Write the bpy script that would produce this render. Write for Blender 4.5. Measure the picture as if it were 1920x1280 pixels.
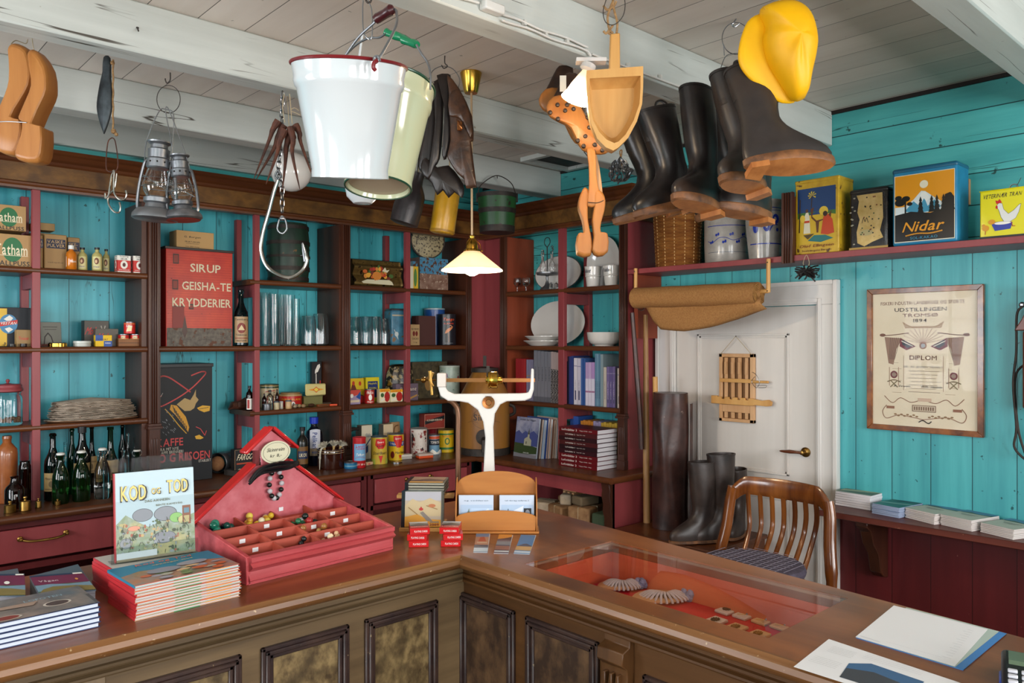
import bpy, bmesh, math, random
from math import pi, sin, cos, radians
from mathutils import Vector, Matrix
for _o in list(bpy.data.objects): bpy.data.objects.remove(_o)
S=bpy.context.scene; COL=S.collection
RR=random.Random(11)
# ---------------------------------------------------------------- camera
FPX=1470.0; YAW=radians(47.43); CH=1.6
FX,FY=cos(YAW),sin(YAW)
cam=bpy.data.cameras.new('camera'); cam.sensor_width=36; cam.lens=FPX/1920*36; cam.clip_start=.02
co=bpy.data.objects.new('camera',cam); COL.objects.link(co)
co.location=(0,0,CH); co.rotation_euler=(pi/2,0,YAW-pi/2); S.camera=co
# ---------------------------------------------------------------- sky, daylight, exposure
S.view_settings.view_transform='Standard'; S.view_settings.look='None'
S.view_settings.exposure=-0.1; S.view_settings.gamma=1.0; S.view_settings.use_curve_mapping=False
w=bpy.data.worlds.new('sky'); S.world=w; w.use_nodes=True
_n=w.node_tree.nodes; _l=w.node_tree.links
_bg=_n['Background']; _bg.inputs[0].default_value=(.80,.90,1.0,1); _bg.inputs[1].default_value=0.7
def area(name,loc,rot,sx,sy,power,col=(1,1,1)):
    l=bpy.data.lights.new(name,'AREA'); l.shape='RECTANGLE'; l.size=sx; l.size_y=sy; l.energy=power; l.color=col
    o=bpy.data.objects.new(name,l); COL.objects.link(o); o.location=loc; o.rotation_euler=rot; return o
# daylight entering by the shop windows behind and beside the camera
WINS=[(-.9,'y'),(.9,'y'),(2.7,'y')]
for i,(x,_) in enumerate(WINS):
    area('window_daylight',(x,-2.62,1.65),(pi/2,0,0),1.15,1.35,[85,105,130][i],(.98,.97,.96))
area('window_daylight',(-1.92,1.2,1.65),(pi/2,0,-pi/2),1.15,1.35,90,(.98,.97,.96))
area('window_daylight',(-1.92,3.4,1.65),(pi/2,0,-pi/2),1.15,1.35,85,(.93,.96,1.0))
# ---------------------------------------------------------------- pixel -> place helpers
def rr(u): return (u-960)/FPX
def XatY(u,Y): r=rr(u); return Y*(FX+r*FY)/(FY-r*FX)
def YatX(u,X): r=rr(u); return X*(FY-r*FX)/(FX+r*FY)
def dY(u,Y): return Y/(FY-rr(u)*FX)
def dX(u,X): return X/(FX+rr(u)*FY)
def ZY(u,v,Y): return CH+(640-v)*dY(u,Y)/FPX
def ZX(u,v,X): return CH+(640-v)*dX(u,X)/FPX
def atD(u,v,d): r=rr(u); return Vector((d*(FX+r*FY),d*(FY-r*FX),CH+(640-v)*d/FPX))
def atZ(u,v,Z): return atD(u,v,(CH-Z)*FPX/(v-640))
# ---------------------------------------------------------------- materials
def lin(h):
    if not isinstance(h,str): return h
    h=h.lstrip('#'); c=[int(h[i:i+2],16)/255 for i in (0,2,4)]
    return tuple(x/12.92 if x<=.04045 else ((x+.055)/1.055)**2.4 for x in c)
def c4(h): return (*lin(h),1)
def mk(name,c,rough=.5,c2=None,sc=6,st=(1,1,1),amt=(.35,.65),metal=0,bump=0,plank=None,trans=0,ior=1.45,coat=0,emit=0,ecol=None,spk=None,det=5,c3=None,alpha=1,crk=None):
    m=bpy.data.materials.new(name); m.use_nodes=True; nt=m.node_tree; N=nt.nodes; L=nt.links
    b=N['Principled BSDF']; b.inputs['Roughness'].default_value=rough; b.inputs['Metallic'].default_value=metal
    b.inputs['Base Color'].default_value=c4(c); b.inputs['IOR'].default_value=ior
    if trans: b.inputs['Transmission Weight'].default_value=trans
    if coat: b.inputs['Coat Weight'].default_value=coat; b.inputs['Coat Roughness'].default_value=.12
    if alpha<1: b.inputs['Alpha'].default_value=alpha
    if emit: b.inputs['Emission Color'].default_value=c4(ecol or c); b.inputs['Emission Strength'].default_value=emit
    if not(c2 or plank or bump or spk): return m
    tc=N.new('ShaderNodeTexCoord'); vec=tc.outputs['Object']
    def math_(op,a,b_=None):
        x=N.new('ShaderNodeMath'); x.operation=op
        for i,q in enumerate((a,b_)):
            if q is None: continue
            if hasattr(q,'links'): L.new(q,x.inputs[i])
            else: x.inputs[i].default_value=q
        return x.outputs[0]
    def mix(f,a,b_,mode='MIX'):
        x=N.new('ShaderNodeMix'); x.data_type='RGBA'; x.blend_type=mode
        if hasattr(f,'links'): L.new(f,x.inputs[0])
        else: x.inputs[0].default_value=f
        for i,q in ((6,a),(7,b_)):
            if hasattr(q,'links'): L.new(q,x.inputs[i])
            else: x.inputs[i].default_value=c4(q)
        return x.outputs[2]
    mp=N.new('ShaderNodeMapping'); L.new(vec,mp.inputs[0]); mp.inputs['Scale'].default_value=tuple(sc*s for s in st)
    nz=N.new('ShaderNodeTexNoise'); nz.inputs['Scale'].default_value=1; nz.inputs['Detail'].default_value=det; nz.inputs['Roughness'].default_value=.6
    if plank:
        ax,w_,off,gapc,gh,tint=plank
        sp=N.new('ShaderNodeSeparateXYZ'); L.new(vec,sp.inputs[0])
        q=math_('DIVIDE',math_('SUBTRACT',sp.outputs[ax],off),w_)
        fr=math_('FRACT',q); ed=math_('MULTIPLY',math_('MINIMUM',fr,math_('SUBTRACT',1.0,fr)),w_)
        fl=math_('FLOOR',q); wn=N.new('ShaderNodeTexWhiteNoise'); wn.noise_dimensions='1D'; L.new(fl,wn.inputs['W'])
        va=N.new('ShaderNodeVectorMath'); va.operation='ADD'; L.new(mp.outputs[0],va.inputs[0]); 
        cb=N.new('ShaderNodeCombineXYZ'); s10=math_('MULTIPLY',wn.outputs[0],37.0)
        for i in range(3): L.new(s10,cb.inputs[i])
        L.new(cb.outputs[0],va.inputs[1]); L.new(va.outputs[0],nz.inputs['Vector'])
    else: L.new(mp.outputs[0],nz.inputs['Vector'])
    col=c
    h=nz.outputs[0]
    if c2:
        rp=N.new('ShaderNodeMapRange'); rp.inputs[1].default_value=amt[0]; rp.inputs[2].default_value=amt[1]; L.new(nz.outputs[0],rp.inputs[0])
        col=mix(rp.outputs[0],c,c2)
    if c3:
        n3=N.new('ShaderNodeTexNoise'); n3.inputs['Scale'].default_value=sc*.35; n3.inputs['Detail'].default_value=3; L.new(vec,n3.inputs['Vector'])
        r3=N.new('ShaderNodeMapRange'); r3.inputs[1].default_value=.5; r3.inputs[2].default_value=.68; L.new(n3.outputs[0],r3.inputs[0])
        col=mix(math_('MULTIPLY',r3.outputs[0],.8),col,c3)
    if spk:
        sc_,ss,th=spk
        n2=N.new('ShaderNodeTexNoise'); n2.inputs['Scale'].default_value=ss; n2.inputs['Detail'].default_value=3; L.new(vec,n2.inputs['Vector'])
        r2=N.new('ShaderNodeMapRange'); r2.inputs[1].default_value=th; r2.inputs[2].default_value=th+.03; L.new(n2.outputs[0],r2.inputs[0])
        col=mix(r2.outputs[0],col,sc_)
    if crk:
        cc,cs,cst=crk; m2=N.new('ShaderNodeMapping'); L.new(vec,m2.inputs[0]); m2.inputs['Scale'].default_value=tuple(cs*s for s in cst)
        n4=N.new('ShaderNodeTexNoise'); n4.inputs['Scale'].default_value=1; n4.inputs['Detail'].default_value=4; L.new(m2.outputs[0],n4.inputs['Vector'])
        dd_=math_('ABSOLUTE',math_('SUBTRACT',n4.outputs[0],.5)); r4=N.new('ShaderNodeMapRange'); r4.inputs[1].default_value=.0015; r4.inputs[2].default_value=.006; r4.inputs[3].default_value=1; r4.inputs[4].default_value=0; L.new(dd_,r4.inputs[0])
        n5=N.new('ShaderNodeTexNoise'); n5.inputs['Scale'].default_value=2.3; L.new(vec,n5.inputs['Vector']); r5=N.new('ShaderNodeMapRange'); r5.inputs[1].default_value=.48; r5.inputs[2].default_value=.56; L.new(n5.outputs[0],r5.inputs[0])
        ck=math_('MULTIPLY',r4.outputs[0],r5.outputs[0]); col=mix(ck,col,cc)
    if plank:
        hs=N.new('ShaderNodeHueSaturation'); L.new(math_('ADD',math_('MULTIPLY',wn.outputs[0],tint),1-tint/2),hs.inputs['Value'])
        if hasattr(col,'links'): L.new(col,hs.inputs['Color'])
        else: hs.inputs['Color'].default_value=c4(col)
        g=N.new('ShaderNodeMapRange'); g.inputs[1].default_value=gh*.6; g.inputs[2].default_value=gh; g.inputs[3].default_value=1; g.inputs[4].default_value=0; L.new(ed,g.inputs[0])
        col=mix(g.outputs[0],hs.outputs[0],gapc)
        h=math_('SUBTRACT',math_('MULTIPLY',nz.outputs[0],.25),g.outputs[0])
    if hasattr(col,'links'): L.new(col,b.inputs['Base Color'])
    if bump:
        bp=N.new('ShaderNodeBump'); bp.inputs['Strength'].default_value=bump; bp.inputs['Distance'].default_value=.004; L.new(h,bp.inputs['Height']); L.new(bp.outputs[0],b.inputs['Normal'])
    return m
_P={}
def pc(h,rough=.45,metal=0):
    k=(h,rough,metal)
    if k not in _P: _P[k]=mk('paint_'+h.lstrip('#'),h,rough,metal=metal)
    return _P[k]
GX=(.06,1,1); GY=(1,.06,1); GZ=(1,1,.06)
TEAL=dict(c='2f9aa3',c2='48b3b8',rough=.42,sc=16)
M={}
M['teal_v']=mk('teal_boards','3597a6',.4,'4cb2bf',14,GZ,bump=.35,plank=(0,.2105,1.158,'123c40',.0022,.16),spk=('1c5a5c',30,.70),crk=('1f6a70',9,(1,1,.08)))
M['teal_vr']=mk('teal_boards_right','3d969e',.38,'4fadb2',14,GZ,bump=.35,plank=(1,.19,1.30,'123c40',.0022,.12),spk=('1c5a5c',30,.70))
M['teal_h']=mk('teal_log_boards','3c9a9c',.36,'50b0ae',12,(.08,.08,1),bump=.5,plank=(2,.155,2.11,'12383a',.003,.14),spk=('1d4c48',14,.69),crk=('1d5a58',6,(.04,.04,1)))
M['white_beam']=mk('white_painted_timber','b5b9b4',.42,'c4c8c3',9,(.08,1,1),bump=.3,spk=('8d8a80',26,.74),crk=('4a443c',7,(.045,1,1)))
M['ceil']=mk('ceiling_planks','cbbfb4',.45,'d6ccc2',7,(1,.07,1),bump=.3,plank=(0,.19,.04,'3a332d',.002,.14),spk=('8f8a80',22,.73))
M['redp']=mk('red_paint','82363a',.42,'8f3f42',8,GZ,bump=.08)
M['redd']=mk('dark_red_paint','54191c',.45,'621f22',8,GZ,bump=.15,plank=(1,.19,1.30,'2a0d0e',.002,.12),spk=('84504a',40,.75))
M['orange_in']=mk('lamp_warmed_panel','7e351d',.5,'8d3f24',7,GZ,bump=.1)  # the lamp's warm orange on the shelf sides is put into this colour
M['mahog']=mk('dark_stained_wood','3a1d13',.38,'4d2818',9,GZ,bump=.15)
M['mahogx']=mk('dark_stained_wood_x','4a2716',.35,'633619',9,GX,bump=.15)
M['mahogy']=mk('dark_stained_wood_y','4a2716',.35,'633619',9,GY,bump=.15)
M['burl']=mk('grained_frieze','5a3a18',.4,'7a5222',22,(.5,1,1),bump=.1,c3='3d2410')
M['ctx']=mk('counter_top_wood_x','6f3a1c',.3,'8f5028',11,GX,bump=.08,coat=.12,c3='54301c')
M['cty']=mk('counter_top_wood_y','6f3f20',.3,'8f562e',11,GY,bump=.08,coat=.12,c3='543320')
M['nosex']=mk('worn_counter_edge_x','5f3c20',.34,'80552f',14,GX,bump=.25,spk=('a88a66',60,.69))
M['nosey']=mk('worn_counter_edge_y','5f3c20',.34,'80552f',14,GY,bump=.25,spk=('a88a66',60,.69))
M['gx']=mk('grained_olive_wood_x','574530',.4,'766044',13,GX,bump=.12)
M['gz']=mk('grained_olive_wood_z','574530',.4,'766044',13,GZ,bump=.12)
M['gy']=mk('grained_wood_shaded_y','472c15',.4,'5e3d20',13,GY,bump=.12)  # right wing: darker copy, the shade on that side put into the colour
M['gzy']=mk('grained_wood_shaded_z','472c15',.4,'5e3d20',13,GZ,bump=.12)  # same shaded tone for the right wing's upright grain
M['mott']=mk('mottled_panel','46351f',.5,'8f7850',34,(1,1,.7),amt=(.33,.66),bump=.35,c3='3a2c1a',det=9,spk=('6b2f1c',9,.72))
M['mottd']=mk('mottled_panel_shaded','33231a',.5,'614730',16,(1,1,.7),amt=(.4,.62),bump=.3,c3='2c1c0e',det=9)  # right wing panels: darker copy with that side's shade in the colour
M['mould']=mk('dark_moulding','2c2020',.35,'42302a',12,(1,1,1),bump=.1,spk=('8e7a5c',50,.7))
M['door']=mk('white_door_paint','c9c2bb',.35,'d2ccc6',6,GZ,bump=.1,spk=('8f877c',30,.78))
M['case']=mk('white_casing_paint','cbc7c2',.35,'d4d0cc',6,GZ,bump=.1)
M['floor']=mk('floor_boards','6b5a48',.5,'7d6a55',8,GY,bump=.2,plank=(0,.16,0,'2a2018',.003,.2))
M['dark']=mk('dark_interior','1c1412',.7)
M['brass']=mk('aged_brass','8a6a34',.3,'6b4c20',20,metal=.9)
M['gold']=mk('polished_brass','c79a3e',.22,metal=1)
M['copper']=mk('copper_rod','a5683e',.28,metal=1)
M['steel']=mk('steel','8e9093',.28,metal=1)
M['dsteel']=mk('dull_steel','8a8c90',.38,metal=.9)
M['iron']=mk('dark_iron','2a2624',.55,'3b322c',30,metal=.4,bump=.2)
M['rust']=mk('rusted_iron','3a2018',.75,'5d3424',30,bump=.5)
M['lead']=mk('grey_lead','4b5256',.45,'2f3336',18,metal=.6,bump=.2)
M['tin']=mk('galvanised_tin','6d6f73',.36,'8a8c90',24,metal=.85,bump=.1)
M['glass']=mk('clear_glass','ffffff',.02,trans=1,ior=1.45)
def thinglass(name,c,refl):
    m=bpy.data.materials.new(name); m.use_nodes=True; nt=m.node_tree; nt.nodes.clear(); N=nt.nodes.new
    o=N('ShaderNodeOutputMaterial'); a=N('ShaderNodeBsdfTransparent'); b=N('ShaderNodeBsdfGlossy'); x=N('ShaderNodeMixShader'); f=N('ShaderNodeFresnel'); a.inputs[0].default_value=c4(c); b.inputs[1].default_value=.01; f.inputs[0].default_value=refl; ge=N('ShaderNodeNewGeometry'); mu=N('ShaderNodeMath'); mu.operation='MULTIPLY'; iv=N('ShaderNodeMath'); iv.operation='SUBTRACT'; iv.inputs[0].default_value=1; nt.links.new(ge.outputs['Backfacing'],iv.inputs[1]); nt.links.new(f.outputs[0],mu.inputs[0]); nt.links.new(iv.outputs[0],mu.inputs[1])
    for p,q in ((mu.outputs[0],x.inputs[0]),(a.outputs[0],x.inputs[1]),(b.outputs[0],x.inputs[2]),(x.outputs[0],o.inputs[0])): nt.links.new(p,q)
    return m
M['pane']=thinglass('glass_pane','fffafa',1.5)
M['enamel']=mk('white_enamel','c3c7c9',.12,coat=.6)
M['cream']=mk('cream_enamel','b4b796',.14,coat=.6)
M['china']=mk('white_china','cdc9c4',.12,coat=.5)
M['pine']=mk('pale_pine','bd8848',.45,'cf9f5e',10,(1,1,.07),bump=.1,spk=('7d4519',12,.76))
M['pinel']=mk('light_pine','b98a5c',.5,'cda277',14,(1,1,.08),bump=.1)
M['clog']=mk('orange_clog_wood','975a26',.42,'ae7238',12,(1,1,.1),bump=.1)
M['leather']=mk('brown_leather','3b2118',.38,'5a3424',18,bump=.35,c3='24140f')
M['bootb']=mk('black_boot_leather','1b1718',.34,'2b2524',10,bump=.25,c3='3a2c22')
M['bootg']=mk('grey_boot_rubber','2f2a29',.45,'3d3735',10,bump=.2,c3='4d3a2a')
M['rope']=mk('hemp_rope','7c5b38',.8,'a07d52',80,bump=.5)
M['twine']=mk('pale_twine','a8977a',.8)
M['burlap']=mk('burlap','8f6134',.85,'a37543',120,bump=.4)
M['cable']=mk('white_cable','cfcdc8',.4)
M['paper']=mk('white_paper','dcdcde',.6)
M['chairw']=mk('varnished_chair_wood','55290f',.22,'8a4f20',14,(1,1,.12),bump=.08,coat=.5)
M['beadred']=mk('red_stained_box','9c3338',.4,'c2565a',16,(.1,1,1),bump=.12)
M['beadpink']=mk('pink_stained_board','b04850',.5,'c66c74',14,bump=.1)
M['roofred']=mk('glossy_red_trim','b3191a',.28,coat=.4)
M['redin']=mk('red_wood_dividers','9b3f30',.5,'ab4d3b',12,GX)
M['redcloth']=mk('red_display_cloth','b00a1c',.7,'c81226',9,bump=.2)
M['stone']=mk('grey_salt_glaze','8f8a84',.3,'a7a19a',14,coat=.4,bump=.1)
M['wick']=mk('woven_wicker','6e3c17',.5,'8f5528',30,bump=.3)
# ---------------------------------------------------------------- mesh builder
class G:
    def __init__(s,T=None): s.v=[];s.f=[];s.m=[];s.T=T or Matrix()
    def add(s,vs,fs,mi=0):
        n=len(s.v); s.v+=[s.T@Vector(p) for p in vs]; s.f+=[[n+i for i in f] for f in fs]; s.m+=[mi]*len(fs); return s
    def box(s,a,b,mi=0):
        x0,x1=sorted((a[0],b[0]));y0,y1=sorted((a[1],b[1]));z0,z1=sorted((a[2],b[2]))
        return s.add([(x0,y0,z0),(x1,y0,z0),(x1,y1,z0),(x0,y1,z0),(x0,y0,z1),(x1,y0,z1),(x1,y1,z1),(x0,y1,z1)],
          [(0,3,2,1),(4,5,6,7),(0,1,5,4),(1,2,6,5),(2,3,7,6),(3,0,4,7)],mi)
    def loft(s,rings,mi=0,cap=True,closed=False):
        n=len(rings[0]); vs=[p for r in rings for p in r]; fs=[]
        k=len(rings)
        for i in range(k if closed else k-1):
            j=(i+1)%k
            for a in range(n):
                b=(a+1)%n; fs.append((i*n+a,i*n+b,j*n+b,j*n+a))
        if cap and not closed: fs+= [tuple(range(n))[::-1],tuple((k-1)*n+i for i in range(n))]
        return s.add(vs,fs,mi)
    def lathe(s,prof,n=24,c=(0,0,0),mi=0,cap=True,sx=1,sy=1):
        return s.loft([[(c[0]+r*sx*cos(2*pi*a/n),c[1]+r*sy*sin(2*pi*a/n),c[2]+z) for a in range(n)] for r,z in prof],mi,cap)
    def prism(s,poly,a,b,pl='xz',mi=0):
        f={'xz':lambda p,t:(p[0],t,p[1]),'xy':lambda p,t:(p[0],p[1],t),'yz':lambda p,t:(t,p[0],p[1])}[pl]
        return s.loft([[f(p,a) for p in poly],[f(p,b) for p in poly]],mi)
    def tube(s,pts,r,n=8,mi=0,closed=False,flat=1):
        P=[Vector(p) for p in pts]; rings=[]; k=len(P); up=None
        for i,p in enumerate(P):
            if closed: t=(P[(i+1)%k]-P[i-1])
            else: t=P[min(i+1,k-1)]-P[max(i-1,0)]
            if t.length<1e-9: t=Vector((0,0,1))
            t.normalize()
            if up is None:
                up=Vector((0,0,1)) if abs(t.z)<.9 else Vector((1,0,0))
            a=t.cross(up)
            if a.length<1e-4: a=t.cross(Vector((0,1,0)))
            a.normalize(); b=a.cross(t).normalized(); up=b
            q=r[i] if isinstance(r,(list,tuple)) else r
            rings.append([p+a*(q*cos(2*pi*j/n))+b*(q*flat*sin(2*pi*j/n)) for j in range(n)])
        return s.loft(rings,mi,True,closed)
    def ball(s,c,r,n=14,mi=0,sz=1,sx=1,sy=1):
        k=n//2
        return s.lathe([(max(r*sin(pi*i/k),1e-4),-r*sz*cos(pi*i/k)) for i in range(k+1)],n,c,mi,sx=sx,sy=sy)
    def done(s,name,mats,parent=None,bev=0,smooth=.6,seg=1,sub=0,solid=0):
        me=bpy.data.meshes.new(name); me.from_pydata([tuple(p) for p in s.v],[],s.f)
        bm=bmesh.new(); bm.from_mesh(me)
        bmesh.ops.recalc_face_normals(bm,faces=bm.faces)
        for f,mi in zip(bm.faces,s.m): f.material_index=mi
        bm.to_mesh(me); bm.free()
        for m in (mats if isinstance(mats,(list,tuple)) else [mats]): me.materials.append(M[m] if isinstance(m,str) else m)
        if smooth:
            me.shade_smooth()
            me.set_sharp_from_angle(angle=smooth)
        o=bpy.data.objects.new(name,me); COL.objects.link(o); o.parent=parent
        if solid: q=o.modifiers.new('solid','SOLIDIFY'); q.thickness=solid; q.offset=0
        if bev:
            q=o.modifiers.new('bevel','BEVEL'); q.width=bev; q.segments=seg; q.limit_method='ANGLE'; q.angle_limit=.6
        if sub: q=o.modifiers.new('sub','SUBSURF'); q.levels=sub; q.render_levels=sub
        return o
def thing(name,label,cat,loc=(0,0,0),rz=0,group=None,rot=None):
    o=bpy.data.objects.new(name,None); COL.objects.link(o); o.empty_display_size=.05
    o.location=loc; o.rotation_euler=rot if rot else (0,0,rz)
    return tag(o,label,cat,group)
def tag(o,label,cat,group=None):
    o['label']=label; o['category']=cat
    if group: o['group']=group
    return o
def struct(o,kind='structure'): o['kind']=kind; return o
def copytree(o,parent=None):
    c=o.copy(); COL.objects.link(c); c.parent=parent
    for ch in list(o.children): copytree(ch,c)
    return c
def smoothpts(P,n=6,closed=False):
    P=[Vector(p) for p in P]; out=[]; k=len(P)
    rng=range(k) if closed else range(k-1)
    for i in rng:
        p0=P[(i-1)%k] if closed else P[max(i-1,0)]; p1=P[i]; p2=P[(i+1)%k]; p3=P[(i+2)%k] if closed else P[min(i+2,k-1)]
        for j in range(n):
            t=j/n; out.append(.5*((2*p1)+(-p0+p2)*t+(2*p0-5*p1+4*p2-p3)*t*t+(-p0+3*p1-3*p2+p3)*t**3))
    if not closed: out.append(P[-1])
    return out
# ---------------------------------------------------------------- lettering (built-in font, glyph meshes made once)
GL={}
def _glyphs():
    obs=[]
    for ch in "ABCDEFGHIJKLMNOPQRSTUVWXYZabcdefghijklmnopqrstuvwxyz0123456789.,-:&'ÅÆØåæø%*#/()":
        cu=bpy.data.curves.new('g','FONT'); cu.body=ch; cu.resolution_u=2; cu.offset=0 if ch in 'MN' else .012
        o=bpy.data.objects.new('g',cu); COL.objects.link(o); obs.append((ch,o,cu))
    dg=bpy.context.evaluated_depsgraph_get()
    for ch,o,cu in obs:
        me=o.evaluated_get(dg).to_mesh(); vs=[(v.co.x,v.co.y) for v in me.vertices]; fs=[tuple(p.vertices) for p in me.polygons]
        if vs:
            x0=min(p[0] for p in vs); x1=max(p[0] for p in vs)
            GL[ch]=([(x-x0,y) for x,y in vs],fs,x1-x0)
        o.evaluated_get(dg).to_mesh_clear()
    for ch,o,cu in obs: bpy.data.objects.remove(o); bpy.data.curves.remove(cu)
_glyphs()
def layout(s):
    V=[];F=[];x=0
    for ch in s:
        if ch not in GL: x+=.34; continue
        vs,fs,wd=GL[ch]; n=len(V); V+=[(a+x,b) for a,b in vs]; F+=[tuple(n+i for i in f) for f in fs]; x+=wd+.09
    if not V: return V,F
    x0=min(p[0] for p in V);x1=max(p[0] for p in V);y0=min(p[1] for p in V);y1=max(p[1] for p in V)
    return [((a-x0)/(x1-x0),(b-y0)/max(y1-y0,.01)) for a,b in V],F
def prt(root,w,h,el,y=0,z0=0,x0=None,cyl=None,name='printed_label',T=None,eps=.0004,rough=.45):
    """flat printing on a face: fractions of a w x h face -> local x,z ; y = face plane ; cyl = radius to wrap on ; T = extra matrix"""
    if x0 is None: x0=-w/2
    bm=bmesh.new(); cols=[]; eps=min(eps,.005/max(1,len(el))) if len(el)>10 else eps
    def put(pts,fs,ci,i):
        vs=[bm.verts.new((x0+px*w,-eps*(i*.6+1),z0+pz*h)) for px,pz in pts]
        for f in fs:
            try: bm.faces.new([vs[k] for k in f]).material_index=ci
            except ValueError: pass
    for i,e in enumerate(el):
        c=e[5] if e[0]=='r' or e[0]=='c' else e[2] if e[0]=='p' else e[3] if e[0]=='l' else e[6]
        if c not in cols: cols.append(c)
        ci=cols.index(c)
        if e[0]=='r': put([(e[1],e[2]),(e[3],e[2]),(e[3],e[4]),(e[1],e[4])],[(0,1,2,3)],ci,i)
        elif e[0]=='c':
            n=28; put([(e[1]+e[3]*cos(2*pi*k/n),e[2]+e[4]*sin(2*pi*k/n)) for k in range(n)],[tuple(range(n))],ci,i)
        elif e[0]=='p': put(e[1],[tuple(range(len(e[1])))],ci,i)
        elif e[0]=='l':
            P=e[1]; hw=e[2]/2
            for a,b in zip(P[:-1],P[1:]):
                dx=(b[0]-a[0])*w; dz=(b[1]-a[1])*h; L_=math.hypot(dx,dz) or 1; nx=-dz/L_*hw/w; nz=dx/L_*hw/h; ex=dx/L_*hw*.4/w; ez=dz/L_*hw*.4/h
                put([(a[0]+nx-ex,a[1]+nz-ez),(a[0]-nx-ex,a[1]-nz-ez),(b[0]-nx+ex,b[1]-nz+ez),(b[0]+nx+ex,b[1]+nz+ez)],[(0,1,2,3)],ci,i)
        elif e[0]=='t':
            V,F=layout(e[1]); sh=e[7] if len(e)>7 else 0
            put([(e[2]+(a-.5)*e[4]+sh*(b-.5)*e[5]*h/w,e[3]+(b-.5)*e[5]) for a,b in V],F,ci,i)
    if cyl:
        k=int(w/((cyl(z0+h/2) if callable(cyl) else cyl)*.16))+1
        for j in range(1,k):
            xx=x0+w*j/k
            bmesh.ops.bisect_plane(bm,geom=bm.verts[:]+bm.edges[:]+bm.faces[:],plane_co=(xx,0,0),plane_no=(1,0,0))
        for v in bm.verts:
            R_=cyl(v.co.z) if callable(cyl) else cyl
            r0=cyl(z0+h/2) if callable(cyl) else cyl
            a=v.co.x/r0; q=R_-v.co.y; v.co=Vector((q*sin(a),-q*cos(a),v.co.z))
    else:
        for v in bm.verts: v.co.y+=y
    if T: bmesh.ops.transform(bm,matrix=T,verts=bm.verts)
    me=bpy.data.meshes.new(name); bm.to_mesh(me); bm.free()
    for c in cols: me.materials.append(pc(c,rough) if isinstance(c,str) else c)
    o=bpy.data.objects.new(name,me); COL.objects.link(o); o.parent=root; return o
ORD=['topmost','second','third','fourth','fifth','sixth','seventh','eighth','ninth','tenth','eleventh','twelfth','thirteenth','fourteenth','fifteenth','sixteenth']
NTH=['first']+ORD[1:]+['seventeenth','eighteenth','nineteenth','twentieth']
# ================================================================ ROOM
WX=4.25; WY=4.975; CZ=2.875; BZ=2.682
struct(G().box((-2,-2.7,-.05),(WX+.1,WY+.1,0)).done('floor','floor'))
struct(G().box((-2,-2.7,CZ),(WX+.1,WY+.1,CZ+.04)).done('ceiling','ceil'))
struct(G().box((-2,WY,0),(WX+.1,WY+.1,2.62)).box((-2,WY,2.62),(WX+.1,WY+.1,CZ),1).done('wall_back',['teal_v','teal_h']))
g=G(); g.box((WX,-2.7,.7),(WX+.1,WY,2.05)); g.box((WX,-2.7,2.05),(WX+.1,WY,CZ),1); g.box((WX,-2.7,0),(WX+.1,WY,.7),2)
struct(g.done('wall_right',['teal_vr','teal_h','redd']))
# front wall (behind the camera) and left wall with window openings
def winwall(nm,axis,pos,th,a0,a1,cs,mats):
    g=G(); hw=.575; z0,z1=.98,2.33; xs=[a0]+[q for c in cs for q in (c-hw,c+hw)]+[a1]
    def B(p,q,zz0,zz1):
        if axis=='y': g.box((p,pos,zz0),(q,pos+th,zz1))
        else: g.box((pos,p,zz0),(pos+th,q,zz1))
    for i in range(0,len(xs),2): B(xs[i],xs[i+1],0,CZ)
    for c in cs: B(c-hw,c+hw,0,z0); B(c-hw,c+hw,z1,CZ)
    struct(g.done(nm,mats))
winwall('wall_front','y',-2.6,.1,-2,WX+.1,[-.9,.9,2.7],'teal_vr')
winwall('wall_left','x',-1.9,.1,-2.5,WY,[1.2,3.4],'teal_vr')
k=0
for ax,c in (('y',-.9),('y',.9),('y',2.7),('x',1.2),('x',3.4)):
    k+=1; g=G()
    def B(p,q,z0,z1,t=.03):
        if ax=='y': g.box((p,-2.57-t/2,z0),(q,-2.57+t/2,z1))
        else: g.box((-1.87-t/2,p,z0),(-1.87+t/2,q,z1))
    for e in (-1,1): B(c+e*.575-.03,c+e*.575+.03,.95,2.36,.08)
    B(c-.6,c+.6,.95,1.01,.08); B(c-.6,c+.6,2.3,2.36,.08); B(c-.015,c+.015,1.01,2.3); B(c-.55,c+.55,1.42,1.445); B(c-.55,c+.55,1.86,1.885)
    struct(g.done('window_%d'%k,'case'))
# ceiling beams
n=0
for nm,y0,y1 in (('near the right edge',.85,.98),('with the white cable',2.0,2.125),('carrying the white bucket side',3.11,3.225),('nearest the shelves',4.08,4.21)):
    n+=1; g=G(); g.box((-1.9,y0,BZ),(WX,y1,CZ))
    struct(g.done('trim_%d'%n,'white_beam',bev=.006))
struct(G().box((-1.9,4.93,2.70),(3.95,WY,CZ)).done('trim_5','white_beam'))
struct(G().box((WX-.012,-2.6,CZ-.02),(WX,WY,CZ)).done('trim_6','dark'))  # shaded gap at the wall and ceiling joint, drawn as a dark strip
# vent hatch in the ceiling
p=atD(1052,298,1275*1.47/342*1.0); 
g=G(); vx,vy=p.x,p.y; 
for a,b in (((-.24,-.16),(.24,-.12)),((-.24,.12),(.24,.16)),((-.24,-.12),(-.2,.12)),((.2,-.12),(.24,.12))): g.box((vx+a[0],vy+a[1],CZ-.03),(vx+b[0],vy+b[1],CZ-.001))
t=thing('ceiling_hatch','small framed dark opening in the ceiling boards above the corner cabinet','hatch',(0,0,0))
g.done('frame','white_beam',t); G().box((vx-.2,vy-.12,CZ-.006),(vx+.2,vy+.12,CZ-.002)).done('opening','iron',t)
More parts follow.
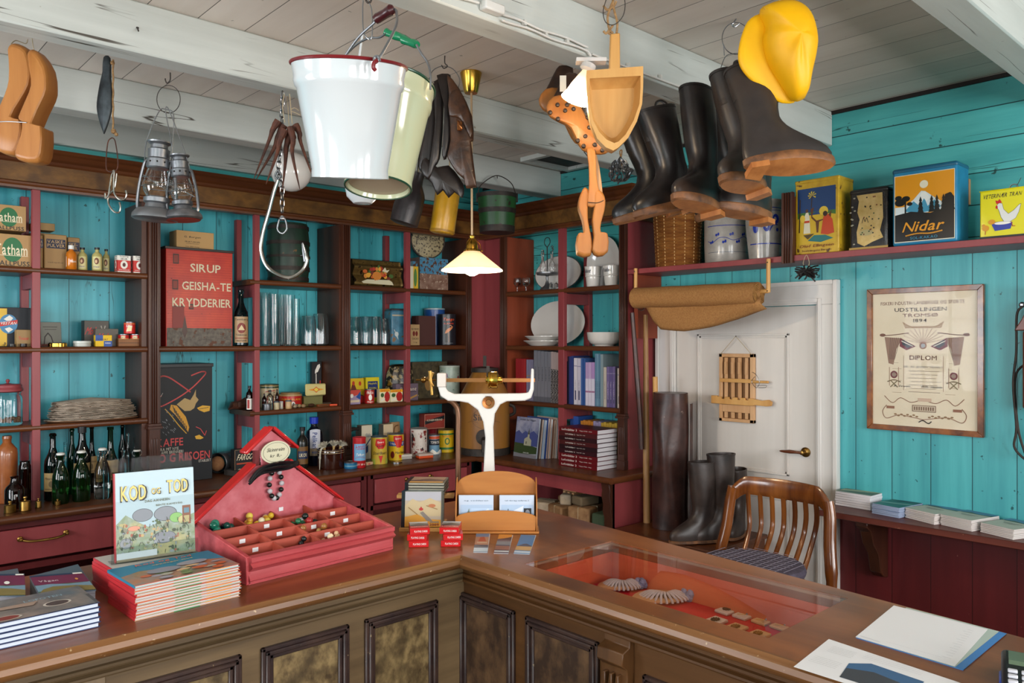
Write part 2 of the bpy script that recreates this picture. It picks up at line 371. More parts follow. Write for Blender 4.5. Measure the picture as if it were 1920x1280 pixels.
# ================================================================ DOOR
DX=WX
yl,yr,zt=3.034,2.082,1.807
g=G()
for a,b,z0,z1 in ((3.18,yl,0,zt),(yr,1.955,0,zt),(3.18,1.955,zt,1.94)):
    g.box((DX-.03,a,z0),(DX,b,z1))
for a,b,z0,z1 in ((3.18,3.155,0,1.94),(1.98,1.955,0,1.94),(3.155,1.98,1.915,1.94)): g.box((DX-.045,a,z0),(DX-.03,b,z1))
for a,b,z0,z1 in ((yl+.035,yl+.012,0,zt+.035),(yr-.012,yr-.035,0,zt+.035),(yl+.012,yr-.012,zt+.012,zt+.035)): g.box((DX-.038,a,z0),(DX-.03,b,z1))
struct(g.done('trim_7','case',bev=.003))
t=struct(bpy.data.objects.new('door_1',None)); COL.objects.link(t)
g=G(); g.box((DX-.012,yl-.004,0),(DX+.02,yr+.005,zt-.004))
# moulded panels
def panel(z0,z1,a=2.867,b=2.249):
    for i,(o,x) in enumerate(((0,.022),(.012,.016))):
        w_=.012
        g.box((DX-x,a-o,z0+o),(DX-.012,a-o-w_,z1-o)); g.box((DX-x,b+o,z0+o),(DX-.012,b+o+w_,z1-o))
        g.box((DX-x,a-o,z0+o),(DX-.012,b+o,z0+o+w_)); g.box((DX-x,a-o,z1-o),(DX-.012,b+o,z1-o-w_))
    q=.085; g.add([(DX-.012,a-.03,z0+.03),(DX-.012,b+.03,z0+.03),(DX-.012,b+.03,z1-.03),(DX-.012,a-.03,z1-.03),(DX-.02,a-q,z0+q),(DX-.02,b+q,z0+q),(DX-.02,b+q,z1-q),(DX-.02,a-q,z1-q)],[(4,5,6,7),(0,1,5,4),(1,2,6,5),(2,3,7,6),(3,0,4,7)])
panel(.823,1.646); panel(.14,.70)
g.done('door_panel','door',t,bev=.0015)
hy=YatX(1513,DX); hz=ZX(1513,847,DX)
g=G(Matrix.Translation((DX-.02,hy,hz))@Matrix.Rotation(-pi/2,4,'Y'))
g.lathe([(.001,-.01),(.028,-.01),(.028,-.002),(.02,.003),(.01,.006),(.009,.04),(.012,.045),(.001,.048)],20)
h=g.done('door_handle','brass',t)
g=G(); g.tube([(DX-.06,hy+.0,hz),(DX-.062,hy+.03,hz+.001),(DX-.06,hy+.07,hz),(DX-.06,hy+.105,hz-.002),(DX-.06,hy+.125,hz-.002),(DX-.06,hy+.135,hz-.002)],[.008,.008,.011,.008,.006,.002],10); g.done('lever',mk('dark_wood_lever','5a2a14',.3),h)
# hinge-side hooks are not visible
# ================================================================ BACK SHELVING
UY=4.666; UR=3.95      # fronts of upper units
BT=.775; S3=1.168; S2=1.572; S1=1.985; CB=2.387; ST=.032
def flute(root,x0,x1,yf,z0,z1,rot=False,lower=True):
    """fluted pilaster; rot: on the right-hand run (x0,x1 are y values, yf is an x)"""
    w_=abs(x1-x0); 
    def prof(dep=.025,k=3):
        P=[(0,0)]; a=.18; step=(1-2*a)/k
        for i in range(k):
            s0=a+i*step
            P+=[(s0+.02,0),(s0+.04,.009),(s0+step-.06,.009),(s0+step-.03,0)]
        P+=[(1,0),(1,dep),(0,dep)]
        return [(p*w_,q) for p,q in P]
    P=prof()
    def mp(p,z):
        return (min(x0,x1)+p[0],yf-.018+p[1],z) if not rot else (yf-.018+p[1],min(x0,x1)+p[0],z)
    g=G(); g.loft([[mp(p,z) for p in P] for z in (z0+(.36 if lower else 0),z1)])
    def bx(e,za,zb,d=.03):
        a=min(x0,x1)-e; b=max(x0,x1)+e
        if rot: g.box((yf-d,a,za),(yf+.006,b,zb))
        else: g.box((a,yf-d,za),(b,yf+.006,zb))
    if lower:
        bx(.004,z0,z0+.06,.035); bx(0,z0+.06,z0+.33,.03); bx(.010,z0+.33,z0+.345,.045); bx(.006,z0+.345,z0+.36,.036)
        q=w_/4
        for i in (1,2,3):
            a=min(x0,x1)+q*i
            g2=[(a-.005,z0+.1),(a+.005,z0+.1),(a+.005,z0+.27),(a,z0+.28),(a-.005,z0+.27)]
            g.prism(g2,yf-.034,yf-.02,'xz') if not rot else g.prism(g2,yf-.034,yf-.02,'yz')
    return g.done('pilaster','mahog',root,bev=.0015)
def shelf(root,x0,x1,z,mat='mahogx',y0=None):
    y0=y0 or UY
    g=G(); g.box((x0,y0+.004,z-ST),(x1,WY-.002,z)); 
    P=[(y0+.004,z-ST)]+[(y0+.004-.011*sin(pi*i/6),z-ST+ST*(1-cos(pi*i/6))/2) for i in range(1,6)]+[(y0+.004,z)]
    g.prism(P,x0,x1,'yz'); return g.done('shelf_board',mat,root)
def ladder(root,x0,x1,zs,rear=True):
    g=G(); g.box((x0,UY-.004,BT),(x1,UY+.03,CB)); g.done('upright','redp',root,bev=.002)
    if rear:
        G().box((x0,WY-.045,BT),(x1,WY-.004,CB)).done('upright','redp',root,bev=.002)
        for z in zs: G().box((x0+.004,UY+.031,z-ST-.075),(x1-.004,WY-.046,z-ST-.001)).done('cross_rail','redp',root)
def side(root,x,z0=BT,z1=CB): return G().box((x-.014,UY+.008,z0),(x+.014,WY-.002,z1)).done('side_panel','mahog',root)
xP=[(1.484,1.542),(2.725,2.786),(3.798,3.85)]
A=thing('shelf_unit','tall open red and brown shelf unit at the far left with cleaning goods and bottles','shelf',(0,0,0))
B_=thing('shelf_unit','tall open shelf unit in the middle holding the large red tin','shelf',(0,0,0))
C_=thing('shelf_unit','tall open shelf unit to the left of the corner behind the hanging lamp','shelf',(0,0,0))
for z in (S3,S2,S1): shelf(A,.27,1.482,z); shelf(C_,2.79,3.808,z)
side(A,1.468); ladder(A,.915,.953,(S3,S2,S1)); side(A,.27)
shelf(B_,1.527,2.722,S2); shelf(B_,2.085,2.722,S3); shelf(B_,2.085,2.722,S1)
side(B_,1.543); side(B_,2.727); ladder(B_,2.115,2.149,(S3,S2,S1))
side(C_,2.785); ladder(C_,3.25,3.288,(S3,S2,S1)); side(C_,3.824)
flute(B_,*xP[0],UY,BT,CB); flute(C_,*xP[1],UY,BT,CB); flute(C_,*xP[2],UY,BT,CB)
# right-hand unit on the right wall
def shelfr(root,y0,y1,z):
    g=G(); g.box((UR+.004,y0,z-ST),(WX-.002,y1,z))
    P=[(UR+.004,z-ST)]+[(UR+.004-.011*sin(pi*i/6),z-ST+ST*(1-cos(pi*i/6))/2) for i in range(1,6)]+[(UR+.004,z)]
    g.prism(P,y0,y1,'xz'); return g.done('shelf_board','mahogy',root)
D_=thing('shelf_unit','shelf unit on the right wall holding white china and books','shelf',(0,0,0))
for z in (S3-.003,S2-.003,S1-.015): shelfr(D_,3.235,4.40,z)
for y in (3.221,4.388): G().box((UR+.008,y-.014,BT),(WX-.002,y+.014,CB)).done('side_panel','redp' if y<4 else 'orange_in',D_)
G().box((UR-.004,3.765,BT),(UR+.03,3.82,CB)).done('upright','redp',D_,bev=.002)
G().box((WX-.04,3.765,BT),(WX-.004,3.82,CB)).done('upright','redp',D_,bev=.002)
for z in (S3,S2,S1-.015): G().box((UR+.031,3.77,z-ST-.078),(WX-.041,3.815,z-ST-.004)).done('cross_rail','redp',D_)
flute(D_,4.36,4.419,UR,BT,CB,True); flute(D_,3.207,3.262,UR,BT,CB,True)
# red corner boards between the two runs
t=thing('corner_panel','plain red painted corner boarding behind the wooden syrup barrel','panel',(0,0,0))
g=G(); g.prism([(3.851,4.66),(3.99,4.65),(3.99,4.42),(4.02,4.42),(4.02,4.68),(3.851,4.68)],BT,CB,'xy'); g.done('corner_board','redp',t)
# cornice, swept round: back run -> right run -> return at the end
CP=[(0,0),(-.012,0),(-.014,.012),(-.022,.02),(-.022,.03),(-.008,.038),(-.008,.13),(-.02,.138),(-.026,.15),(-.05,.16),(-.07,.178),(-.09,.186),(-.105,.2),(.05,.2),(.05,0)]
def corn(mi): pass
path=[(.2,UY),(3.95,UY),(3.95,3.19),(WX,3.19)]   # front line
g=G(); rings=[]
for i,(px,py) in enumerate(path):
    ring=[]
    for o,z in CP:
        if i==0: q=(px,py+o)
        elif i==1: q=(px+o,py+o)
        elif i==2: q=(px+o,py+o)
        else: q=(px,py+o)
        ring.append((q[0],q[1],CB+z))
    rings.append(ring)
n=len(CP)
for i in range(3):
    g.loft([rings[i],rings[i+1]],0,cap=(i in(0,2)))
# band of burl-grained wood
for fi,f in enumerate(g.f):
    zs=[g.v[k].z-CB for k in f]
    if len(f)==4 and min(zs)>.035 and max(zs)<.135 and max(zs)-min(zs)>.05: g.m[fi]=1
tag(g.done('cornice',['mahogx','burl'],smooth=.3),'long carved dark wood cornice with a grained band above the shelving','cornice')
# ---- base cabinets and their worktops
t=thing('base_worktop','dark brown worktop with rounded edge along the foot of the shelving','worktop',(0,0,0))
g=G(); e=BT-.04
g.box((.2,4.345,e),(4.0,WY-.002,BT)); g.box((3.64,3.08,e),(WX-.002,4.345,BT))
P=[(4.345-.016*sin(pi*i/6),e+.04*(1-cos(pi*i/6))/2) for i in range(7)]
g.prism(P,.2,3.64,'yz'); P=[(3.64-.016*sin(pi*i/6),e+.04*(1-cos(pi*i/6))/2) for i in range(7)]; g.prism(P,3.08,4.36,'xz')
P=[(3.08-.016*sin(pi*i/6),e+.04*(1-cos(pi*i/6))/2) for i in range(7)]; g.prism(P,3.64,WX-.002,'yz')
g.done('worktop_board','mahogx',t)
lab=['with a bronze pull at the far left, under the bottle shelf','in the middle behind the red bead box','with a bronze pull to the left of the scale']
for i,(x0,x1) in enumerate(((.3,1.47),(1.52,2.72),(2.77,3.60))):
    t=thing('base_cabinet','dark red base cabinet '+lab[i],'cabinet',(0,0,0))
    g=G(); 
    for x in (x0,x1): g.box((x-.02,4.375,0),(x+.02,WY-.005,e-.001))
    g.box((x0,4.375,.50),(x1,4.40,.53)); g.box((x0,4.375,e-.03),(x1,4.40,e-.001)); g.box((x0,WY-.02,0),(x1,WY-.005,e-.002)); g.box((x0,4.39,.1),(x1,WY-.03,.12)); g.box((x0+.02,4.42,.30),(x1-.02,WY-.03,.32))
    g.done('carcass','redd',t)
    d=G().box((x0+.03,4.362,.545),(x1-.03,4.40,e-.035)).done('drawer','redp',t,bev=.003)
    xc={0:.902,1:2.13,2:3.137}[i]; zc=.655 if i==0 else .675
    g=G(); g.tube(smoothpts([(xc-.10,4.36,zc),(xc-.095,4.335,zc-.002),(xc-.05,4.322,zc-.012),(xc+.05,4.322,zc-.012),(xc+.095,4.335,zc-.002),(xc+.10,4.36,zc)],4),.006,8)
    for s_ in (-1,1): g.ball((xc+s_*.098,4.352,zc),.014,10,sy=.6); g.ball((xc+s_*.098,4.328,zc),.009,8)
    g.done('drawer_pull','brass',d)
t=thing('base_cabinet','open red base cabinet under the books, full of old parcels','cabinet',(0,0,0))
g=G(); g.box((3.68,3.10,0),(WX-.005,3.13,e-.001)); g.box((3.68,3.13,.38),(WX-.01,4.33,.40)); g.box((WX-.03,3.13,0),(WX-.005,4.34,e-.001)); g.box((3.68,3.13,0),(3.70,4.33,.06)); g.box((3.68,4.31,0),(WX-.02,4.33,e-.002)); g.box((3.69,3.12,.64),(3.70,4.33,e-.002))
g.done('carcass','redp',t)
g=G(); P=[(3.675,.0),(3.675,.52),(3.66,.56),(3.665,.60),(3.648,.66),(3.655,.69),(3.645,e-.002),(3.70,e-.002),(3.70,0)]
g.prism(P,3.10,3.165,'xz'); g.done('bracket','mahog',t,bev=.002)
# ---- high shelf on the right wall
t=thing('wall_shelf','long red painted high shelf above the door carrying tins and crocks','shelf',(0,0,0))
g=G(); g.box((UR,-1.5,2.03),(WX-.002,3.205,2.062)); g.done('shelf_board','redp',t,bev=.002)
g=G(); g.box((UR+.02,1.9,1.99),(UR+.04,3.2,2.03)); 
flute(t,YatX(1489,UR),YatX(1468,UR),UR,2.02,2.40,True,False)
G().box((UR+.01,YatX(1489,UR)+.01,2.063),(WX-.004,YatX(1468,UR)-.01,2.38)).done('divider','mahog',t)
G().box((UR+.05,3.16,1.62),(WX-.003,3.19,2.029)).done('side_cheek','orange_in',t)
# ---- low shelf with booklets
t=thing('brochure_shelf','reddish brown low wall shelf carrying five stacks of booklets','shelf',(0,0,0))
G().box((3.95,-1.5,.69),(WX-.002,1.955,.722)).done('shelf_board',mk('worn_red_brown_wood','4c2018',.4,'6a3226',12,GY,bump=.2,spk=('8c5c48',50,.7)),t,bev=.003)
by=YatX(1640,WX-.1)
g=G(); g.prism([(4.23,.69),(3.99,.69),(3.99,.66),(4.04,.63),(4.07,.56),(4.13,.50),(4.16,.40),(4.20,.37),(4.245,.36),(4.245,.69)],by-.03,by+.03,'xz'); g.done('bracket','mahog',t,bev=.004)
# ================================================================ SALES COUNTER
ZT=.94; TH=.035
cx0,cy0=1.53,1.90
t=thing('sales_counter','long L shaped wooden shop counter with mottled panels and a glazed display case','counter',(0,0,0))
hx0,hx1,hy0,hy1=1.602,2.0,.90,1.69
bx=lambda y:2.02+(y-.5)*(.15/1.7)
g=G(); g.prism([(-.6,cy0),(cx0,cy0),(bx(2.55),2.55),(-.6,2.55)],ZT-TH,ZT,'xy'); g.done('counter_top','ctx',t)
g=G(); 
for P in ([(cx0,cy0),(cx0,hy1),(hx0,hy1),(hx1,hy1),(bx(hy1),hy1),(bx(2.55),2.55)],[(cx0,hy1),(cx0,hy0),(hx0,hy0),(hx0,hy1)],[(hx1,hy1),(hx1,hy0),(bx(hy0),hy0),(bx(hy1),hy1)],[(cx0,hy0),(cx0,-.6),(bx(-.6),-.6),(bx(hy0),hy0),(hx1,hy0),(hx0,hy0)]):
    g.prism(P,ZT-TH,ZT,'xy')
g.done('counter_top','cty',t)
NP=[(0,.0),(-.008,.0),(-.012,-.005),(-.022,-.010),(-.026,-.022),(-.020,-.034),(-.010,-.040),(0,-.042),(.04,-.042),(.04,0)]
def run(NPx,mat,x0,x1,name='edge_moulding',zz=ZT): # along X at y=cy0, mitred at inner corner
    return G().loft([[(x0,cy0+o,zz+z) for o,z in NPx],[(x1+o,cy0+o,zz+z) for o,z in NPx]]).done(name,mat,t)
def runy(NPx,mat,y0,y1,name='edge_moulding',zz=ZT):
    return G().loft([[(cx0+o,y0,zz+z) for o,z in NPx],[(cx0+o,y1+o,zz+z) for o,z in NPx]]).done(name,mat,t)
NP2=[(o+.0,z-.0) for o,z in NP]; NP2[-1]=(.0005,0); NP2[-2]=(.04,-.042); NP2.insert(-1,(.04,-.036)); NP2.insert(-1,(.0005,-.036))
run(NP2,'nosex',-.6,cx0); runy(NP2,'nosey',-.6,cy0)
# frieze under the top with reeded moulding
RP=[(.03,-.042),(.03,-.060),(.045,-.062),(.045,-.073)]+[(.045-.012*sin(pi*i/4),-.073-.014*(1-cos(pi*i/4))/2) for i in range(1,5)]+[(.050,-.090)]+[(.045-.010*sin(pi*i/4),-.092-.012*(1-cos(pi*i/4))/2) for i in range(0,5)]+[(.055,-.106),(.061,-.106),(.061,-.042)]
run(RP,'gx',-.6,cx0,'frieze_moulding'); runy(RP,'gy',-.6,cy0,'frieze_moulding')
fy=cy0+.06; fx=cx0+.06
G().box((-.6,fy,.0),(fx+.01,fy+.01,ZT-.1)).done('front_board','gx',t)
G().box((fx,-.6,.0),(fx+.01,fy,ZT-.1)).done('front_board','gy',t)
G().box((-.6,2.50,0),(bx(2.5)-.03,2.52,ZT-TH-.001)).box((2.0,-.6,0),(2.02,2.5,ZT-TH-.13)).done('back_board','mahogx',t)
def cpanel(a,b,z0,z1,run_x):
    def bxx(p,q,za,zb,d,mi,g):
        if run_x: g.box((p,fy-d,za),(q,fy+.001,zb),mi)
        else: g.box((fx-d,p,za),(fx+.001,q,zb),mi)
    g=G(); w_=.012
    for o,d in ((0,.012),(.010,.018),(.022,.010)):
        bxx(a+o,a+o+w_,z0+o,z1-o,d,0,g); bxx(b-o-w_,b-o,z0+o,z1-o,d,0,g); bxx(a+o,b-o,z0+o,z0+o+w_,d,0,g); bxx(a+o,b-o,z1-o-w_,z1-o,d,0,g)
    f=g.done('panel_moulding','mould',t,bev=.003)
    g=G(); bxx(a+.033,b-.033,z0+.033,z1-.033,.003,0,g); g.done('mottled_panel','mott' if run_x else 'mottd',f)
for i in range(5):
    b=1.481-.315*i; 
    if b-.26>.54 or b<.45: cpanel(b-.262,b,.12,.797,True)
    elif i==3: pass
cpanel(.58,.54+.0,.12,.797,True) if False else None
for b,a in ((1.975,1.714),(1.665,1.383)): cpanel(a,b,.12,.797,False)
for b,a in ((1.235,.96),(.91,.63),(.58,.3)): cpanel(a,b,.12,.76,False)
def corbel(p,run_x):
    w_=.085 if not run_x else .08
    P=[(0,0),(-.018,.0),(-.02,-.02),(-.046,-.03),(-.05,-.06),(-.03,-.075),(-.028,-.1),(-.042,-.16),(-.05,-.2),(-.042,-.235),(-.015,-.255),(-.012,-.6),(-.02,-.62),(-.02,-.83),(0,-.83)]
    g=G()
    if run_x: g.prism([(fy+o,ZT-.10+z) for o,z in P],p-w_/2,p+w_/2,'yz')
    else: g.prism([(fx+o,ZT-.10+z) for o,z in P],p-w_/2,p+w_/2,'xz')
    for k in (-1,0,1):
        q=p+k*.022
        if run_x: g.box((q-.004,fy-.046,ZT-.25),(q+.004,fy-.02,ZT-.19))
        else: g.box((fx-.046,q-.004,ZT-.25),(fx-.02,q+.004,ZT-.19))
    if run_x: g.T=Matrix.Translation((p,fy-.047,ZT-.305))@Matrix.Rotation(pi/2,4,'X')
    else: g.T=Matrix.Translation((fx-.047,p,ZT-.305))@Matrix.Rotation(-pi/2,4,'Y')
    g.lathe([(.026,0),(.026,.004),(.02,.006),(.012,.012),(.001,.014)],16)
    g.done('corbel','gz' if run_x else 'gzy',t,bev=.002)
corbel(.487,True); corbel(1.31,False)
# display case let into the top
dz=ZT-.125
g=G(); g.box((hx0-.001,hy0-.012,dz-.01),(hx1+.012,hy1+.012,dz)); g.done('case_floor','redcloth',t)
g=G()
for a,b in (((hx0-.001,hy0-.012),(hx0+.004,hy1+.012)),((hx1,hy0-.012),(hx1+.012,hy1+.012)),((hx0,hy0-.012),(hx1,hy0)),((hx0,hy1),(hx1,hy1+.012))): g.box((a[0],a[1],dz),(b[0],b[1],ZT-TH-.001))
g.done('case_lining',mk('orange_case_lining','b5502f',.45,'c4623c',10,GY),t)
g=G()
for a,b in (((hx0,hy0),(hx0+.006,hy1)),((hx1-.006,hy0),(hx1,hy1)),((hx0+.006,hy0),(hx1-.006,hy0+.006)),((hx0+.006,hy1-.006),(hx1-.006,hy1))): g.box((a[0],a[1],ZT-.012),(b[0],b[1],ZT-.0055))
g.done('glass_rebate',mk('pale_putty','8a6f55',.6),t)
g=G(); g.box((hx0+.001,hy0+.001,ZT-.005),(hx1-.001,hy1-.001,ZT-.0005)); g.done('glass_top','pane',t)
# sill under the display case closes the view to the inside
# ================================================================ SHELF GOODS: builders
def slot(side,u0,u1,vt,zs,f,zr=None):
    uc=(u0+u1)/2
    if side=='b':
        a,b=XatY(u0,f),XatY(u1,f); return Vector(((a+b)/2,f,zs)),0,abs(b-a),ZY(uc,vt,f)-zs
    a,b=YatX(u0,f),YatX(u1,f); return Vector((f,(a+b)/2,zs)),-pi/2,abs(b-a),ZX(uc,vt,f)-zs
def rslot(side,u0,u1,vt,zs,f):
    """round thing whose axis stands at depth plane f; returns centre, rz, radius, height"""
    uc=(u0+u1)/2; th=math.atan(rr(uc)); d=dY(uc,f) if side=='b' else dX(uc,f)
    r=(u1-u0)/FPX*d*cos(th)/2; p=atD(uc,vt,d); h=p.z-zs
    # print faces the camera side a little
    return Vector((p.x,p.y,zs)),(0 if side=='b' else -pi/2)-(.35 if side=='b' else -.35),r,h
def carton(side,u0,u1,vt,zs,f,dep,mat,name,label,cat,el=None,lid=None,rz=0,tilt=0,bev=.0015,grp=None,els=None,elt=None,h=None,rough=.45):
    loc,r0,w_,hh=slot(side,u0,u1,vt,zs,f); hh=h or hh
    t=thing(name,label,cat,loc,0,grp,rot=(tilt,0,r0+rz))
    m=pc(mat,.55) if mat not in M else M[mat]
    G().box((-w_/2,0,.0005),(w_/2,dep,hh)).done('box' if not lid else 'body',m,t,bev=bev)
    if lid:
        lm,lh,ov=lid; G().box((-w_/2-ov,-ov,hh-lh),(w_/2+ov,dep+ov,hh+.001)).done('lid',pc(lm,.4) if lm not in M else M[lm],t,bev=.002)
    if el: prt(t,w_,hh,el,rough=rough)
    if els: prt(t,dep,hh,els,T=Matrix.Translation((-w_/2,dep/2,0))@Matrix.Rotation(-pi/2,4,'Z'),name='side_print')
    if elt: prt(t,w_,dep,elt,T=Matrix.Translation((0,0,hh))@Matrix.Rotation(-pi/2,4,'X'),name='top_print')
    t['w']=w_; t['h']=hh
    return t
def can(side,u0,u1,vt,zs,f,mat,name,label,cat,el=None,lid='tin',lh=.006,rim=True,lw=2.6,grp=None,rz=0,lidcol=None):
    loc,r0,r,h=rslot(side,u0,u1,vt,zs,f); t=thing(name,label,cat,loc,r0+rz,grp)
    m=pc(mat,.3) if mat not in M else M[mat]
    G().lathe([(.001,.0005),(r*.97,.0005),(r,.003),(r,h-lh-.001),(r*.97,h-lh)],32).done('body',m,t)
    L=pc(lid,.35) if lid not in M else M[lid]
    G().lathe([(r*.96,h-lh),(r*1.015,h-lh),(r*1.02,h-.001),(r*.95,h),(r*.93,h-.002),(.001,h-.002)],32).done('lid',L,t)
    if el: prt(t,r*lw,h-lh,el,cyl=r,z0=0,rough=.3)
    return t
def glassmat(c,rough=.03):
    k=('gl',c)
    if k not in _P: _P[k]=mk('tinted_glass_'+c,c,rough,trans=.92,ior=1.45)
    return _P[k]
def bottle(pos,r,h,glass,label,kind='tall',stop=None,lab=None,liq=None,name='glass_bottle',cat='bottle',rz=-.35,grp=None,n=20,sq=False):
    t=thing(name,label,cat,pos,rz,grp)
    K={'tall':[(.001,0),(.85,0),(1,.02),(1,.52),(.93,.60),(.55,.70),(.36,.78),(.33,.95),(.42,.955),(.42,.985),(.30,1),(.001,1)],
       'beer':[(.001,0),(.9,0),(1,.02),(1,.58),(.85,.66),(.5,.76),(.40,.86),(.38,.95),(.46,.96),(.46,.985),(.34,1),(.001,1)],
       'swing':[(.001,0),(.9,0),(1,.03),(1,.42),(.95,.55),(.7,.68),(.42,.78),(.36,.85),(.36,.9),(.44,.91),(.44,.94),(.3,.95),(.001,.95)],
       'flask':[(.001,0),(.9,0),(1,.03),(1,.62),(.9,.72),(.5,.80),(.36,.84),(.36,.96),(.42,.965),(.42,1),(.001,1)],
       'demi':[(.001,0),(.85,0),(1,.03),(1.02,.3),(.95,.45),(.6,.56),(.38,.66),(.32,.8),(.3,.95),(.38,.955),(.38,1),(.001,1)],
       'stone':[(.001,0),(.93,0),(1,.02),(1,.72),(.93,.80),(.6,.86),(.4,.90),(.42,.95),(.46,.96),(.42,1),(.001,1)],
       'jar':[(.001,0),(.92,0),(1,.03),(1,.8),(.96,.88),(.8,.92),(.8,.99),(.001,1)]}[kind]
    P=[(max(a*r,.0005),b*h+.0005) for a,b in K]
    G().lathe(P,n).done('bottle_glass' if kind!='stone' else 'body',glass if not isinstance(glass,str) or glass not in M else M[glass],t)
    if liq: 
        G().lathe([(.001,.004),(r*.93,.004),(r*.96,.01),(r*.96,h*.40),(.001,h*.40)],n).done('liquid',liq,t)
    if stop=='cork': G().lathe([(r*.26,h*.97),(r*.3,h*1.035),(.001,h*1.035)],10).done('cork',pc('a98358',.8),t)
    if stop=='cap': G().lathe([(r*.48,h*.93),(r*.5,h*1.02),(.001,h*1.02)],14).done('cap',pc('1b1b1d',.35),t)
    if stop=='bluecap': G().lathe([(r*.5,h*.90),(r*.52,h*1.04),(.001,h*1.04)],18).done('cap',pc('1c37b0',.3),t)
    if stop=='whitecap': G().lathe([(r*.5,h*.86),(r*.55,h*.87),(r*.55,h*1.02),(.001,h*1.02)],18).done('cap',pc('e2e2de',.3),t)
    if stop=='swing':
        G().lathe([(r*.40,h*.945),(r*.5,h*.955),(r*.5,h*.985),(r*.3,h*1.0),(.001,h)],16).done('porcelain_stopper',pc('dcdad4',.2),t)
        for s_ in (-1,1): G().tube(smoothpts([(s_*r*.5,0,h*.97),(s_*r*.62,0,h*.90),(s_*r*.42,-r*.3,h*.84),(s_*r*.5,0,h*.80)],3),r*.045,5).done('wire_clasp','steel',t)
    if lab: 
        z0,z1,el=lab; prt(t,r*2.3,(z1-z0)*h,el,cyl=r,z0=z0*h,name='paper_label')
    return t
def bpos(u,zs,Y): X=XatY(u,Y); return Vector((X,Y,zs))
def rpos(u,zs,X): return Vector((X,YatX(u,X),zs))
def wr(side,u,f): 
    d=dY(u,f) if side=='b' else dX(u,f); return d*cos(math.atan(rr(u)))/FPX   # metres per pixel across
W_='e8e4da'; K_='17181b'; RD='c4231f'; YL='e3b81c'; BL='1d4a96'; GN='1f6a3c'; CR='d8c9a4'; BR='5a3a22'
cartonB='b08a58'
# ================================================================ far-left bays
def tatham(sub):
    return [('c',.62,.52,.20,.38,GN),('t','Tatham',.60,.52,.62,.34,'e6d9b8'),('r',.36,.33,.92,.345,'e6d9b8'),('t','METALLPUSS',.52,.10,.86,.15,K_)]
carton('b',-38,60,438,S1,4.70,.20,cartonB,'cardboard_box','cardboard box with green oval and white script, lower of the two at the top left','box',tatham(0))
carton('b',-38,49,383,S1+.185,4.71,.19,cartonB,'cardboard_box','cardboard box with green oval and white script, upper of the two at the top left','box',tatham(1))
carton('b',60,104,437,S1,4.84,.12,'9a7648','cardboard_box','plain brown cardboard box behind the washing powder packets','box')
carton('b',62,103,420,S1+.218,4.85,.10,'a88552','cardboard_box','flat brown box lying on another box behind the washing powder packets','box',h=.04)
VP=[('r',.10,.60,.93,.86,'1c2340'),('t','VASKE-',.52,.79,.76,.09,'c9a674'),('t','PULVER',.52,.68,.76,.09,'c9a674'),('t','vaskepulver',.5,.2,.7,.05,'6b5030')]
carton('b',83,126,439,S1,4.76,.07,cartonB,'washing_powder_packet','largest front brown packet with a dark blue lettered band, leaning slightly','packet',VP,tilt=-.03,bev=.004)
carton('b',127,150,445,S1,4.84,.06,cartonB,'washing_powder_packet','smaller brown washing powder packet half hidden behind the bottle of orange liquid','packet',[('r',.0,.60,.95,.86,'1c2340'),('t','SKE-',.45,.79,.7,.09,'c9a674'),('t','VER',.45,.68,.7,.09,'c9a674')],bev=.004)
carton('b',68,81,440,S1,4.76,.07,'94703f','washing_powder_packet','brown packet with blue band half hidden by the red upright','packet',[('r',.2,.62,1,.88,'1c2340'),('t','A',.75,.8,.25,.08,'c9a674'),('t','U',.75,.7,.25,.08,'c9a674')],bev=.004)
for i,(a,b,vt,Y,kd) in enumerate(((123,144,461,4.72,0),(145,164,465,4.74,1),(172,192,465,4.73,1),(192,206,468,4.80,1))):
    loc,r0,r,h=rslot('b',a,b,vt,S1,Y)
    L=['small bottle of orange liquid with white cap on the top left shelf','yellowish lotion bottle with a round brown and cream label, next to the orange bottle','middle yellowish lotion bottle with a round brown and cream label','rear lotion bottle beside the two red and white boxes'][i]
    if kd==0: bottle(loc,r,h,mk('orange_liquid','c8701a',.1,coat=.4),L,'flask','whitecap',(.1,.6,[('t','Plaid',.72,.5,.5,.16,W_),('r',.1,.05,.14,.9,W_)]))
    else: bottle(loc,r,h,pc('b5ab6c',.12),L,'flask','cap',(.08,.62,[('r',.12,0,.88,1,'d3c98f'),('c',.5,.65,.2,.26,'6a3a1e'),('c',.46,.62,.09,.14,'d8b48a'),('t','Hair',.5,.2,.5,.12,'6d5a86')]))
TS=[('r',0,.72,1,1,W_),('t','TOMTE',.5,.93,.66,.09,K_),('t','SKUR',.5,.80,.5,.09,K_),('r',0,.08,1,.72,RD),('c',.5,.46,.27,.24,W_),('c',.5,.46,.12,.12,'5b2020'),('t','TOMTE SKUREPULVER',.5,.16,.8,.06,W_),('r',0,0,1,.08,W_)]
carton('b',220,245,479,S1,4.70,.05,RD,'scouring_powder_box','left red and white scouring powder box on the top left shelf','box',TS,els=TS)
carton('b',250,274,480,S1,4.70,.05,RD,'scouring_powder_box','right red and white scouring powder box at the end of the top left shelf','box',TS,els=TS)
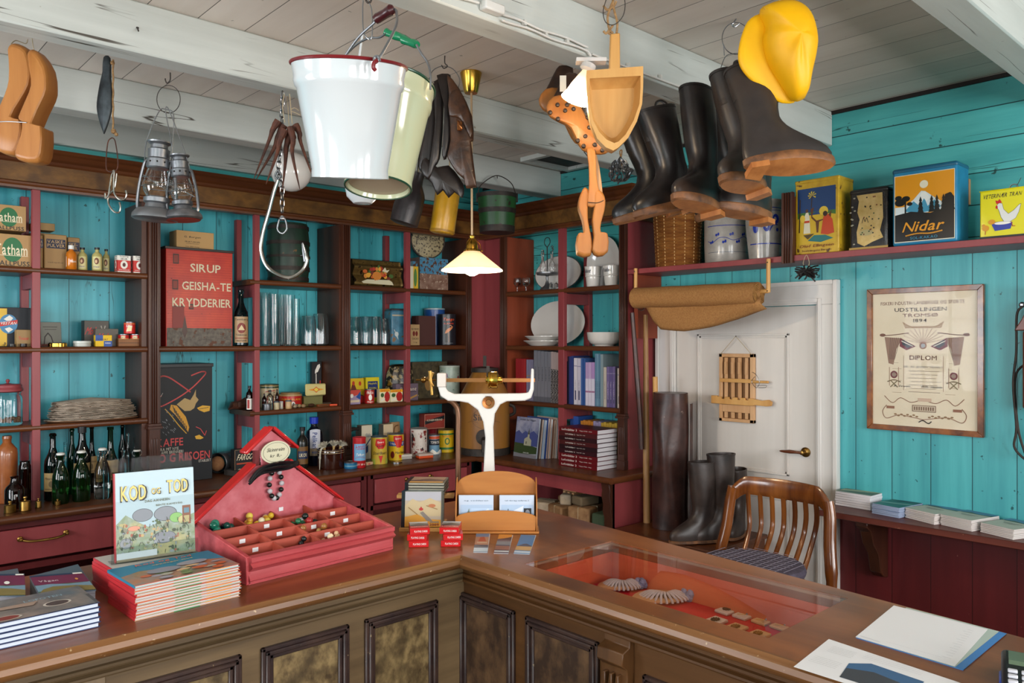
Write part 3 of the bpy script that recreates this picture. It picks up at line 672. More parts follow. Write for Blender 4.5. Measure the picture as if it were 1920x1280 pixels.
# second shelf
t=carton('b',-30,60,576,S2,4.80,.12,'22252b','display_box','black box with a blue globe disc at the far left','box')
w_,h=t['w'],t['h']; prt(t,w_,h,[('r',.25,.02,.47,.97,'d9ae30'),('c',.50,.58,.19,.245,'3f7ea6'),('p',[(.40,.70),(.52,.80),(.60,.73),(.55,.66),(.46,.66)],W_),('p',[(.42,.46),(.52,.50),(.6,.44),(.5,.36)],W_),('p',[(.31,.51),(.69,.59),(.69,.69),(.31,.61)],RD),('t','VESTAN',.50,.60,.33,.075,W_,.3),('t','-PÅ',.45,.08,.14,.13,K_)])
carton('b',31,58,618,S2,4.72,.05,'9a7a4c','small_carton','tiny brown carton in front of the globe box','box',[('t','Trosser',.5,.5,.7,.2,RD),('r',.1,.1,.9,.13,'6b4a2a')])
carton('b',77,116,603,S2,4.85,.02,'7d7d74','folding_card','grey printed card with an arch leaning behind the brass lid','card',[('l',[(.15,.1),(.2,.4),(.35,.55),(.5,.4),(.6,.1)],.006,'3a3430'),('l',[(.12,.8),(.8,.8)],.004,'4a4640'),('l',[(.2,.7),(.75,.7)],.003,'4a4640'),('r',0,.02,1,.1,'6b2a24')],tilt=-.15)
p=bpos(108,S2,4.71); t=thing('jar_lid','ribbed brass jar lid lying on the second shelf','lid',p)
g=G(); n=40; g.loft([[((.042+.0025*(k%2))*cos(2*pi*k/n),(.042+.0025*(k%2))*sin(2*pi*k/n),z) for k in range(n)] for z in (.0005,.018)]); g.done('ribbed_ring','gold',t); G().lathe([(.04,.018),(.04,.022),(.001,.022)],24).done('cap_top','iron',t)
loc,r0,r,h=rslot('b',137,171,639,S2,4.72); t=thing('flat_tin','low round white tin between the brass lid and the blue and yellow box','tin',loc)
G().lathe([(.001,.0005),(r*.95,.0005),(r,.004),(r*.96,h*.7)],28).done('body',pc('b9bcb4',.3),t); G().lathe([(r*.98,h*.55),(r*1.02,h*.6),(r,h),(.001,h)],28).done('lid',pc('c4c8c0',.3),t)
GY_='55504a'
carton('b',158,204,601,S2,4.82,.06,GY_,'coffee_box','large grey box with red script behind the blue and yellow box','box',[('t','Mohn',.35,.6,.55,.3,RD,.4),('l',[(.65,.2),(.85,.8)],.006,'9a9488'),('l',[(.85,.25),(.68,.8)],.006,'9a9488')],els=[('r',0,0,1,1,'33302c')])
carton('b',179,222,616,S2,4.77,.05,'5d5850','coffee_box','smaller grey box with red script standing in front of the large grey box','box',[('t','Mohn',.42,.55,.6,.4,RD,.4)])
carton('b',179,210,628,S2,4.70,.035,YL,'small_carton','small blue and yellow chequered box on the second shelf','box',[('r',0,.5,.45,1,BL),('r',.5,0,1,.5,BL),('t','TAXKORT',.4,.62,.7,.14,K_,.3),('t','NORSK',.75,.3,.35,.12,W_)])
carton('b',222,264,635,S2,4.72,.07,'8a5a34','flat_wooden_box','flat brown box under the small red tins','box',[('r',0,.42,1,.5,'4d2d18')])
RT=[('r',0,.1,1,.9,RD),('c',.5,.5,.16,.32,'e2cf9c'),('l',[(0,.12),(1,.12)],.002,'e2c46a'),('t','SILD',.5,.45,.3,.3,K_)]
can('b',221,242,626,S2+.041,4.745,'b5201c','food_tin','left low red tin under the taller red tin','tin',RT)
can('b',243,265,626,S2+.041,4.745,'b5201c','food_tin','right low red tin under the taller red tin','tin',RT)
can('b',232,254,603,S2+.072,4.745,'b5201c','food_tin','red and cream tin stacked on top of two low tins','tin',[('r',0,.06,1,.94,RD),('p',[(.3,.2),(.45,.8),(.7,.7),(.65,.25)],'e2cf9c'),('l',[(0,.9),(1,.9)],.002,'e2c46a'),('t','Salami',.5,.7,.4,.16,W_)])
# small clutter on the far-left second shelf
for i,(u,c,hh) in enumerate(((70,'3a2c24',.03),(23,'23201e',.012),(44,'1d1c1c',.014))):
    p=bpos(u,S2,4.70); t=thing('trinket_pot',['small brown pot between the red upright and the printed card','black flat lid below the globe box','low black tin in front of the tiny brown carton'][i],'pot',p); G().lathe([(.001,.0005),(.014,.0005),(.016,.003),(.015,hh)],16).done('body',pc(c,.3),t); G().lathe([(.0155,hh),(.0155,hh+.003),(.001,hh+.003)],16).done('rim',pc('3a3836',.3),t)
# third shelf: glass jar and flatbread
loc,r0,r,h=rslot('b',-14,43,733,S3,4.76); t=thing('glass_jar','large glass storage jar with a turned red lid at the far left','jar',loc)
G().lathe([(.001,.0005),(r*.93,.0005),(r,.01),(r,h*.75),(r*.97,h*.83),(r*.85,h*.9),(r*.88,h*.93),(r*.95,h),(r*.90,h),(r*.8,h*.9),(r*.9,h*.8),(r*.93,h*.7),(r*.93,.015),(.001,.015)],36).done('jar_glass','glass',t)
G().lathe([(.001,h*.97),(r*.85,h*.97),(r*1.04,h*1.0),(r*1.06,h*1.06),(r*.96,h*1.12),(r*.97,h*1.17),(r*.9,h*1.2),(r*.3,h*1.22),(r*.08,h*1.24),(r*.1,h*1.27),(r*.15,h*1.30),(r*.1,h*1.35),(.001,h*1.36)],36).done('lid','redp',t)
g=G(); 
for k in range(26): a=RR.random()*6.28; q=RR.random()**.5*r*.8; g.ball((q*cos(a),q*sin(a),.024+RR.random()*.014),.011,7)
g.done('contents',pc('7a5638',.7),t)['kind']='stuff'
c=(XatY(78,4.74)+XatY(262,4.74))/2; hw=(XatY(258,4.72)-XatY(80,4.72))/2
t=thing('flatbread_platter','round board of stacked crumbling flatbread on the third shelf at the left','platter',(c,4.735,S3))
G().lathe([(.001,.0005),(hw*.9,.0005),(hw*1.0,.006),(hw*.98,.010),(.001,.008)],48,sy=.44).done('board',pc('6d4c33',.6),t)
fm=mk('flatbread','a89684',.8,'bfae9c',30,bump=.4,spk=('70503c',40,.66))
for k in range(16):
    z=.010+k*.0062; q=hw*(.97-.0035*k-.0032*k*(k/16)**1.5*2)*(1-.05*RR.random()); ox=(RR.random()-.5)*.02; g=G(); ring=[]
    n=46; jag=[1+.022*RR.uniform(-1,1)+.02*sin(3*2*pi*j/n+k) for j in range(n)]
    T=[[ (ox+q*s*jag[j]*cos(2*pi*j/n), q*s*.44*jag[j]*sin(2*pi*j/n), z+zz+(.002*RR.random() if s>.9 else 0)+(.018*(k/15)**2*(1-s))) for j in range(n)] for s,zz in ((1,0),(1,.002),(.5,.0045),(.02,.005))]
    g.loft(T,cap=True).done('flatbread_sheet',fm,t)
# base: stoneware, brown bottles, weights
amb=glassmat('3a1008'); grn=glassmat('0e3a1c'); dkg=glassmat('08140c'); clr=M['glass']
loc,r0,r,h=rslot('b',-8,34,817,BT,4.72); bottle(loc,r,h,mk('brown_stoneware','8a4a22',.3,'9c5a2e',20,coat=.5),'tall brown stoneware bottle at the far left of the worktop','stone',n=28,name='stoneware_bottle')
loc,r0,r,h=rslot('b',34,59,863,BT,4.62); bottle(loc,r,h,amb,'taller amber glass bottle beside the red upright','jar')
loc,r0,r,h=rslot('b',8,47,892,BT,4.53); bottle(loc,r,h,amb,'short amber glass bottle behind the brass weights','beer')
for i,(a,b,vt) in enumerate(((7,31,942),(36,58,934),(66,78,936),(102,114,937))):
    uc=(a+b)/2; loc,r0,r,h=rslot('b',a,b,vt,BT,4.42 if i<2 else 4.46)
    t=thing('brass_weight',['largest brass weight with knob at the left end of the row','second largest brass weight, right of the largest','small brass weight in front of the red upright','smallest brass weight in front of the green bottles'][i],'weight',loc)
    G().lathe([(.001,.0005),(r,.0005),(r*1.03,.003),(r*1.03,h*.12),(r*.98,h*.15),(r*.98,h*.75),(r*.9,h*.8)],22).done('body','brass',t); G().lathe([(r*.9,h*.8),(r*.3,h*.84),(r*.22,h*.95),(r*.4,h*1.05),(r*.35,h*1.15),(.001,h*1.18)],16).done('knob','brass',t)
LB=[('r',.03,0,.97,1,'9a8052'),('r',.1,.1,.9,.14,'5a4426'),('t','Mineralvand',.5,.7,.7,.14,'4a3520'),('c',.5,.4,.14,.18,'6b5530')]
BT2=[ # u0,u1,vtop,Y,kind,glass,stop,label,text
 (82,116,812,4.62,'tall',dkg,None,(.15,.42,LB),'tall black-green bottle with an old tan label, leftmost of the bottles'),
 (97,130,848,4.50,'swing',glassmat('1c4a1e'),'swing',None,'short green swing-stopper bottle in front, left of the pair'),
 (114,131,829,4.76,'flask',clr,None,None,'pale clear bottle standing at the back between dark ones'),
 (124,146,803,4.74,'tall',grn,None,None,'tall plain green bottle behind the swing-stopper bottles'),
 (137,171,802,4.62,'beer',dkg,'cap',(.15,.5,LB),'tall dark bottle with a wide tan label behind the right green swing-stopper bottle'),
 (135,170,844,4.50,'swing',glassmat('1c4a1e'),'swing',None,'short green swing-stopper bottle in front, right of the pair'),
 (160,184,798,4.72,'demi',dkg,None,(.3,.55,LB),'slim black bottle just right of the wide labelled bottle'),
 (176,208,839,4.50,'swing',clr,'swing',None,'clear glass swing-stopper bottle at the front of the bottles'),
 (190,224,800,4.66,'demi',grn,None,(.2,.5,LB),'round-shouldered green bottle with a tan label behind the clear bottle'),
 (221,238,797,4.78,'beer',dkg,None,None,'black bottle standing farthest back near the brown side panel'),
 (221,241,844,4.58,'flask',clr,None,None,'small clear bottle right of the clear swing-stopper bottle'),
 (232,247,812,4.72,'tall',clr,None,None,'narrow clear bottle in front of the side panel'),
 (246,258,820,4.80,'tall',clr,None,None,'thinnest clear bottle beside the side panel'),
 (243,271,842,4.62,'demi',grn,'swing',None,'green bottle with an open white porcelain stopper')]
for a,b,vt,Y,kd,gl,st,lb,tx in BT2:
    loc,r0,r,h=rslot('b',a,b,vt,BT,Y); bottle(loc,r,h,gl,tx,kd,st,lb)
# ================================================================ middle unit
# large red advertising tin
t=carton('b',311,436,466,S2,4.69,.24,'a8271f','grocery_tin','large red shop tin lettered in cream for syrup, tea and spices','tin',lid=('2a2220',.014,.006))
w_,h=t['w'],t['h']; rustm=mk('rusty_grey_tin','4c4540',.6,'6e665c',40,bump=.3,spk=('5a3624',24,.58)); redm=mk('brick_red_print','a8271f',.35,'c23a22',7,amt=(.4,.7),spk=('5a1a14',45,.70))
el=[('r',.012,.0,.988,.185,rustm),('r',.012,.185,.988,.965,redm)]
for i in range(30): el.append(('r',.012,.20+i*.0255,.988,.2025+i*.0255,'8c1c18'))
for x,z,a,b in ((.10,.83,.085,.10),(.09,.57,.085,.10),(.33,.375,.07,.055)): el+=[('r',x,z,x+a,z+b,'3a2420'),('r',x+.012,z+.012,x+a-.012,z+b-.012,'7a2a20')]
el+=[('p',[(.09,.185),(.26,.185),(.26,.405),(.09,.405)],'7a2420'),('r',.09,.395,.27,.41,'5a2a24'),('p',[(.23,.15),(.27,.08),(.31,.15),(.27,.32)],'4a3430')]
el+=[('t','SIRUP',.58,.80,.46,.085,'cfc4a6'),('t','GEISHA-TE',.60,.615,.74,.085,'cfc4a6'),('t','KRYDDERIER',.53,.445,.88,.085,'cfc4a6')]
prt(t,w_,h,el)
zt_=S2+h
carton('b',331,401,434,zt_,4.74,.12,'b8915c','cardboard_box','pale brown carton lying on top of the large red tin','box',[('t','G. Borgen',.42,.66,.44,.13,K_,.2),('t','FRUKT-DROPS',.42,.40,.40,.08,K_),('l',[(.25,.3),(.6,.3)],.0015,K_),('t','No 100 3 kg',.42,.12,.36,.07,K_)])
# black coffee tin
t=carton('b',292,398,682,BT,4.70,.25,'15181d','coffee_tin','tall black coffee tin painted with a face under a wide red hat','tin',lid=('191b20',.02,.006))
w_,h=t['w'],t['h']; HR='c04444'; 
def arc(P,n=5): return [(q.x,q.z) for q in smoothpts([(a,0,b) for a,b in P],n)]
el=[('l',arc([(.02,.86),(.10,.90),(.22,.89),(.38,.84),(.52,.79),(.60,.76)]),.008,HR),('l',arc([(.02,.64),(.15,.66),(.40,.72),(.62,.79),(.80,.87),(.88,.92),(.80,.93),(.62,.90)]),.007,HR),('l',[(.02,.70),(.10,.74)],.004,HR),('l',[(.02,.68),(.12,.76)],.002,'b9b3a8'),
 ('p',[(.36,.66),(.50,.71),(.60,.69),(.66,.735),(.70,.78),(.70,.72),(.75,.69),(.70,.66),(.67,.62),(.60,.60),(.50,.60)],'a38756'),
 ('p',[(.72,.62),(.82,.64),(.96,.63),(.95,.59),(.85,.58),(.76,.60)],'c9992c'),('l',[(.76,.61),(.93,.62)],.003,K_),
 ('p',[(.26,.66),(.36,.65),(.52,.55),(.58,.46),(.56,.42),(.48,.48),(.34,.57),(.24,.62)],'c08a24'),('l',arc([(.16,.625),(.26,.57),(.40,.48),(.53,.41)]),.005,'c9992c')]
for k in range(9): el.append(('l',[(.29+k*.03,.65-k*.022),(.33+k*.025,.59-k*.018)],.004,K_))
for k in range(26): a=.03+RR.random()*.3; b=.40+RR.random()*.22; el.append(('l',[(a,b),(a+.02,b-.012)],.002,'8f9299'))
el+=[('l',[(.70,.46),(.78,.44),(.86,.38),(.89,.42)],.004,HR),('p',[(.68,.38),(.76,.39),(.84,.36),(.78,.35),(.70,.355)],'c9992c'),
 ('t','KAFFE',.24,.345,.46,.065,HR),('t','FRA MIT NYE',.22,.29,.34,.025,'b9b3a8'),('t','KAFFE BRENNERI',.26,.262,.42,.025,'b9b3a8'),('t','O G RIISOEN',.50,.215,.90,.072,HR),('t','ETABLERT',.86,.165,.22,.022,'b9b3a8'),('t','BERGEN',.12,.12,.28,.025,'b9b3a8')]
prt(t,w_,h,el)
g=G(); g.prism([(-w_*.40,.002),(w_*.30,.002),(w_*.42,.045),(w_*.36,.11),(-w_*.30,.11)],-.05,-.0015,'xz'); 
# bottle beside the tin, S2
loc,r0,r,h=rslot('b',438,466,543,S2,4.705); bottle(loc,r,h,glassmat('0a2c30'),'dark teal bottle with a printed paper label beside the big red tin','tall',None,(.06,.52,[('r',.02,0,.98,1,'a98a64'),('t','Tannberg',.5,.88,.86,.10,K_),('c',.5,.56,.26,.20,'7a2418'),('p',[(.3,.48),(.5,.68),(.7,.48)],'cdb78c'),('t','Tidsbitter',.5,.30,.7,.07,K_),('r',.08,.16,.92,.19,'7a2418'),('t','Likorfabrik',.5,.08,.6,.06,K_)]))
loc,r0,r,h=rslot('b',461,474,724,S3,4.73); bottle(loc,r,h,amb,'small amber medicine bottle with white label behind the red upright','flask','cap',(.05,.5,[('r',.1,0,.9,1,W_),('r',.2,.1,.5,.9,'a02a24')]))
t=thing('leather_pouch','dark brown leather pouch lying on the cut shelf end beside the medicine bottle','pouch',(XatY(446,4.86),4.84,S3))
G().loft([[(x+.0,y*s,.001+(.5+z*.5)*hh*s) for y,z in [(.03*cos(a*pi/4),sin(a*pi/4)) for a in range(8)]] for x,s,hh in ((-.07,.3,.03),(-.05,1,.05),(0,1,.055),(.05,1,.08),(.075,.8,.09))]).done('pouch_body','leather',t); G().box((-.02,-.034,.02),(.0,-.029,.05)).done('strap','leather',t)
# FARGO carton at the foot
t=carton('b',440,476,842,BT,4.70,.06,K_,'small_carton','dark carton with cream italic lettering behind the red upright','box',[('t','FARGO',.55,.70,.80,.24,'e4d8b8',.35),('r',.1,.42,.95,.48,'a8452a'),('t','Coffee',.5,.2,.7,.1,'cfc3a0',.3),('l',[(.01,.01),(.99,.01),(.99,.99),(.01,.99),(.01,.01)],.003,'8a6a4a')])
# scoop with lump, book below
p=atZ(430,884,BT); p.z=BT; 
t=thing('old_book','small worn brown book lying on the worktop','book',(p.x+.03,p.y-.13,BT),.3)
G().box((-.09,-.06,.001),(.09,.06,.004)).box((-.09,-.06,.031),(.09,.06,.034)).box((-.092,-.06,.001),(-.088,.06,.034)).done('cover',pc('3a3430',.6),t); G().box((-.087,-.057,.005),(.087,.057,.030)).done('pages',pc('7d5a38',.8),t)
t=thing('zinc_scoop','grey metal scoop with an open round mouth beside the black coffee tin','scoop',(p.x,p.y+.04,BT+.001),.6)
g=G(); rg=[]
for x,s in ((-.10,1.0),(-.04,1.0),(.04,.95),(.10,.55),(.13,.12)):
    rg.append([(x+(.05*cos(a)*(.5-.5*cos(a))*0),.062*s*sin(a),.064+.062*s*cos(a)) for a in [2*pi*k/24 for k in range(24)]])
g.loft(rg,cap=False); g.done('scoop_body','tin',t,solid=.002)
t=thing('dried_lump','pale brown dried lump resting in the mouth of the metal scoop','lump',(p.x-.085,p.y-.02,BT+.012)); g=G(); g.ball((0,0,.05),.043,16,sz=1.1); o=g.done('lump',mk('dried_crust','a0734c',.8,'86583a',25,bump=.5),None); o.parent=t
# ---- bay with the barrel
loc,r0,r,h=rslot('b',500,581,421,S1,4.82)
t=thing('wooden_keg','small dark green wooden keg with iron hoops on the top shelf','keg',loc)
bg=mk('old_green_stave','15281f',.45,'223b2c',14,(1,1,.1),bump=.3,spk=('6b4a22',20,.68))
n=36; prf=[(0,.90),(.05,.93),(.25,.985),(.5,1.0),(.75,.985),(.95,.93),(1,.90)]
g=G(); g.loft([[(r*s*(1-(.012 if k%3==0 else 0))*cos(2*pi*k/n),r*s*(1-(.012 if k%3==0 else 0))*sin(2*pi*k/n),.0005+z*h) for k in range(n)] for z,s in prf],cap=False)
g.lathe([(.001,h*.96),(r*.88,h*.96)],n,cap=False); g.lathe([(.001,.003),(r*.88,.003)],n,cap=False); g.done('staves',bg,t)
for z0,z1,s in ((.03,.09,.94),(.20,.27,.985),(.42,.46,1.0),(.64,.70,.99),(.90,.96,.945)):
    G().lathe([(r*s*1.0,z0*h),(r*s*1.025,z0*h),(r*s*1.025,z1*h),(r*s*1.0,z1*h)],n,cap=False).done('hoop','iron',t)
# tall glass cylinders and tumblers, second shelf
def glasspiece(side,u0,u1,vt,zs,f,label,kind='cyl',name='glass_vase',cat='vase',grp=None):
    loc,r0,r,h=rslot(side,u0,u1,vt,zs,f); t=thing(name,label,cat,loc,0,grp)
    th=.0025
    if kind=='cyl': P=[(.001,.0005),(r*.98,.0005),(r,.004),(r,h),(r-th,h),(r-th,.012),(.001,.010)]
    else: 
        o=[(.82,0),(.97,.03),(1,.25),(.97,.55),(.86,.85),(.80,1.0)]
        P=[(.001,.0005)]+[(a*r,b*h+.0005) for a,b in o]+[(a*r-th,b*h+.006) for a,b in o[::-1][0:]]+[(.001,.008)]
    G().lathe(P,30).done('glass_body','glass',t); return t
for i,(a,b,vt,Y) in enumerate(((487,507,548,4.76),(503,526,551,4.72),(520,542,552,4.80),(531,553,553,4.73),(548,562,560,4.80),(528,545,573,4.88))):
    glasspiece('b',a,b,vt,S2,Y,'tall straight glass cylinder, %s from the left in its group'%NTH[i],grp='tall glass cylinders')
for i,(a,b,vt,Y) in enumerate(((563,594,594,4.76),(584,618,590,4.74))):
    glasspiece('b',a,b,vt,S2,Y,['left','right'][i]+' rounded clear glass bowl next to the tall cylinders','tum','glass_bowl','bowl','rounded glass bowls')
for i,(a,b,vt,Y) in enumerate(((654,680,596,4.74),(672,700,595,4.83),(692,716,595,4.73),(708,733,599,4.80))):
    glasspiece('b',a,b,vt,S2,Y,NTH[i]+' rounded glass bowl from the left, beside the blue tin','tum','glass_bowl','bowl','rounded glass bowls')
# third shelf: tins and trifles
can('b',487,523,720,S3,4.86,'a3946c','food_tin','tall cream tin with small print behind the little bottles','tin',[('r',0,.1,1,.86,'b8a684'),('l',[(.3,.72),(.7,.78)],.005,'a02a24'),('t','AROMA',.5,.5,.5,.12,'5a3a22'),('r',0,.88,1,.95,'31432f')],lid='brass')
can('b',523,566,738,S3,4.80,'b3201c','food_tin','wide red tin with a pale wooden lid and gold print','tin',[('t','PRIMA BLANK',.5,.72,.75,.16,'d9a62c'),('c',.55,.30,.07,.24,W_),('c',.56,.28,.035,.14,'222'*2),('r',0,.02,1,.06,'d9a62c')],lid='a98a5c',lh=.012)
loc,r0,r,h=rslot('b',526,563,727,S3+.075,4.80); t=thing('round_wooden_lid','pale round lid resting on the wide red tin','lid',(loc.x,loc.y,S3+.0785)); G().lathe([(.001,.0005),(r,.0005),(r,.016),(r*.96,.019),(.001,.019)],28).done('disc',pc('8c6d42',.5),t)
for i,(a,b,vt,Y,gl) in enumerate(((491,500,738,4.73,amb),(500,512,732,4.72,clr),(511,518,735,4.74,clr),(516,523,730,4.72,amb))):
    loc,r0,r,h=rslot('b',a,b,vt,S3,Y); bottle(loc,r,h,gl,['tiny amber vial at the left of the trifles','clear vial with a glass stopper in front of the cream tin','slim clear vial between two others','tiny amber vial in front of the red tin edge'][i],'flask','cork' if i!=1 else 'cap',n=12,name='glass_vial')
for i,(a,b,vt,Y,c,l2) in enumerate(((513,524,752,4.69,'b9ab88','39404a'),(524,531,752,4.73,'cfc9bc','b8bcc0'),(535,547,750,4.69,'b79468','4b5560'))):
    can('b',a,b,vt,S3,Y,c,'ointment_pot',['cream pot with a dark blue lid, left of three','small white pot, middle of three','tan pot with a blue-grey lid, right of three'][i]+' on the trifles shelf','pot',lid=l2,lh=.008)
can('b',492,509,757,S3,4.685,'tin','small_tin','flat shiny metal tin at the front edge left of the three pots','tin')
for i,(u,c) in enumerate(((553,'a8957a'),(561,'b59a70'),(556,'8f7f6c'),(569,'9a7a50'))):
    p=bpos(u,S3,4.69+.02*(i%3)); t=thing('pebble',['pale speckled pebble right of the tan pot','rounded sandy pebble behind the pale one','small grey pebble in the middle of the pebbles','tan pebble nearest the yellow tin'][i],'pebble',p); o=G().ball((0,0,.0125),.016,10,sz=.78).done('stone',mk('pebble_%d'%i,c,.6,'6a5a48',60),t)
t=carton('b',570,605,742,S3,4.76,.06,'6e6a3c','cigarette_tin','flat old green tin lying under the upright yellow tin','tin',lid=('5c5a34',.006,.002))
zz=S3+t['h']+.002
t=carton('b',574,612,719,zz,4.75,.02,'c9bb7c','tobacco_tin','yellow tin with an orange diamond standing on its edge','tin',[('p',[(.1,.5),(.5,.36),(.9,.5),(.5,.64)],'d98a1e'),('p',[(.34,.5),(.5,.24),(.66,.5),(.5,.76)],'c2431c'),('p',[(.38,.5),(.5,.32),(.62,.5),(.5,.68)],'dcc44a')],bev=.007,tilt=-.05)
t=carton('b',585,603,678,S3,4.90,.03,'1d1c1f','pipe_box','tall black box with a white clay pipe pictured on it','box',[('l',[(.45,.05),(.42,.72)],.006,W_),('p',[(.30,.72),(.60,.76),(.85,.88),(.80,.95),(.55,.92),(.32,.80)],W_),('l',[(.75,.08),(.85,.55)],.008,RD)])
t=carton('b',597,618,753,S3,4.69,.03,'8a4a20','match_box','brown matchbox lying at the shelf edge','box',[('r',.0,.3,1,.7,'3c2a18')],rz=.1,h=.014); 
carton('b',619,632,753,S3,4.69,.03,'d0471c','match_box','orange box end beside the brown matchbox','box',rz=-.2,h=.012)
carton('b',596,630,745,S3,4.78,.06,'4a3a2c','flat_tin','long dark tin behind the matchbox','tin',lid=('3a2a20',.005,.002),h=.018)
t=thing('dark_stone','rounded dark brown stone in front of the old green tin','stone',bpos(584,S3,4.70)); G().ball((0,0,.0125),.024,12,sz=.5,sy=.7).done('stone',pc('3a2418',.4),t)
# worktop in front of / under that bay
loc,r0,r,h=rslot('b',572,605,785,BT,4.76); bottle(loc,r,h,pc('0f1320',.12),'large dark bottle with blue cap and a tall white label','flask','bluecap',(.22,.80,[('r',.30,.05,.85,.95,'c9ccda'),('c',.575,.93,.275,.06,'c9ccda'),('r',.3,.0,.85,.28,'8f7f68'),('t','4001',.58,.13,.36,.09,BL)]),rz=-.5)
# vertical script on the ink bottle label
prt(list(COL.objects)[-2] if False else [o for o in COL.objects if o.get('label','').startswith('large dark bottle with blue')][0],.1,.16,[],z0=.05) if False else None
ink=[o for o in COL.objects if o.get('label','').startswith('large dark bottle with blue')][0]
prt(ink,.115,.05,[('t','Pelikan',.5,.5,.92,.62,'24397c')],z0=-.025,eps=.0016,name='vertical_script',T=Matrix.Translation((.0065,-r-.0002,h*.55))@Matrix.Rotation(pi/2,4,'Y'))
loc,r0,r,h=rslot('b',556,578,802,BT,4.68); bottle(loc,r,h,pc('1b1a16',.2),'brown square-shouldered bottle with a dark gold label behind the red box roof','flask','cap',(.12,.55,[('r',0,0,1,1,'6b4a22'),('r',.08,.3,.92,.75,'1e2a4a'),('t','LIKOR',.5,.52,.6,.2,CR)]))
loc,r0,r,h=rslot('b',487,502,802,BT,4.80); bottle(loc,r,h,clr,'clear bottle partly hidden behind the little red roof','beer')
loc,r0,r,h=rslot('b',486,503,858,BT,4.62); bottle(loc,r,h,clr,'square clear bottle standing below the little red roof','flask','cap')
loc,r0,r,h=rslot('b',526,548,856,BT,4.66); bottle(loc,r,h,grn,'short green bottle just behind the bead display','flask','cork')
# brown jar with brushes
loc,r0,r,h=rslot('b',595,645,840,BT,4.56); t=thing('glazed_crock','shiny dark brown glazed pot with two fine cream rings holding shaving brushes','crock',loc)
bj=mk('brown_glaze','2f120a',.12,coat=.6)
G().lathe([(.001,.0005),(r*.95,.0005),(r,.01),(r,h*.78),(r*1.03,h*.80),(r*1.03,h*.97),(r,h),(r*.93,h),(r*.93,.02),(.001,.02)],32).done('pot_body',bj,t)
g=G(); 
for z in (.80,.90): g.lathe([(r*1.031,z*h),(r*1.034,z*h+.001),(r*1.031,z*h+.003)],32,cap=False)
g.done('glaze_rings',pc('a8906a',.3),t)
bris=mk('white_bristle','c9c3b4',.8,'a8a08c',90,bump=.5); PJ=loc; hj=h
for i,(dx,dy,lean,tx) in enumerate(((-.035,-.03,-.3,'left'),(.01,-.02,.15,'middle'),(.06,.0,.42,'right'))):
    t=thing('shaving_brush','%s cream bristle brush standing in the brown glazed pot'%tx,'brush',(PJ.x+dx*.6,PJ.y+dy*.6,BT+.035),0,None,rot=(-.1,lean,0))
    L_=hj*1.02
    G().lathe([(.006,0),(.007,L_*.7),(.010,L_*.8),(.011,L_*.82)],10).done('handle',pc('b89a64',.5),t)
    g=G(); 
    for k in range(170):
        a=RR.random()*6.28; sp=.1+.95*RR.random(); l=.026+.016*RR.random(); b0=Vector((.008*cos(a),.008*sin(a),L_*.82))
        e_=b0+Vector((sin(sp)*cos(a),sin(sp)*sin(a),cos(sp)))*l
        g.tube([b0,(b0+e_)/2+Vector((0,0,.004)),e_],[.0014,.0012,.0008],3)
    o=g.done('bristles',bris,t); o['kind']='stuff'
t=thing('tassel','cream cotton tassel hanging over the left rim of the brown pot','tassel',(PJ.x-r*.93,PJ.y-r*.35,BT))
g=G(); 
for k in range(9): q=(k-4)*.0022; g.tube(smoothpts([(.03,0,hj*1.12),(.0,q,hj*1.08),(-.012,q,hj*.9),(-.016+q*.5,q*1.6,hj*.5),(-.017+q,q*2,.004+abs(q))],3),.0016,4)
g.done('threads',bris,t); G().tube([(-.018,0,hj*.62),(-.014,0,hj*.62)],.012,8).done('knot',bris,t)
can('b',645,670,865,BT,4.47,'1d5a80','round_tin','low round teal blue tin right of the brown pot','tin',[('r',0,.25,1,.85,'1d6a92'),('r',0,.48,1,.56,'9ab4b0')])
# ---- bay 5/6 top shelf
loc,r0,w_,h=slot('b',664,748,487,S1,4.70)
t=thing('ornate_biscuit_tin','bulging old gold biscuit tin with a painted fruit still life','tin',loc,-.05)
PR=[(0,.0),(.004,.0),(-.004,.02),(-.014,.06),(-.016,.12),(-.004,.3),(.012,.42),(.004,.55),(-.012,.66),(-.014,.72),(.004,.78),(.012,.82),(.016,.96),(.03,1.0),(.17,1.0),(.18,.96),(.184,.8),(.2,.66),(.18,.45),(.2,.1),(.19,0)]
GT=mk('worn_gold_tin','5e4a26',.35,'806636',30,metal=.6,bump=.15,spk=('2c1f12',30,.62))
ring=lambda x,s:[(x+0,(a-.09)*s+.09,.0005+b*h*1.0) for a,b in PR]
g=G(); g.loft([ring(-w_/2,1),ring(w_/2-.0,1)]); g.done('body',GT,t,bev=.002)
for s_ in (-1,): G().loft([[(w_/2,a,b*h+.0005) for a,b in PR],[(w_/2+.012,(a-.09)*1.08+.09,(b-.5)*h*1.0+h*.5) for a,b in PR]]).done('end_cap',GT,t)
el=[('p',[(.10,.05),(.92,.02),(.88,.16),(.80,.24),(.2,.22),(.06,.12)],'c7bfa0')]
FR=['b5561c','8f2a1c','c27a30','5c7a2c','a8321f','d0962e','6a2418','3f5a24']
for k in range(34):
    x=.14+RR.random()*.72; el.append(('c',x,.24+RR.random()*(.55-abs(x-.5)*.6),.035+.03*RR.random(),.06+.05*RR.random(),FR[k%8]))
el+=[('c',.46,.40,.12,.19,'c2762a'),('p',[(.6,.62),(.68,.8),(.72,.66),(.8,.7),(.74,.56)],'cfc6a8')]
prt(t,w_*.80,h*.84,el,y=-.017,z0=h*.06,name='fruit_picture')
carton('b',746,756,498,S1,4.74,.10,'2a2a24','dark_tin','narrow dark tin squeezed behind the red upright beside the gold tin','tin',lid=('1f1f1c',.01,.002))
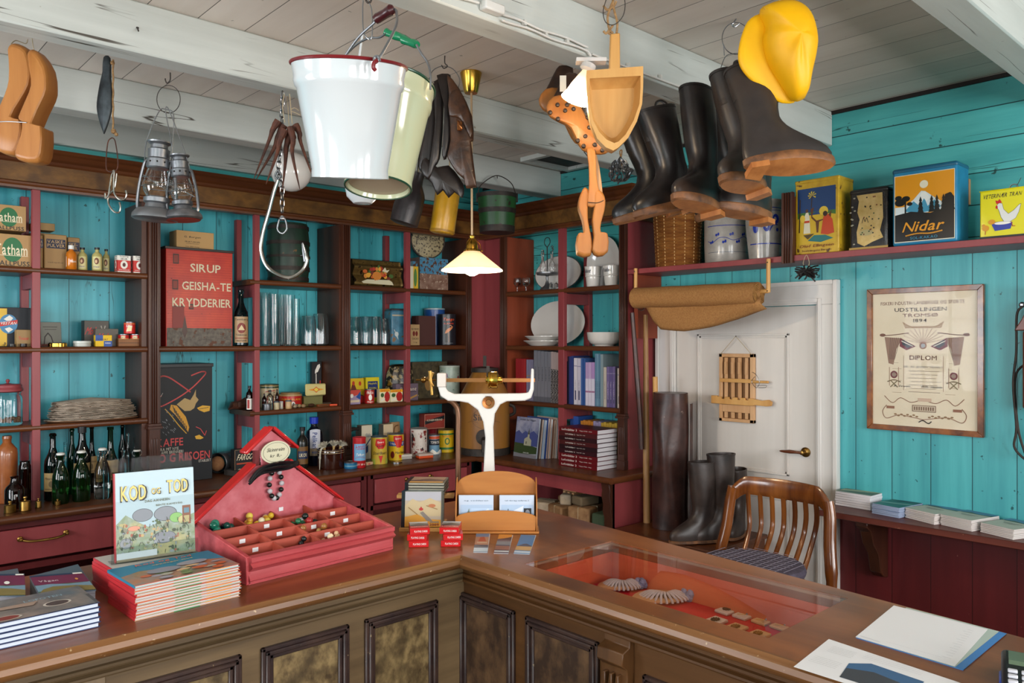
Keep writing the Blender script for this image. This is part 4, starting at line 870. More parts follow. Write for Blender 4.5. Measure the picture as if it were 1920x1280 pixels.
t=carton('b',768,785,499,S1,4.71,.05,'d3a91a','tea_tin','yellow and green tin just right of the red upright on the top shelf','tin',[('r',0,0,.42,1,'d9d3b8'),('c',.62,.5,.16,.4,'4a7a34'),('r',.9,0,1,1,'1f4a2c')],rz=-.15)
mot=mk('rust_speckled_blue_tin','3a7ea6',.45,'5c90ac',20,spk=('5a3a2a',42,.53)); mot2=mk('rust_speckled_brown_tin','6d4a3a',.55,'95796a',22,spk=('b5a08c',40,.60))
t=carton('b',787,840,484,S1,4.73,.16,'5c4a44','rusty_tin','square tin with a rust speckled blue and brown front','tin',[('r',0,0,1,.5,mot2),('r',0,.5,1,1,mot)])
carton('b',774,788,490,S1,4.76,.10,'7ea0b0','rusty_tin','pale blue tin edge behind the yellow and green tin','tin',[('r',0,0,1,1,mot)])
zz=S1+t['h']+.002
uc=801; d=dY(uc,4.80); r=34*d/FPX*.98; t=thing('enamel_sign','round speckled cream enamel sign with old script above the rusty tin','sign',(XatY(uc,4.80),4.80,zz),-.25)
g=G(Matrix.Rotation(pi/2,4,'X')); g.T=Matrix.Translation((0,0,r))@Matrix.Rotation(pi/2,4,'X')
sg=mk('speckled_cream_enamel','a89a76',.5,'8f8262',20,spk=('3c3024',60,.56))
g.lathe([(.001,0),(r,0),(r,.012),(r*.95,.016),(.001,.016)],40).done('disc',sg,t)
g=G(Matrix.Translation((0,0,r))@Matrix.Rotation(pi/2,4,'X')); g.lathe([(r*1.0,-.001),(r*1.03,0),(r*1.03,.018),(r*.96,.018)],40,cap=False).done('rim','iron',t)
prt(t,2*r,2*r,[('t','G. Gudbrandsen',.5,.72,.72,.09,'2c231b',.2),('t','Bondi Smør',.5,.56,.66,.13,'2c231b',.2)],y=-.0165)
# second shelf right part
loc,r0,r,h=rslot('b',723,768,579,S2,4.82); t=thing('cocoa_tin','tall worn blue tin with a pale bird picture beside the glass bowls','tin',loc,-.2)
wb=mk('worn_blue_tin','2c5f78',.35,'47809a',18,spk=('7a5a3a',24,.64))
G().box((-r*.9,-r*.8,.0005),(r*.9,r*.8,h-.012)).done('body',wb,t,bev=.012,seg=3); G().box((-r*.86,-r*.76,h-.016),(r*.86,r*.76,h)).done('lid','tin',t,bev=.008)
prt(t,r*1.7,h-.02,[('c',.25,.33,.10,.07,'b9c3c2'),('p',[(.22,.28),(.34,.16),(.30,.30)],'b9c3c2'),('l',[(.2,.38),(.12,.46)],.004,'b9c3c2'),('r',.02,.86,.98,.9,'a89c80')],y=-r*.8)
carton('b',770,787,608,S2,4.70,.05,'a88a60','cocoa_packet','small tan packet with a red emblem right of the red upright','packet',[('t','BLOOKERS',.5,.78,.8,.09,K_),('c',.35,.56,.13,.12,'6b241c'),('c',.65,.56,.13,.12,'6b241c'),('t','CACAO',.5,.32,.7,.1,K_),('t','1 kg',.5,.14,.4,.06,K_)])
carton('b',785,817,592,S2,4.72,.09,'4a2a26','brown_box','plain dark maroon box between the tan packet and the flamingo tin','box')
can('b',795,834,578,S2,4.89,'1d4a8c','round_tin','tall round blue tin showing above the maroon box','tin',lid='8fa3a8',lh=.012)
can('b',820,855,589,S2,4.76,'1a1a22','coffee_tin','black round tin with a pink flamingo and orange script','tin',[('t','Tango',.48,.84,.5,.12,'d9532c',.3),('t','KAFFE',.48,.71,.42,.05,'c9442a'),('p',[(.30,.38),(.45,.42),(.62,.55),(.66,.62),(.5,.58),(.36,.5)],'c97a4a'),('l',[(.62,.60),(.55,.66),(.50,.63)],.004,'d99a78'),('l',[(.46,.42),(.47,.10)],.003,'c9967a'),('r',.3,.06,.66,.075,'6a6a70')],lid='23232a')
# third shelf
YB=[('r',0,.0,1,.28,RD),('p',[(.05,.28),(.35,.9),(.6,.4),(.95,.28)],'6a2a1c'),('c',.36,.80,.08,.09,'c23a22'),('c',.75,.78,.08,.09,'c23a22')]
carton('b',653,684,709,S3,4.80,.05,'d8b81e','raisin_box','wide yellow box picturing red figures on the middle shelf','box',YB,tilt=-.08)
carton('b',687,712,707,S3,4.80,.05,'d8c81e','baking_powder_box','yellow packet with a dark blue square label','box',[('r',.13,.18,.88,.84,'1b2f6a'),('t','Hoyloft',.5,.74,.6,.10,'d8c81e'),('t','RAVN',.5,.55,.5,.1,'d8c81e')],tilt=-.04)
carton('b',654,676,731,S3,4.70,.04,'9c8aa8','soap_packet','small lilac and pink packet at the left end of the middle shelf','packet',[('p',[(0,.5),(1,.7),(1,1),(0,1)],'c2463a'),('p',[(.6,.5),(1,.9),(1,.3)],BL),('c',.25,.6,.14,.14,W_),('r',.1,.14,.9,.3,'d3c0a0')])
can('b',683,702,729,S3,4.72,'a8201c','food_tin','small red round tin with white lettering between the packets','tin',[('t','FREIA',.5,.80,.55,.2,W_),('c',.5,.45,.14,.22,W_),('p',[(.2,.4),(.5,.1),(.8,.4),(.5,.0)],RD),('t','FINEST',.5,.12,.5,.1,W_)])
CB2=[('r',0,.78,1,1,'e0a21c'),('t','OMEGA',.5,.88,.8,.14,'c2431c'),('c',.72,.42,.26,.38,'a8201c'),('c',.25,.55,.16,.16,'3a5a2c'),('p',[(.1,.2),(.5,.35),(.5,.2),(.12,.06)],'e2dccb')]
carton('b',712,731,729,S3,4.70,.04,'e2d6b0','sweet_box','left small cream box with a red fruit','box',CB2)
carton('b',732,755,730,S3,4.70,.04,'e2d6b0','sweet_box','right small cream box with a red fruit','box',CB2)
loc,r0,r,h=rslot('b',722,778,684,S3,4.86); t=thing('ornate_tin','rounded black and gold flower patterned tin behind the red upright','tin',loc,-.3)
G().lathe([(.001,.0005),(r*.85,.0005),(r,.02),(r*1.02,h*.4),(r*.95,h*.75),(r*.75,h*.97),(.001,h)],8,sy=.6).done('body',mk('floral_black_tin','23201a',.3,'a8966c',34,amt=(.5,.56),spk=('8f6a1e',22,.62)),t,bev=.004); G().lathe([(r*.75,h*.97),(r*.5,h*1.02),(.001,h*1.03)],8,sy=.6).done('lid','brass',t)
carton('b',743,784,719,S3,4.74,.05,'6b5a68','chocolate_box','mauve box with cream script behind the red upright','box',[('t','Radiant',.55,.68,.75,.2,'d8cbb8',.3),('p',[(.55,.15),(.95,.35),(.95,.25),(.6,.05)],'b88a4a'),('r',.6,.5,.9,.53,'3a3038')])
carton('b',773,838,678,S3,4.86,.09,'3c362a','lacquered_box','long dark green lacquered box behind the pale round tin','box',[('r',0,0,1,1,mk('crazed_dark_print','352f24',.4,'5a5038',30,spk=('a89468',24,.68))),('c',.45,.4,.1,.2,'8f6a3a')])
can('b',824,862,685,S3,4.78,'94a394','sweet_tin','tall pale grey-green tin with faded flowers on the middle shelf','tin',[('r',0,.0,1,.9,mk('faded_floral','8fa096',.35,'a8b5a8',18,spk=('5a7a6a',26,.64))),('c',.22,.72,.09,.1,'5c2a5a'),('l',[(.3,.7),(.6,.5),(.8,.7)],.003,'3a5a3c'),('c',.75,.66,.05,.06,'8a2a3a')],lid='a8b0a4',lh=.012)
# worktop, left of and behind the scale
def canb(u0,u1,vt,Y,*a,**k): return can('b',u0,u1,vt,BT,Y,*a,**k)
t=thing('hair_clipper','black hand tool on a thin rod behind the red and blue can','tool',(XatY(668,4.78),4.78,BT)); G().lathe([(.02,.0005),(.02,.006),(.005,.008),(.005,.20)],14).done('rod','iron',t); g=G(); g.tube([(-.05,0,.21),(-.02,0,.215),(.03,0,.21),(.05,0,.212)],[.016,.012,.012,.016],10); g.done('head','iron',t)
SB=[('l',[(.15,.25),(.5,.45),(.85,.60)],.008,'2a4a7c'),('p',[(.2,.3),(.6,.42),(.6,.22),(.25,.12)],'2a4a7c'),('t','Sildin',.6,.7,.5,.12,'6b7a8c',.3)]
carton('b',678,698,797,BT+.0,4.74,.06,'cfc6b0','fishhook_box','white box with a blue fish, standing left at the back','box',SB,els=[('r',0,0,1,1,'6e655a')])
carton('b',719,737,795,BT,4.74,.06,'cbb896','fishhook_box','cream box with a blue fish, standing right beside the wicker coil','box',SB,els=[('r',0,0,1,1,'6e655a')])
t=carton('b',737,753,791,BT,4.76,.05,'a5835c','print_box','tan box with curved brown bands beside the cream fish box','box',[('l',arc([(.1,.2),(.3,.8),(.8,.9)]),.008,'6b4a2a'),('l',arc([(.4,.1),(.5,.6),(.95,.7)]),.008,'6b4a2a')],tilt=-.1)
canb(661,686,819,4.47,'a81c22','cleanser_can','tall red and sky blue can in front of the fluted post','can',[('r',.1,.25,.9,.82,'6b9ec4'),('t','Lanat',.5,.74,.5,.08,'a81c22'),('t','Torsken',.5,.66,.6,.08,'a81c22'),('t','Talkum',.5,.46,.5,.08,W_,.3),('l',arc([(.2,.34),(.5,.38),(.8,.33)]),.002,'a81c22'),('t','NET 50 G',.5,.12,.6,.06,W_)],lid='b9242a')
YC=[('r',0,.0,1,.95,'c4a63a'),('p',[(.28,.95),(.72,.95),(.76,.72),(.62,.58),(.38,.58),(.24,.72)],RD),('t','Sport',.5,.82,.32,.1,W_,.2),('t','KAFFE',.5,.68,.34,.07,K_),('t','Sterilisert',.5,.42,.7,.12,K_,.2),('p',[(.40,.32),(.60,.32),(.5,.02)],RD),('r',0,.0,.25,.2,'a3b04a'),('r',.75,.0,1,.2,'a3b04a')]
canb(695,726,817,4.53,'c4a63a','milk_can','left yellow-green can with a red shield','can',YC)
YC2=[('r',0,0,1,.95,'d8b01c'),('r',0,.56,1,.74,BL),('t','TYKK KREMET',.5,.65,.8,.10,W_),('p',[(.30,.97),(.74,.97),(.78,.80),(.66,.50),(.46,.50),(.30,.80)],RD),('t','Sport',.52,.85,.3,.1,W_,.2),('c',.25,.22,.1,.14,'6a2018'),('t','Merfløde',.66,.3,.55,.1,K_,.2),('p',[(.55,.2),(.7,.2),(.62,.04)],RD)]
canb(727,757,812,4.60,'d8b01c','milk_can','right bright yellow can with a red shield and blue band','can',YC2)
t=carton('b',687,701,856,BT,4.49,.03,'c9a684','soap_bar','small wrapped bar with a red mark beside the red and blue can','soap',[('r',.2,.3,.5,.6,RD)],rz=.2,bev=.004,h=.022)
t=thing('foil_packet','crumpled silver foil packet in front of the yellow cans','packet',atZ(712,866,BT)); t.location.z=BT
g=G(); n=7; vs=[((i/(n-1)-.5)*.10,(j/(n-1)-.5)*.045,.001+.012*RR.random()*(0<i<n-1)*(0<j<n-1)) for j in range(n) for i in range(n)]; g.add(vs,[(j*n+i,j*n+i+1,(j+1)*n+i+1,(j+1)*n+i) for j in range(n-1) for i in range(n-1)]); g.done('foil','steel',t,smooth=0); G().box((-.03,-.01,.001),(.0,.0,.004)).done('tag',pc('c9c9c9'),t)
def flat(u,vb,r,h,mat,label,name='small_tin',cat='tin',lid='steel',sq=False):
    p=atZ(u,vb,BT); t=thing(name,label,cat,(p.x,p.y+r*.6,BT),-.2)
    if sq: G().box((-r,-r*.6,.0005),(r,r*.6,h*.55)).done('body',pc(mat,.3),t,bev=.004,seg=2); G().box((-r*1.02,-r*.62,h*.5),(r*1.02,r*.62,h)).done('lid',pc(lid,.25) if lid not in M else M[lid],t,bev=.005,seg=2)
    else: G().lathe([(.001,.0005),(r,.0005),(r,h*.6)],26).done('body',pc(mat,.3) if mat not in M else M[mat],t); G().lathe([(r*.98,h*.5),(r*1.03,h*.55),(r*1.03,h*.95),(r*.98,h),(.001,h)],26).done('lid',M[lid] if lid in M else pc(lid,.25),t)
    return t
flat(763,861,.045,.035,'a8a29c','square white and silver tin in front of the red upright',sq=True,lid='c9c4bc')
flat(747,868,.038,.008,'steel','thin silver tin lying nearest the counter side',name='flat_tin',cat='tin')
flat(801,859,.055,.034,'c9491c','orange and silver oval tin at the front of the worktop',sq=True,lid='b9a498')
flat(826,848,.036,.026,'dsteel','round silver tin to the right of the orange tin')
flat(802,841,.045,.026,'dsteel','round dull tin behind the orange tin')
flat(782,848,.040,.016,'6b4030','low brown tin behind the orange tin',lid='7a4a38')
canb(770,801,802,4.62,'c9c0b8','floral_tin','white tin patterned with dark red and black leaves','tin',[('r',0,0,1,.95,mk('leaf_print','c9bfb6',.35,'7d2420',30,amt=(.53,.56),spk=('20242a',26,.60)))],lid='8f8a84')
t=canb(802,834,795,4.80,'8c1820','round_tin','dark red round tin carrying a lettered box','tin',lid='7d1a1c')
carton('b',797,833,775,BT+.168,4.73,.08,'8a3024','brand_box','flat rust red box with a slanted black lettered band on a red tin','box',[('p',[(.02,.32),(.98,.62),(.98,.85),(.02,.55)],K_),('t','KONSERVESBAND',.5,.585,.75,.12,'d8c9b0',.2),('l',[(.02,.05),(.98,.05),(.98,.95),(.02,.95),(.02,.05)],.002,'c9a68c')],rz=-.1)
canb(803,824,814,4.62,'8fa8b8','food_tin','small blue and red can in front of the red round tin','can',[('r',0,.0,1,.5,'6a93ac'),('r',0,.5,1,.8,'1e2838'),('t','TOMATER',.5,.65,.7,.14,W_),('r',0,.82,1,.97,'c2502c'),('p',[(0,.1),(.3,.3),(.6,.12),(1,.3),(1,.05),(0,.0)],W_)])
canb(821,851,804,4.66,'c9a51a','mustard_tin','yellow tin with green bands and a red ring of letters','tin',[('r',0,.80,1,.87,'2c6a34'),('r',0,.14,1,.24,'2c6a34'),('c',.45,.52,.12,.16,'2c6a34'),('t','TINT PATENT',.45,.74,.5,.08,'b8321c'),('c',.45,.52,.07,.1,'c9a51a')],lid='6a6030')
# ================================================================ RIGHT UNIT
R1=S1-.015; R2=S2-.003; R3=S3-.003
def lathe_thing(side,u0,u1,vt,zs,f,prof,mat,name,label,cat,part_='body',n=32,grp=None):
    loc,r0,r,h=rslot(side,u0,u1,vt,zs,f); t=thing(name,label,cat,loc,r0,grp); G().lathe([(max(a*r,.0005),b*h+.0005) for a,b in prof],n).done(part_,M[mat] if isinstance(mat,str) and mat in M else mat,t); t['r']=r; t['h']=h; return t
GP=[(.01,0),(.75,0),(.8,.03),(.15,.08),(.12,.38),(.6,.46),(.98,.62),(1,.8),(.85,1),(.8,1),(.93,.8),(.9,.64),(.1,.46),(.01,.46)]
for i,(a,b) in enumerate(((963,977),(979,994))):
    lathe_thing('r',a,b,521,R1,4.05,GP,'glass','wine_glass',['left','right'][i]+' small stemmed glass on the top shelf left of the cruet stand','glass','glass_body')
# cruet stand
p=rpos(1026,R1,4.02); t=thing('cruet_stand','dark metal cruet stand with a wire loop handle and glass bottles','cruet stand',p,-pi/2)
dm='dsteel'
G().lathe([(.001,.0005),(.055,.0005),(.05,.012),(.02,.035),(.008,.07),(.010,.085),(.008,.10),(.02,.108),(.075,.110),(.08,.118),(.08,.128),(.074,.128),(.072,.118),(.001,.118)],26).done('foot',dm,t)
g=G(); g.tube([(0,0,.118),(0,0,.31)],.004,6); g.tube(smoothpts([(0,0,.31),(.028,0,.34),(.022,0,.372),(0,0,.38),(-.022,0,.372),(-.028,0,.34),(0,0,.31)],4),.003,6); g.done('loop_handle','iron',t)
for i,(x,y) in enumerate(((-.05,0),(.0,-.045),(.05,0),(0,.045))):
    h=.15+.03*(i==2); o=G().lathe([(.001,.12),(.019,.12),(.022,.13),(.022,.18),(.016,.195),(.008,.21),(.007,.12+h-.02),(.011,.12+h-.015),(.009,.12+h),(.001,.12+h)],16,(x,y,0)).done('cruet_bottle','glass',t); G().lathe([(.007,.12+h),(.010,.132+h),(.001,.14+h)],10,(x,y,0)).done('stopper',['iron','glass','glass','iron'][i],o)
for i,(u,X) in enumerate(((1033,3.99),(1043,4.0))):
    p=rpos(u,R1,X); bottle(p,.014,.055,clr,['left','right'][i]+' tiny clear glass shaker at the foot of the cruet stand','flask',name='glass_shaker',cat='shaker',n=12)
def plate(u,v,ru,rv,X,mat,name,label,cat,rimc=None,depth=.02,zs=None,lean=.12):
    """round / oval dish standing on its edge, leaning back to the wall"""
    c=YatX(u,X); d=dX(u,X); rz_=ZX(u,v-rv,X)-ZX(u,v,X); rx=abs(YatX(u-ru,X)-YatX(u+ru,X))/2
    t=thing(name,label,cat,(X,c,zs),0,None,rot=(-lean,0,-pi/2))
    g=G(Matrix.Translation((0,.004,rz_))@Matrix.Rotation(pi/2,4,'X'))
    P=[(.001,-.004),(.55,-.004),(.62,.004),(1,depth),(1,depth+.004),(.62,.009),(.55,.002),(.001,.002)]
    g.loft([[(max(a,.002)*rx*cos(2*pi*k/40),max(a,.002)*rz_*sin(2*pi*k/40),b) for k in range(40)] for a,b in P]); g.done('dish',mat,t)
    if rimc:
        g=G(Matrix.Translation((0,.004,rz_))@Matrix.Rotation(pi/2,4,'X')); g.loft([[(a*rx*cos(2*pi*k/40),a*rz_*sin(2*pi*k/40),b) for k in range(40)] for a,b in ((.985,depth+.001),(1.005,depth),(1.012,depth+.003),(.985,depth+.0052))],cap=False); g.done('rim_line',pc(rimc,.3),t)
    return t
plate(1046,510,43,33,4.15,M['china'],'oval_platter','grey-white oval platter with a dark rim behind the cruet stand','platter','4a3a3a',zs=R1)
plate(1133,486,31,49,4.19,M['china'],'serving_platter','large plain white platter standing behind the two printed pots','platter',zs=R1,lean=.03)
plate(1044,600,50,42,4.14,M['china'],'dinner_plate','big white plate standing on its edge above the stacked dishes','plate',zs=R2)
PT=[(.01,0),(.72,0),(.76,.03),(.86,.48),(.93,.50),(.93,.56),(.90,.58),(.99,.97),(1.04,.97),(1.04,1),(.95,1),(.82,.5),(.68,.06),(.01,.06)]
for i,(a,b,vt) in enumerate(((1096,1128,500),(1130,1163,498))):
    t=lathe_thing('r',a,b,vt,R1,4.02,PT,'china','printed_pot',['left','right'][i]+' white stepped pot with blackletter writing','pot'); r=t['r']; h=t['h']
    prt(t,r*2,h*.4,[('t','Sukker' if i==0 else 'Rubbel',.28+.1*i,.5,.55,.5,'4a4c58')],cyl=r*.97,z0=h*.58,name='blackletter_print',eps=.001)
    G().lathe([(r*1.041,h*.98),(r*1.045,h*.985),(r*1.041,h*.99)],32,cap=False).done('rim_line',pc('5a5054',.3),t)
# stacked plates & bowl
p=rpos(1018,R2,4.03)
for i,(r,z) in enumerate(((.165,0),(.155,.033))):
    t=thing('serving_dish',['lower','upper'][i]+' of two shallow white dishes stacked in front of the big plate','dish',(p.x,p.y,R2+z),0); G().lathe([(.001,.0005),(r*.62,.0005),(r*.66,.004),(r*.9,.026),(r,.034),(r,.038),(r*.88,.033),(r*.6,.008),(.001,.008)],44,sx=.72).done('dish','china',t)
lathe_thing('r',1100,1166,623,R2,4.07,[(.01,0),(.55,0),(.58,.08),(.8,.2),(.95,.5),(1,1),(.96,1),(.9,.5),(.7,.25),(.01,.18)],'china','china_bowl','deep white china bowl on the second shelf near the fluted post','bowl')
# ---- books: standing rows
def book(side,u0,u1,vt,zs,f,dep,col,label,cat='book',name='book',spine=None,grp=None,tilt=0,pages='cfc8bc'):
    loc,rz,w_,h=slot(side,u0,u1,vt,zs,f)
    g=G(); w_=max(w_-.0008,.002); b=.0012
    g.box((-w_/2,0,.0005),(-w_/2+b,dep,h)); g.box((w_/2-b,0,.0005),(w_/2,dep,h)); g.box((-w_/2+b,0,.0005),(w_/2-b,.002,h)); g.box((-w_/2+b,.0021,.003),(w_/2-b,dep-.004,h-.003),1)
    if spine:
        t=thing(name,label,cat,loc,0,grp,rot=(0,tilt,rz)); g.done('cover',[pc(col,.35),pc(pages,.7)],t); prt(t,w_,h,spine,name='spine_print'); return t
    o=g.done(name,[pc(col,.35),pc(pages,.7)]); o.location=loc; o.rotation_euler=(0,tilt,rz); tag(o,label,cat,grp); return o
VT=lambda s,x,y,w,h,c:('l',[(x,y-h/2),(x,y+h/2)],.0025,c)
def vtext(t,s,w_,h,cx,cz,L_,H_,col):
    """lettering running down a spine"""
    return prt(t,L_,H_,[('t',s,.5,.5,1,1,col)],z0=-H_/2,name='spine_title',eps=.0012,T=Matrix.Translation((cx,0,cz))@Matrix.Rotation(pi/2,4,'Y'))
cols=['8a1f24','8a1f24','8e2328','932a2c']; us=[967,972.5,977.5,982,986]
for i in range(4): book('r',us[i],us[i+1],672+i*.3,R3,4.0,.15,cols[i],NTH[i]+' thin red booklet from the left, beside the scale beam','booklet','booklet',grp='thin red booklets')
for i,u in enumerate((987,991.5,996)): book('r',u,u+4.3,674,R3,4.0,.15,'77748c',NTH[i]+' thin grey-lilac booklet from the left, right of the red booklets','booklet','booklet',[('r',0,.6,1,.62,'9a7a50')],'thin lilac booklets')
for i,u in enumerate((1001,1007.5,1014,1020.5,1027)):
    t=book('r',u,u+6.2,657+i*.6,R3,3.985,.2,'6f7079',NTH[i]+' tall grey book from the left with small black spine lettering',spine=[('r',0,0,1,.1,'55565e')],grp='tall grey books')
    vtext(t,'Lofotboka',0,0,0,.20,.10,.009,'22232a')
for i,(a,b) in enumerate(((1033,1038),(1038,1043),(1043,1048.5))):
    t=book('r',a,b,659+i,R3,3.985,.2,'a0908e',NTH[i]+' book with a speckled spine, from the left, beside the red upright',spine=[('r',0,0,1,.66,mk('speckled_spine_%d'%i,'8f8a88',.4,'1c1a1e',120,amt=(.45,.52)))])
    vtext(t,'Nordnorsk',0,0,0,.16,.12,.010,'16161a')
row=[(1063,1067,668,'1b1e30','dark navy'),(1067,1071,668,'273468','deep blue'),(1071,1075,667,'2b3a70','dark blue'),(1076,1082,671,'c9c3cc','white'),(1082.5,1089,672,'bdb6c4','white'),(1089,1092,671,'3f5f94','pale blue'),(1092,1095,671,'2b4a86','blue'),(1095,1097.5,672,'33548c','blue'),
 (1097.8,1103,679,'a98fb8','lilac banded'),(1103.2,1108.5,679,'b49ac0','lilac banded'),(1108.7,1115,679,'a583b4','lilac banded'),(1115.5,1119,663,'5d7f96','slate'),(1119,1122.5,663,'6b8ba0','slate'),(1122.5,1126,663,'54758c','slate'),(1126,1131,664,'7e8f96','grey'),
 (1131.5,1137,688,'b7ada2','cream'),(1137.5,1142.5,687,'6d5f8c','purple'),(1142.8,1148,687,'5d5280','purple'),(1148.3,1153.5,687,'6b5d8a','purple'),(1153.7,1157.5,690,'2c2a34','black'),(1157.7,1164,690,'c4b8b0','white')]
seen={}
for i,(a,b,vt,c,w_) in enumerate(row):
    sp=None
    if 'lilac' in w_: sp=[('r',0,.0,1,.62,'c9c2d2'),('r',0,.3,1,.34,'9a6a8c')]
    if w_=='white' or w_=='purple': sp=[('r',.3,.1,.7,.3,'4a4a66'),('r',0,.82,1,.84,'8a84a0')]
    t=book('r',a,b,vt,R3,3.99 if vt<685 else 3.985,.17,c,'%s spined book, %s from the left in the right row of books'%(w_,NTH[i] if i<20 else 'last'),spine=sp)
    if w_ in('white','purple','slate','cream'):vtext(t,'Vågan bygdebok',0,0,0,.11,.12,.007,'2c2c44' if w_!='purple' else 'c9c2d2')
t=carton('r',1128,1163,664,R3,4.17,.02,'8f9aa4','picture_book','grey-blue book standing face forward behind the row near the fluted post','book')
# church books, covers facing the room, leaning back
for i in range(9):
    t=thing('picture_book',('foremost book with a church, mountains and cloudy sky on its cover' if i==0 else NTH[i]+' book from the front, leaning behind the church picture book'),'book',(3.835+i*.023,4.045-.012*i,BT+.001),0,None,rot=(-.14+.012*i,0,-pi/2-.02*i))
    hh=.285-.006*(i%3); g=G(); g.box((-.115,0,0),(.115,.0015,hh)).box((-.115,.0135,0),(.115,.015,hh)).box((-.113,.0016,.002),(.1135,.0134,hh-.003),1)
    g.box((-.117,0,0),(-.1135,.015,hh)); g.done('cover',[pc(['20304f','4a3a34','8a9ab0','27407a','b59a8c','6a4a3a','a8988c','5c4438','b8a898'][i],.3),pc(['b8c4d0','c9b8a8'][i%2],.6)],t)
    if i==0:
        sky=mk('cloud_print','5c6484',.35,'8f90a2',9,amt=(.4,.6)); 
        prt(t,.23,hh,[('r',0,0,1,1,'8a8f9c'),('r',0,.5,1,1,sky),('p',[(0,.30),(0,.60),(.15,.66),(.3,.58),(.45,.66),(.6,.60),(.8,.68),(1,.58),(1,.30)],'3a4478'),('p',[(0,.1),(0,.35),(.4,.34),(1,.28),(1,.12),(.5,.08)],'2c3c1e'),('r',0,0,1,.09,'6d6a70'),
          ('p',[(.42,.30),(.42,.46),(.56,.52),(.56,.60),(.60,.72),(.64,.60),(.64,.50),(.74,.44),(.74,.30)],'9a9884'),('p',[(.56,.58),(.60,.74),(.64,.58)],'3f4238'),('r',.5,.34,.54,.40,'4a4a40'),('t','Arbok for Vågan',.5,.93,.7,.055,'20222c',.15),('t','2008-2010',.55,.12,.25,.03,'c9c9c4')],name='cover_print')
# stack of lying books
mar=['5a1016','43181a','2a1216','43181a','231116','2e1218','5a1016','5a1016','5a1016']
for i in range(9):
    z=BT+.0005+(8-i)*.0287; t=thing('history_book','dark red book, %s in the lying stack at the right end'%(ORD[i] if i<8 else 'lowest'),'book',(3.775,(3.308+3.645)/2+.002*((i*7)%3-1),z),-pi/2,'dark red books in the lying stack')
    g=G(); W2=.168; g.box((-W2,0,0),(W2,.20,.002)).box((-W2,0,.0262),(W2,.20,.0282)).box((-W2,0,.002),(W2,.002,.0262)).box((-W2+.004,.0021,.0021),(W2-.003,.197,.0261),1); g.done('cover',[pc(mar[i],.3),pc('d3d0d4',.6)],t)
    big=i in(0,6,7,8)
    prt(t,.336,.028,[('t','Lofotbilder %d'%(3 if i!=1 else 1) if big else 'Lofotbilder %d'%(2 if i%2 else 1),.27 if big else .30,.5,.40 if big else .26,.5 if big else .32,'d8cfc8'),('t','Vågan 1948 - 1965' if big else 'Vågan 1900 - 1948',.70 if big else .58,.48,.32 if big else .22,.30 if big else .22,'c9bfb8')],name='spine_print')
for i in range(14):
    y=3.70-i*.0235; t=G().box((0,-.011,0),(.15,.011,.175+.004*(i%2))); o=t.done('booklet',pc('b5742a' if i<5 else ('8f86a8' if i<8 else 'b8963a'),.4)); o.location=(4.06,y,BT+.001+.0); tag(o,'%s booklet from the left in the row behind the lying stack of dark red books'%NTH[i],'booklet','small booklets behind the lying stack')
    o.location.z=BT+.0008; o.scale.z=1.55
t=G().box((0,-.04,.0005),(.15,.04,.30)).done('blue_folder',pc('2c4e96',.4)); t.location=(4.05,3.765-.002,BT); tag(t,'bright blue folder standing behind the red upright','folder')
# syrup barrel in the corner
d=5.80; r=.184; p=atD(909,640,d); t=thing('syrup_barrel','big yellow-brown wooden barrel lettered for syrup behind the white scale','barrel',(p.x,p.y,BT),-.75)
wb=mk('amber_barrel_wood','7a4e1c',.4,'93642a',10,GZ,bump=.1)
G().lathe([(.001,.04),(r,.04),(r*1.0,.40),(r*.99,.43),(r*.55,.585),(r*.5,.60),(.001,.60)],40).done('barrel_body',wb,t)
G().lathe([(r*.97,.0005),(r*1.02,.0005),(r*1.02,.05),(r*.97,.055)],40).done('base_ring','iron',t)
G().lathe([(r*.5,.598),(r*.55,.60),(r*.55,.63),(r*.2,.64),(.001,.64)],30).done('lid','iron',t); g=G(); g.box((-.012,-.012,.64),(.012,.012,.72)); g.done('lid_knob','iron',t)
for s_ in (-1,1): G().tube(smoothpts([(s_*r*.99,-.03,.36),(s_*(r+.03),-.03,.345),(s_*(r+.035),-.02,.30),(s_*r*.99,-.01,.28)],4),.012,8).done('handle','iron',t)
prt(t,r*1.5,.14,[('c',.5,.5,.33,.5,'4a2e14'),('c',.5,.5,.32,.485,wb),('t','Sirup',.5,.52,.56,.42,'2c1a10'),('l',arc([(.05,.3),(.2,.38),(.35,.3)]),.002,'4a2e14'),('l',arc([(.65,.3),(.8,.38),(.95,.3)]),.002,'4a2e14')],cyl=r,z0=.20,name='lettering')
g=G(Matrix.Translation((0,-r,.14))@Matrix.Rotation(pi/2,4,'X')); g.lathe([(.05,-.01),(.056,.002),(.056,.008),(.001,.01)],24); g.tube([(0,-.01,.01),(0,-.02,.05),(0,-.10,.055)],.014,10); g.done('tap','iron',t)
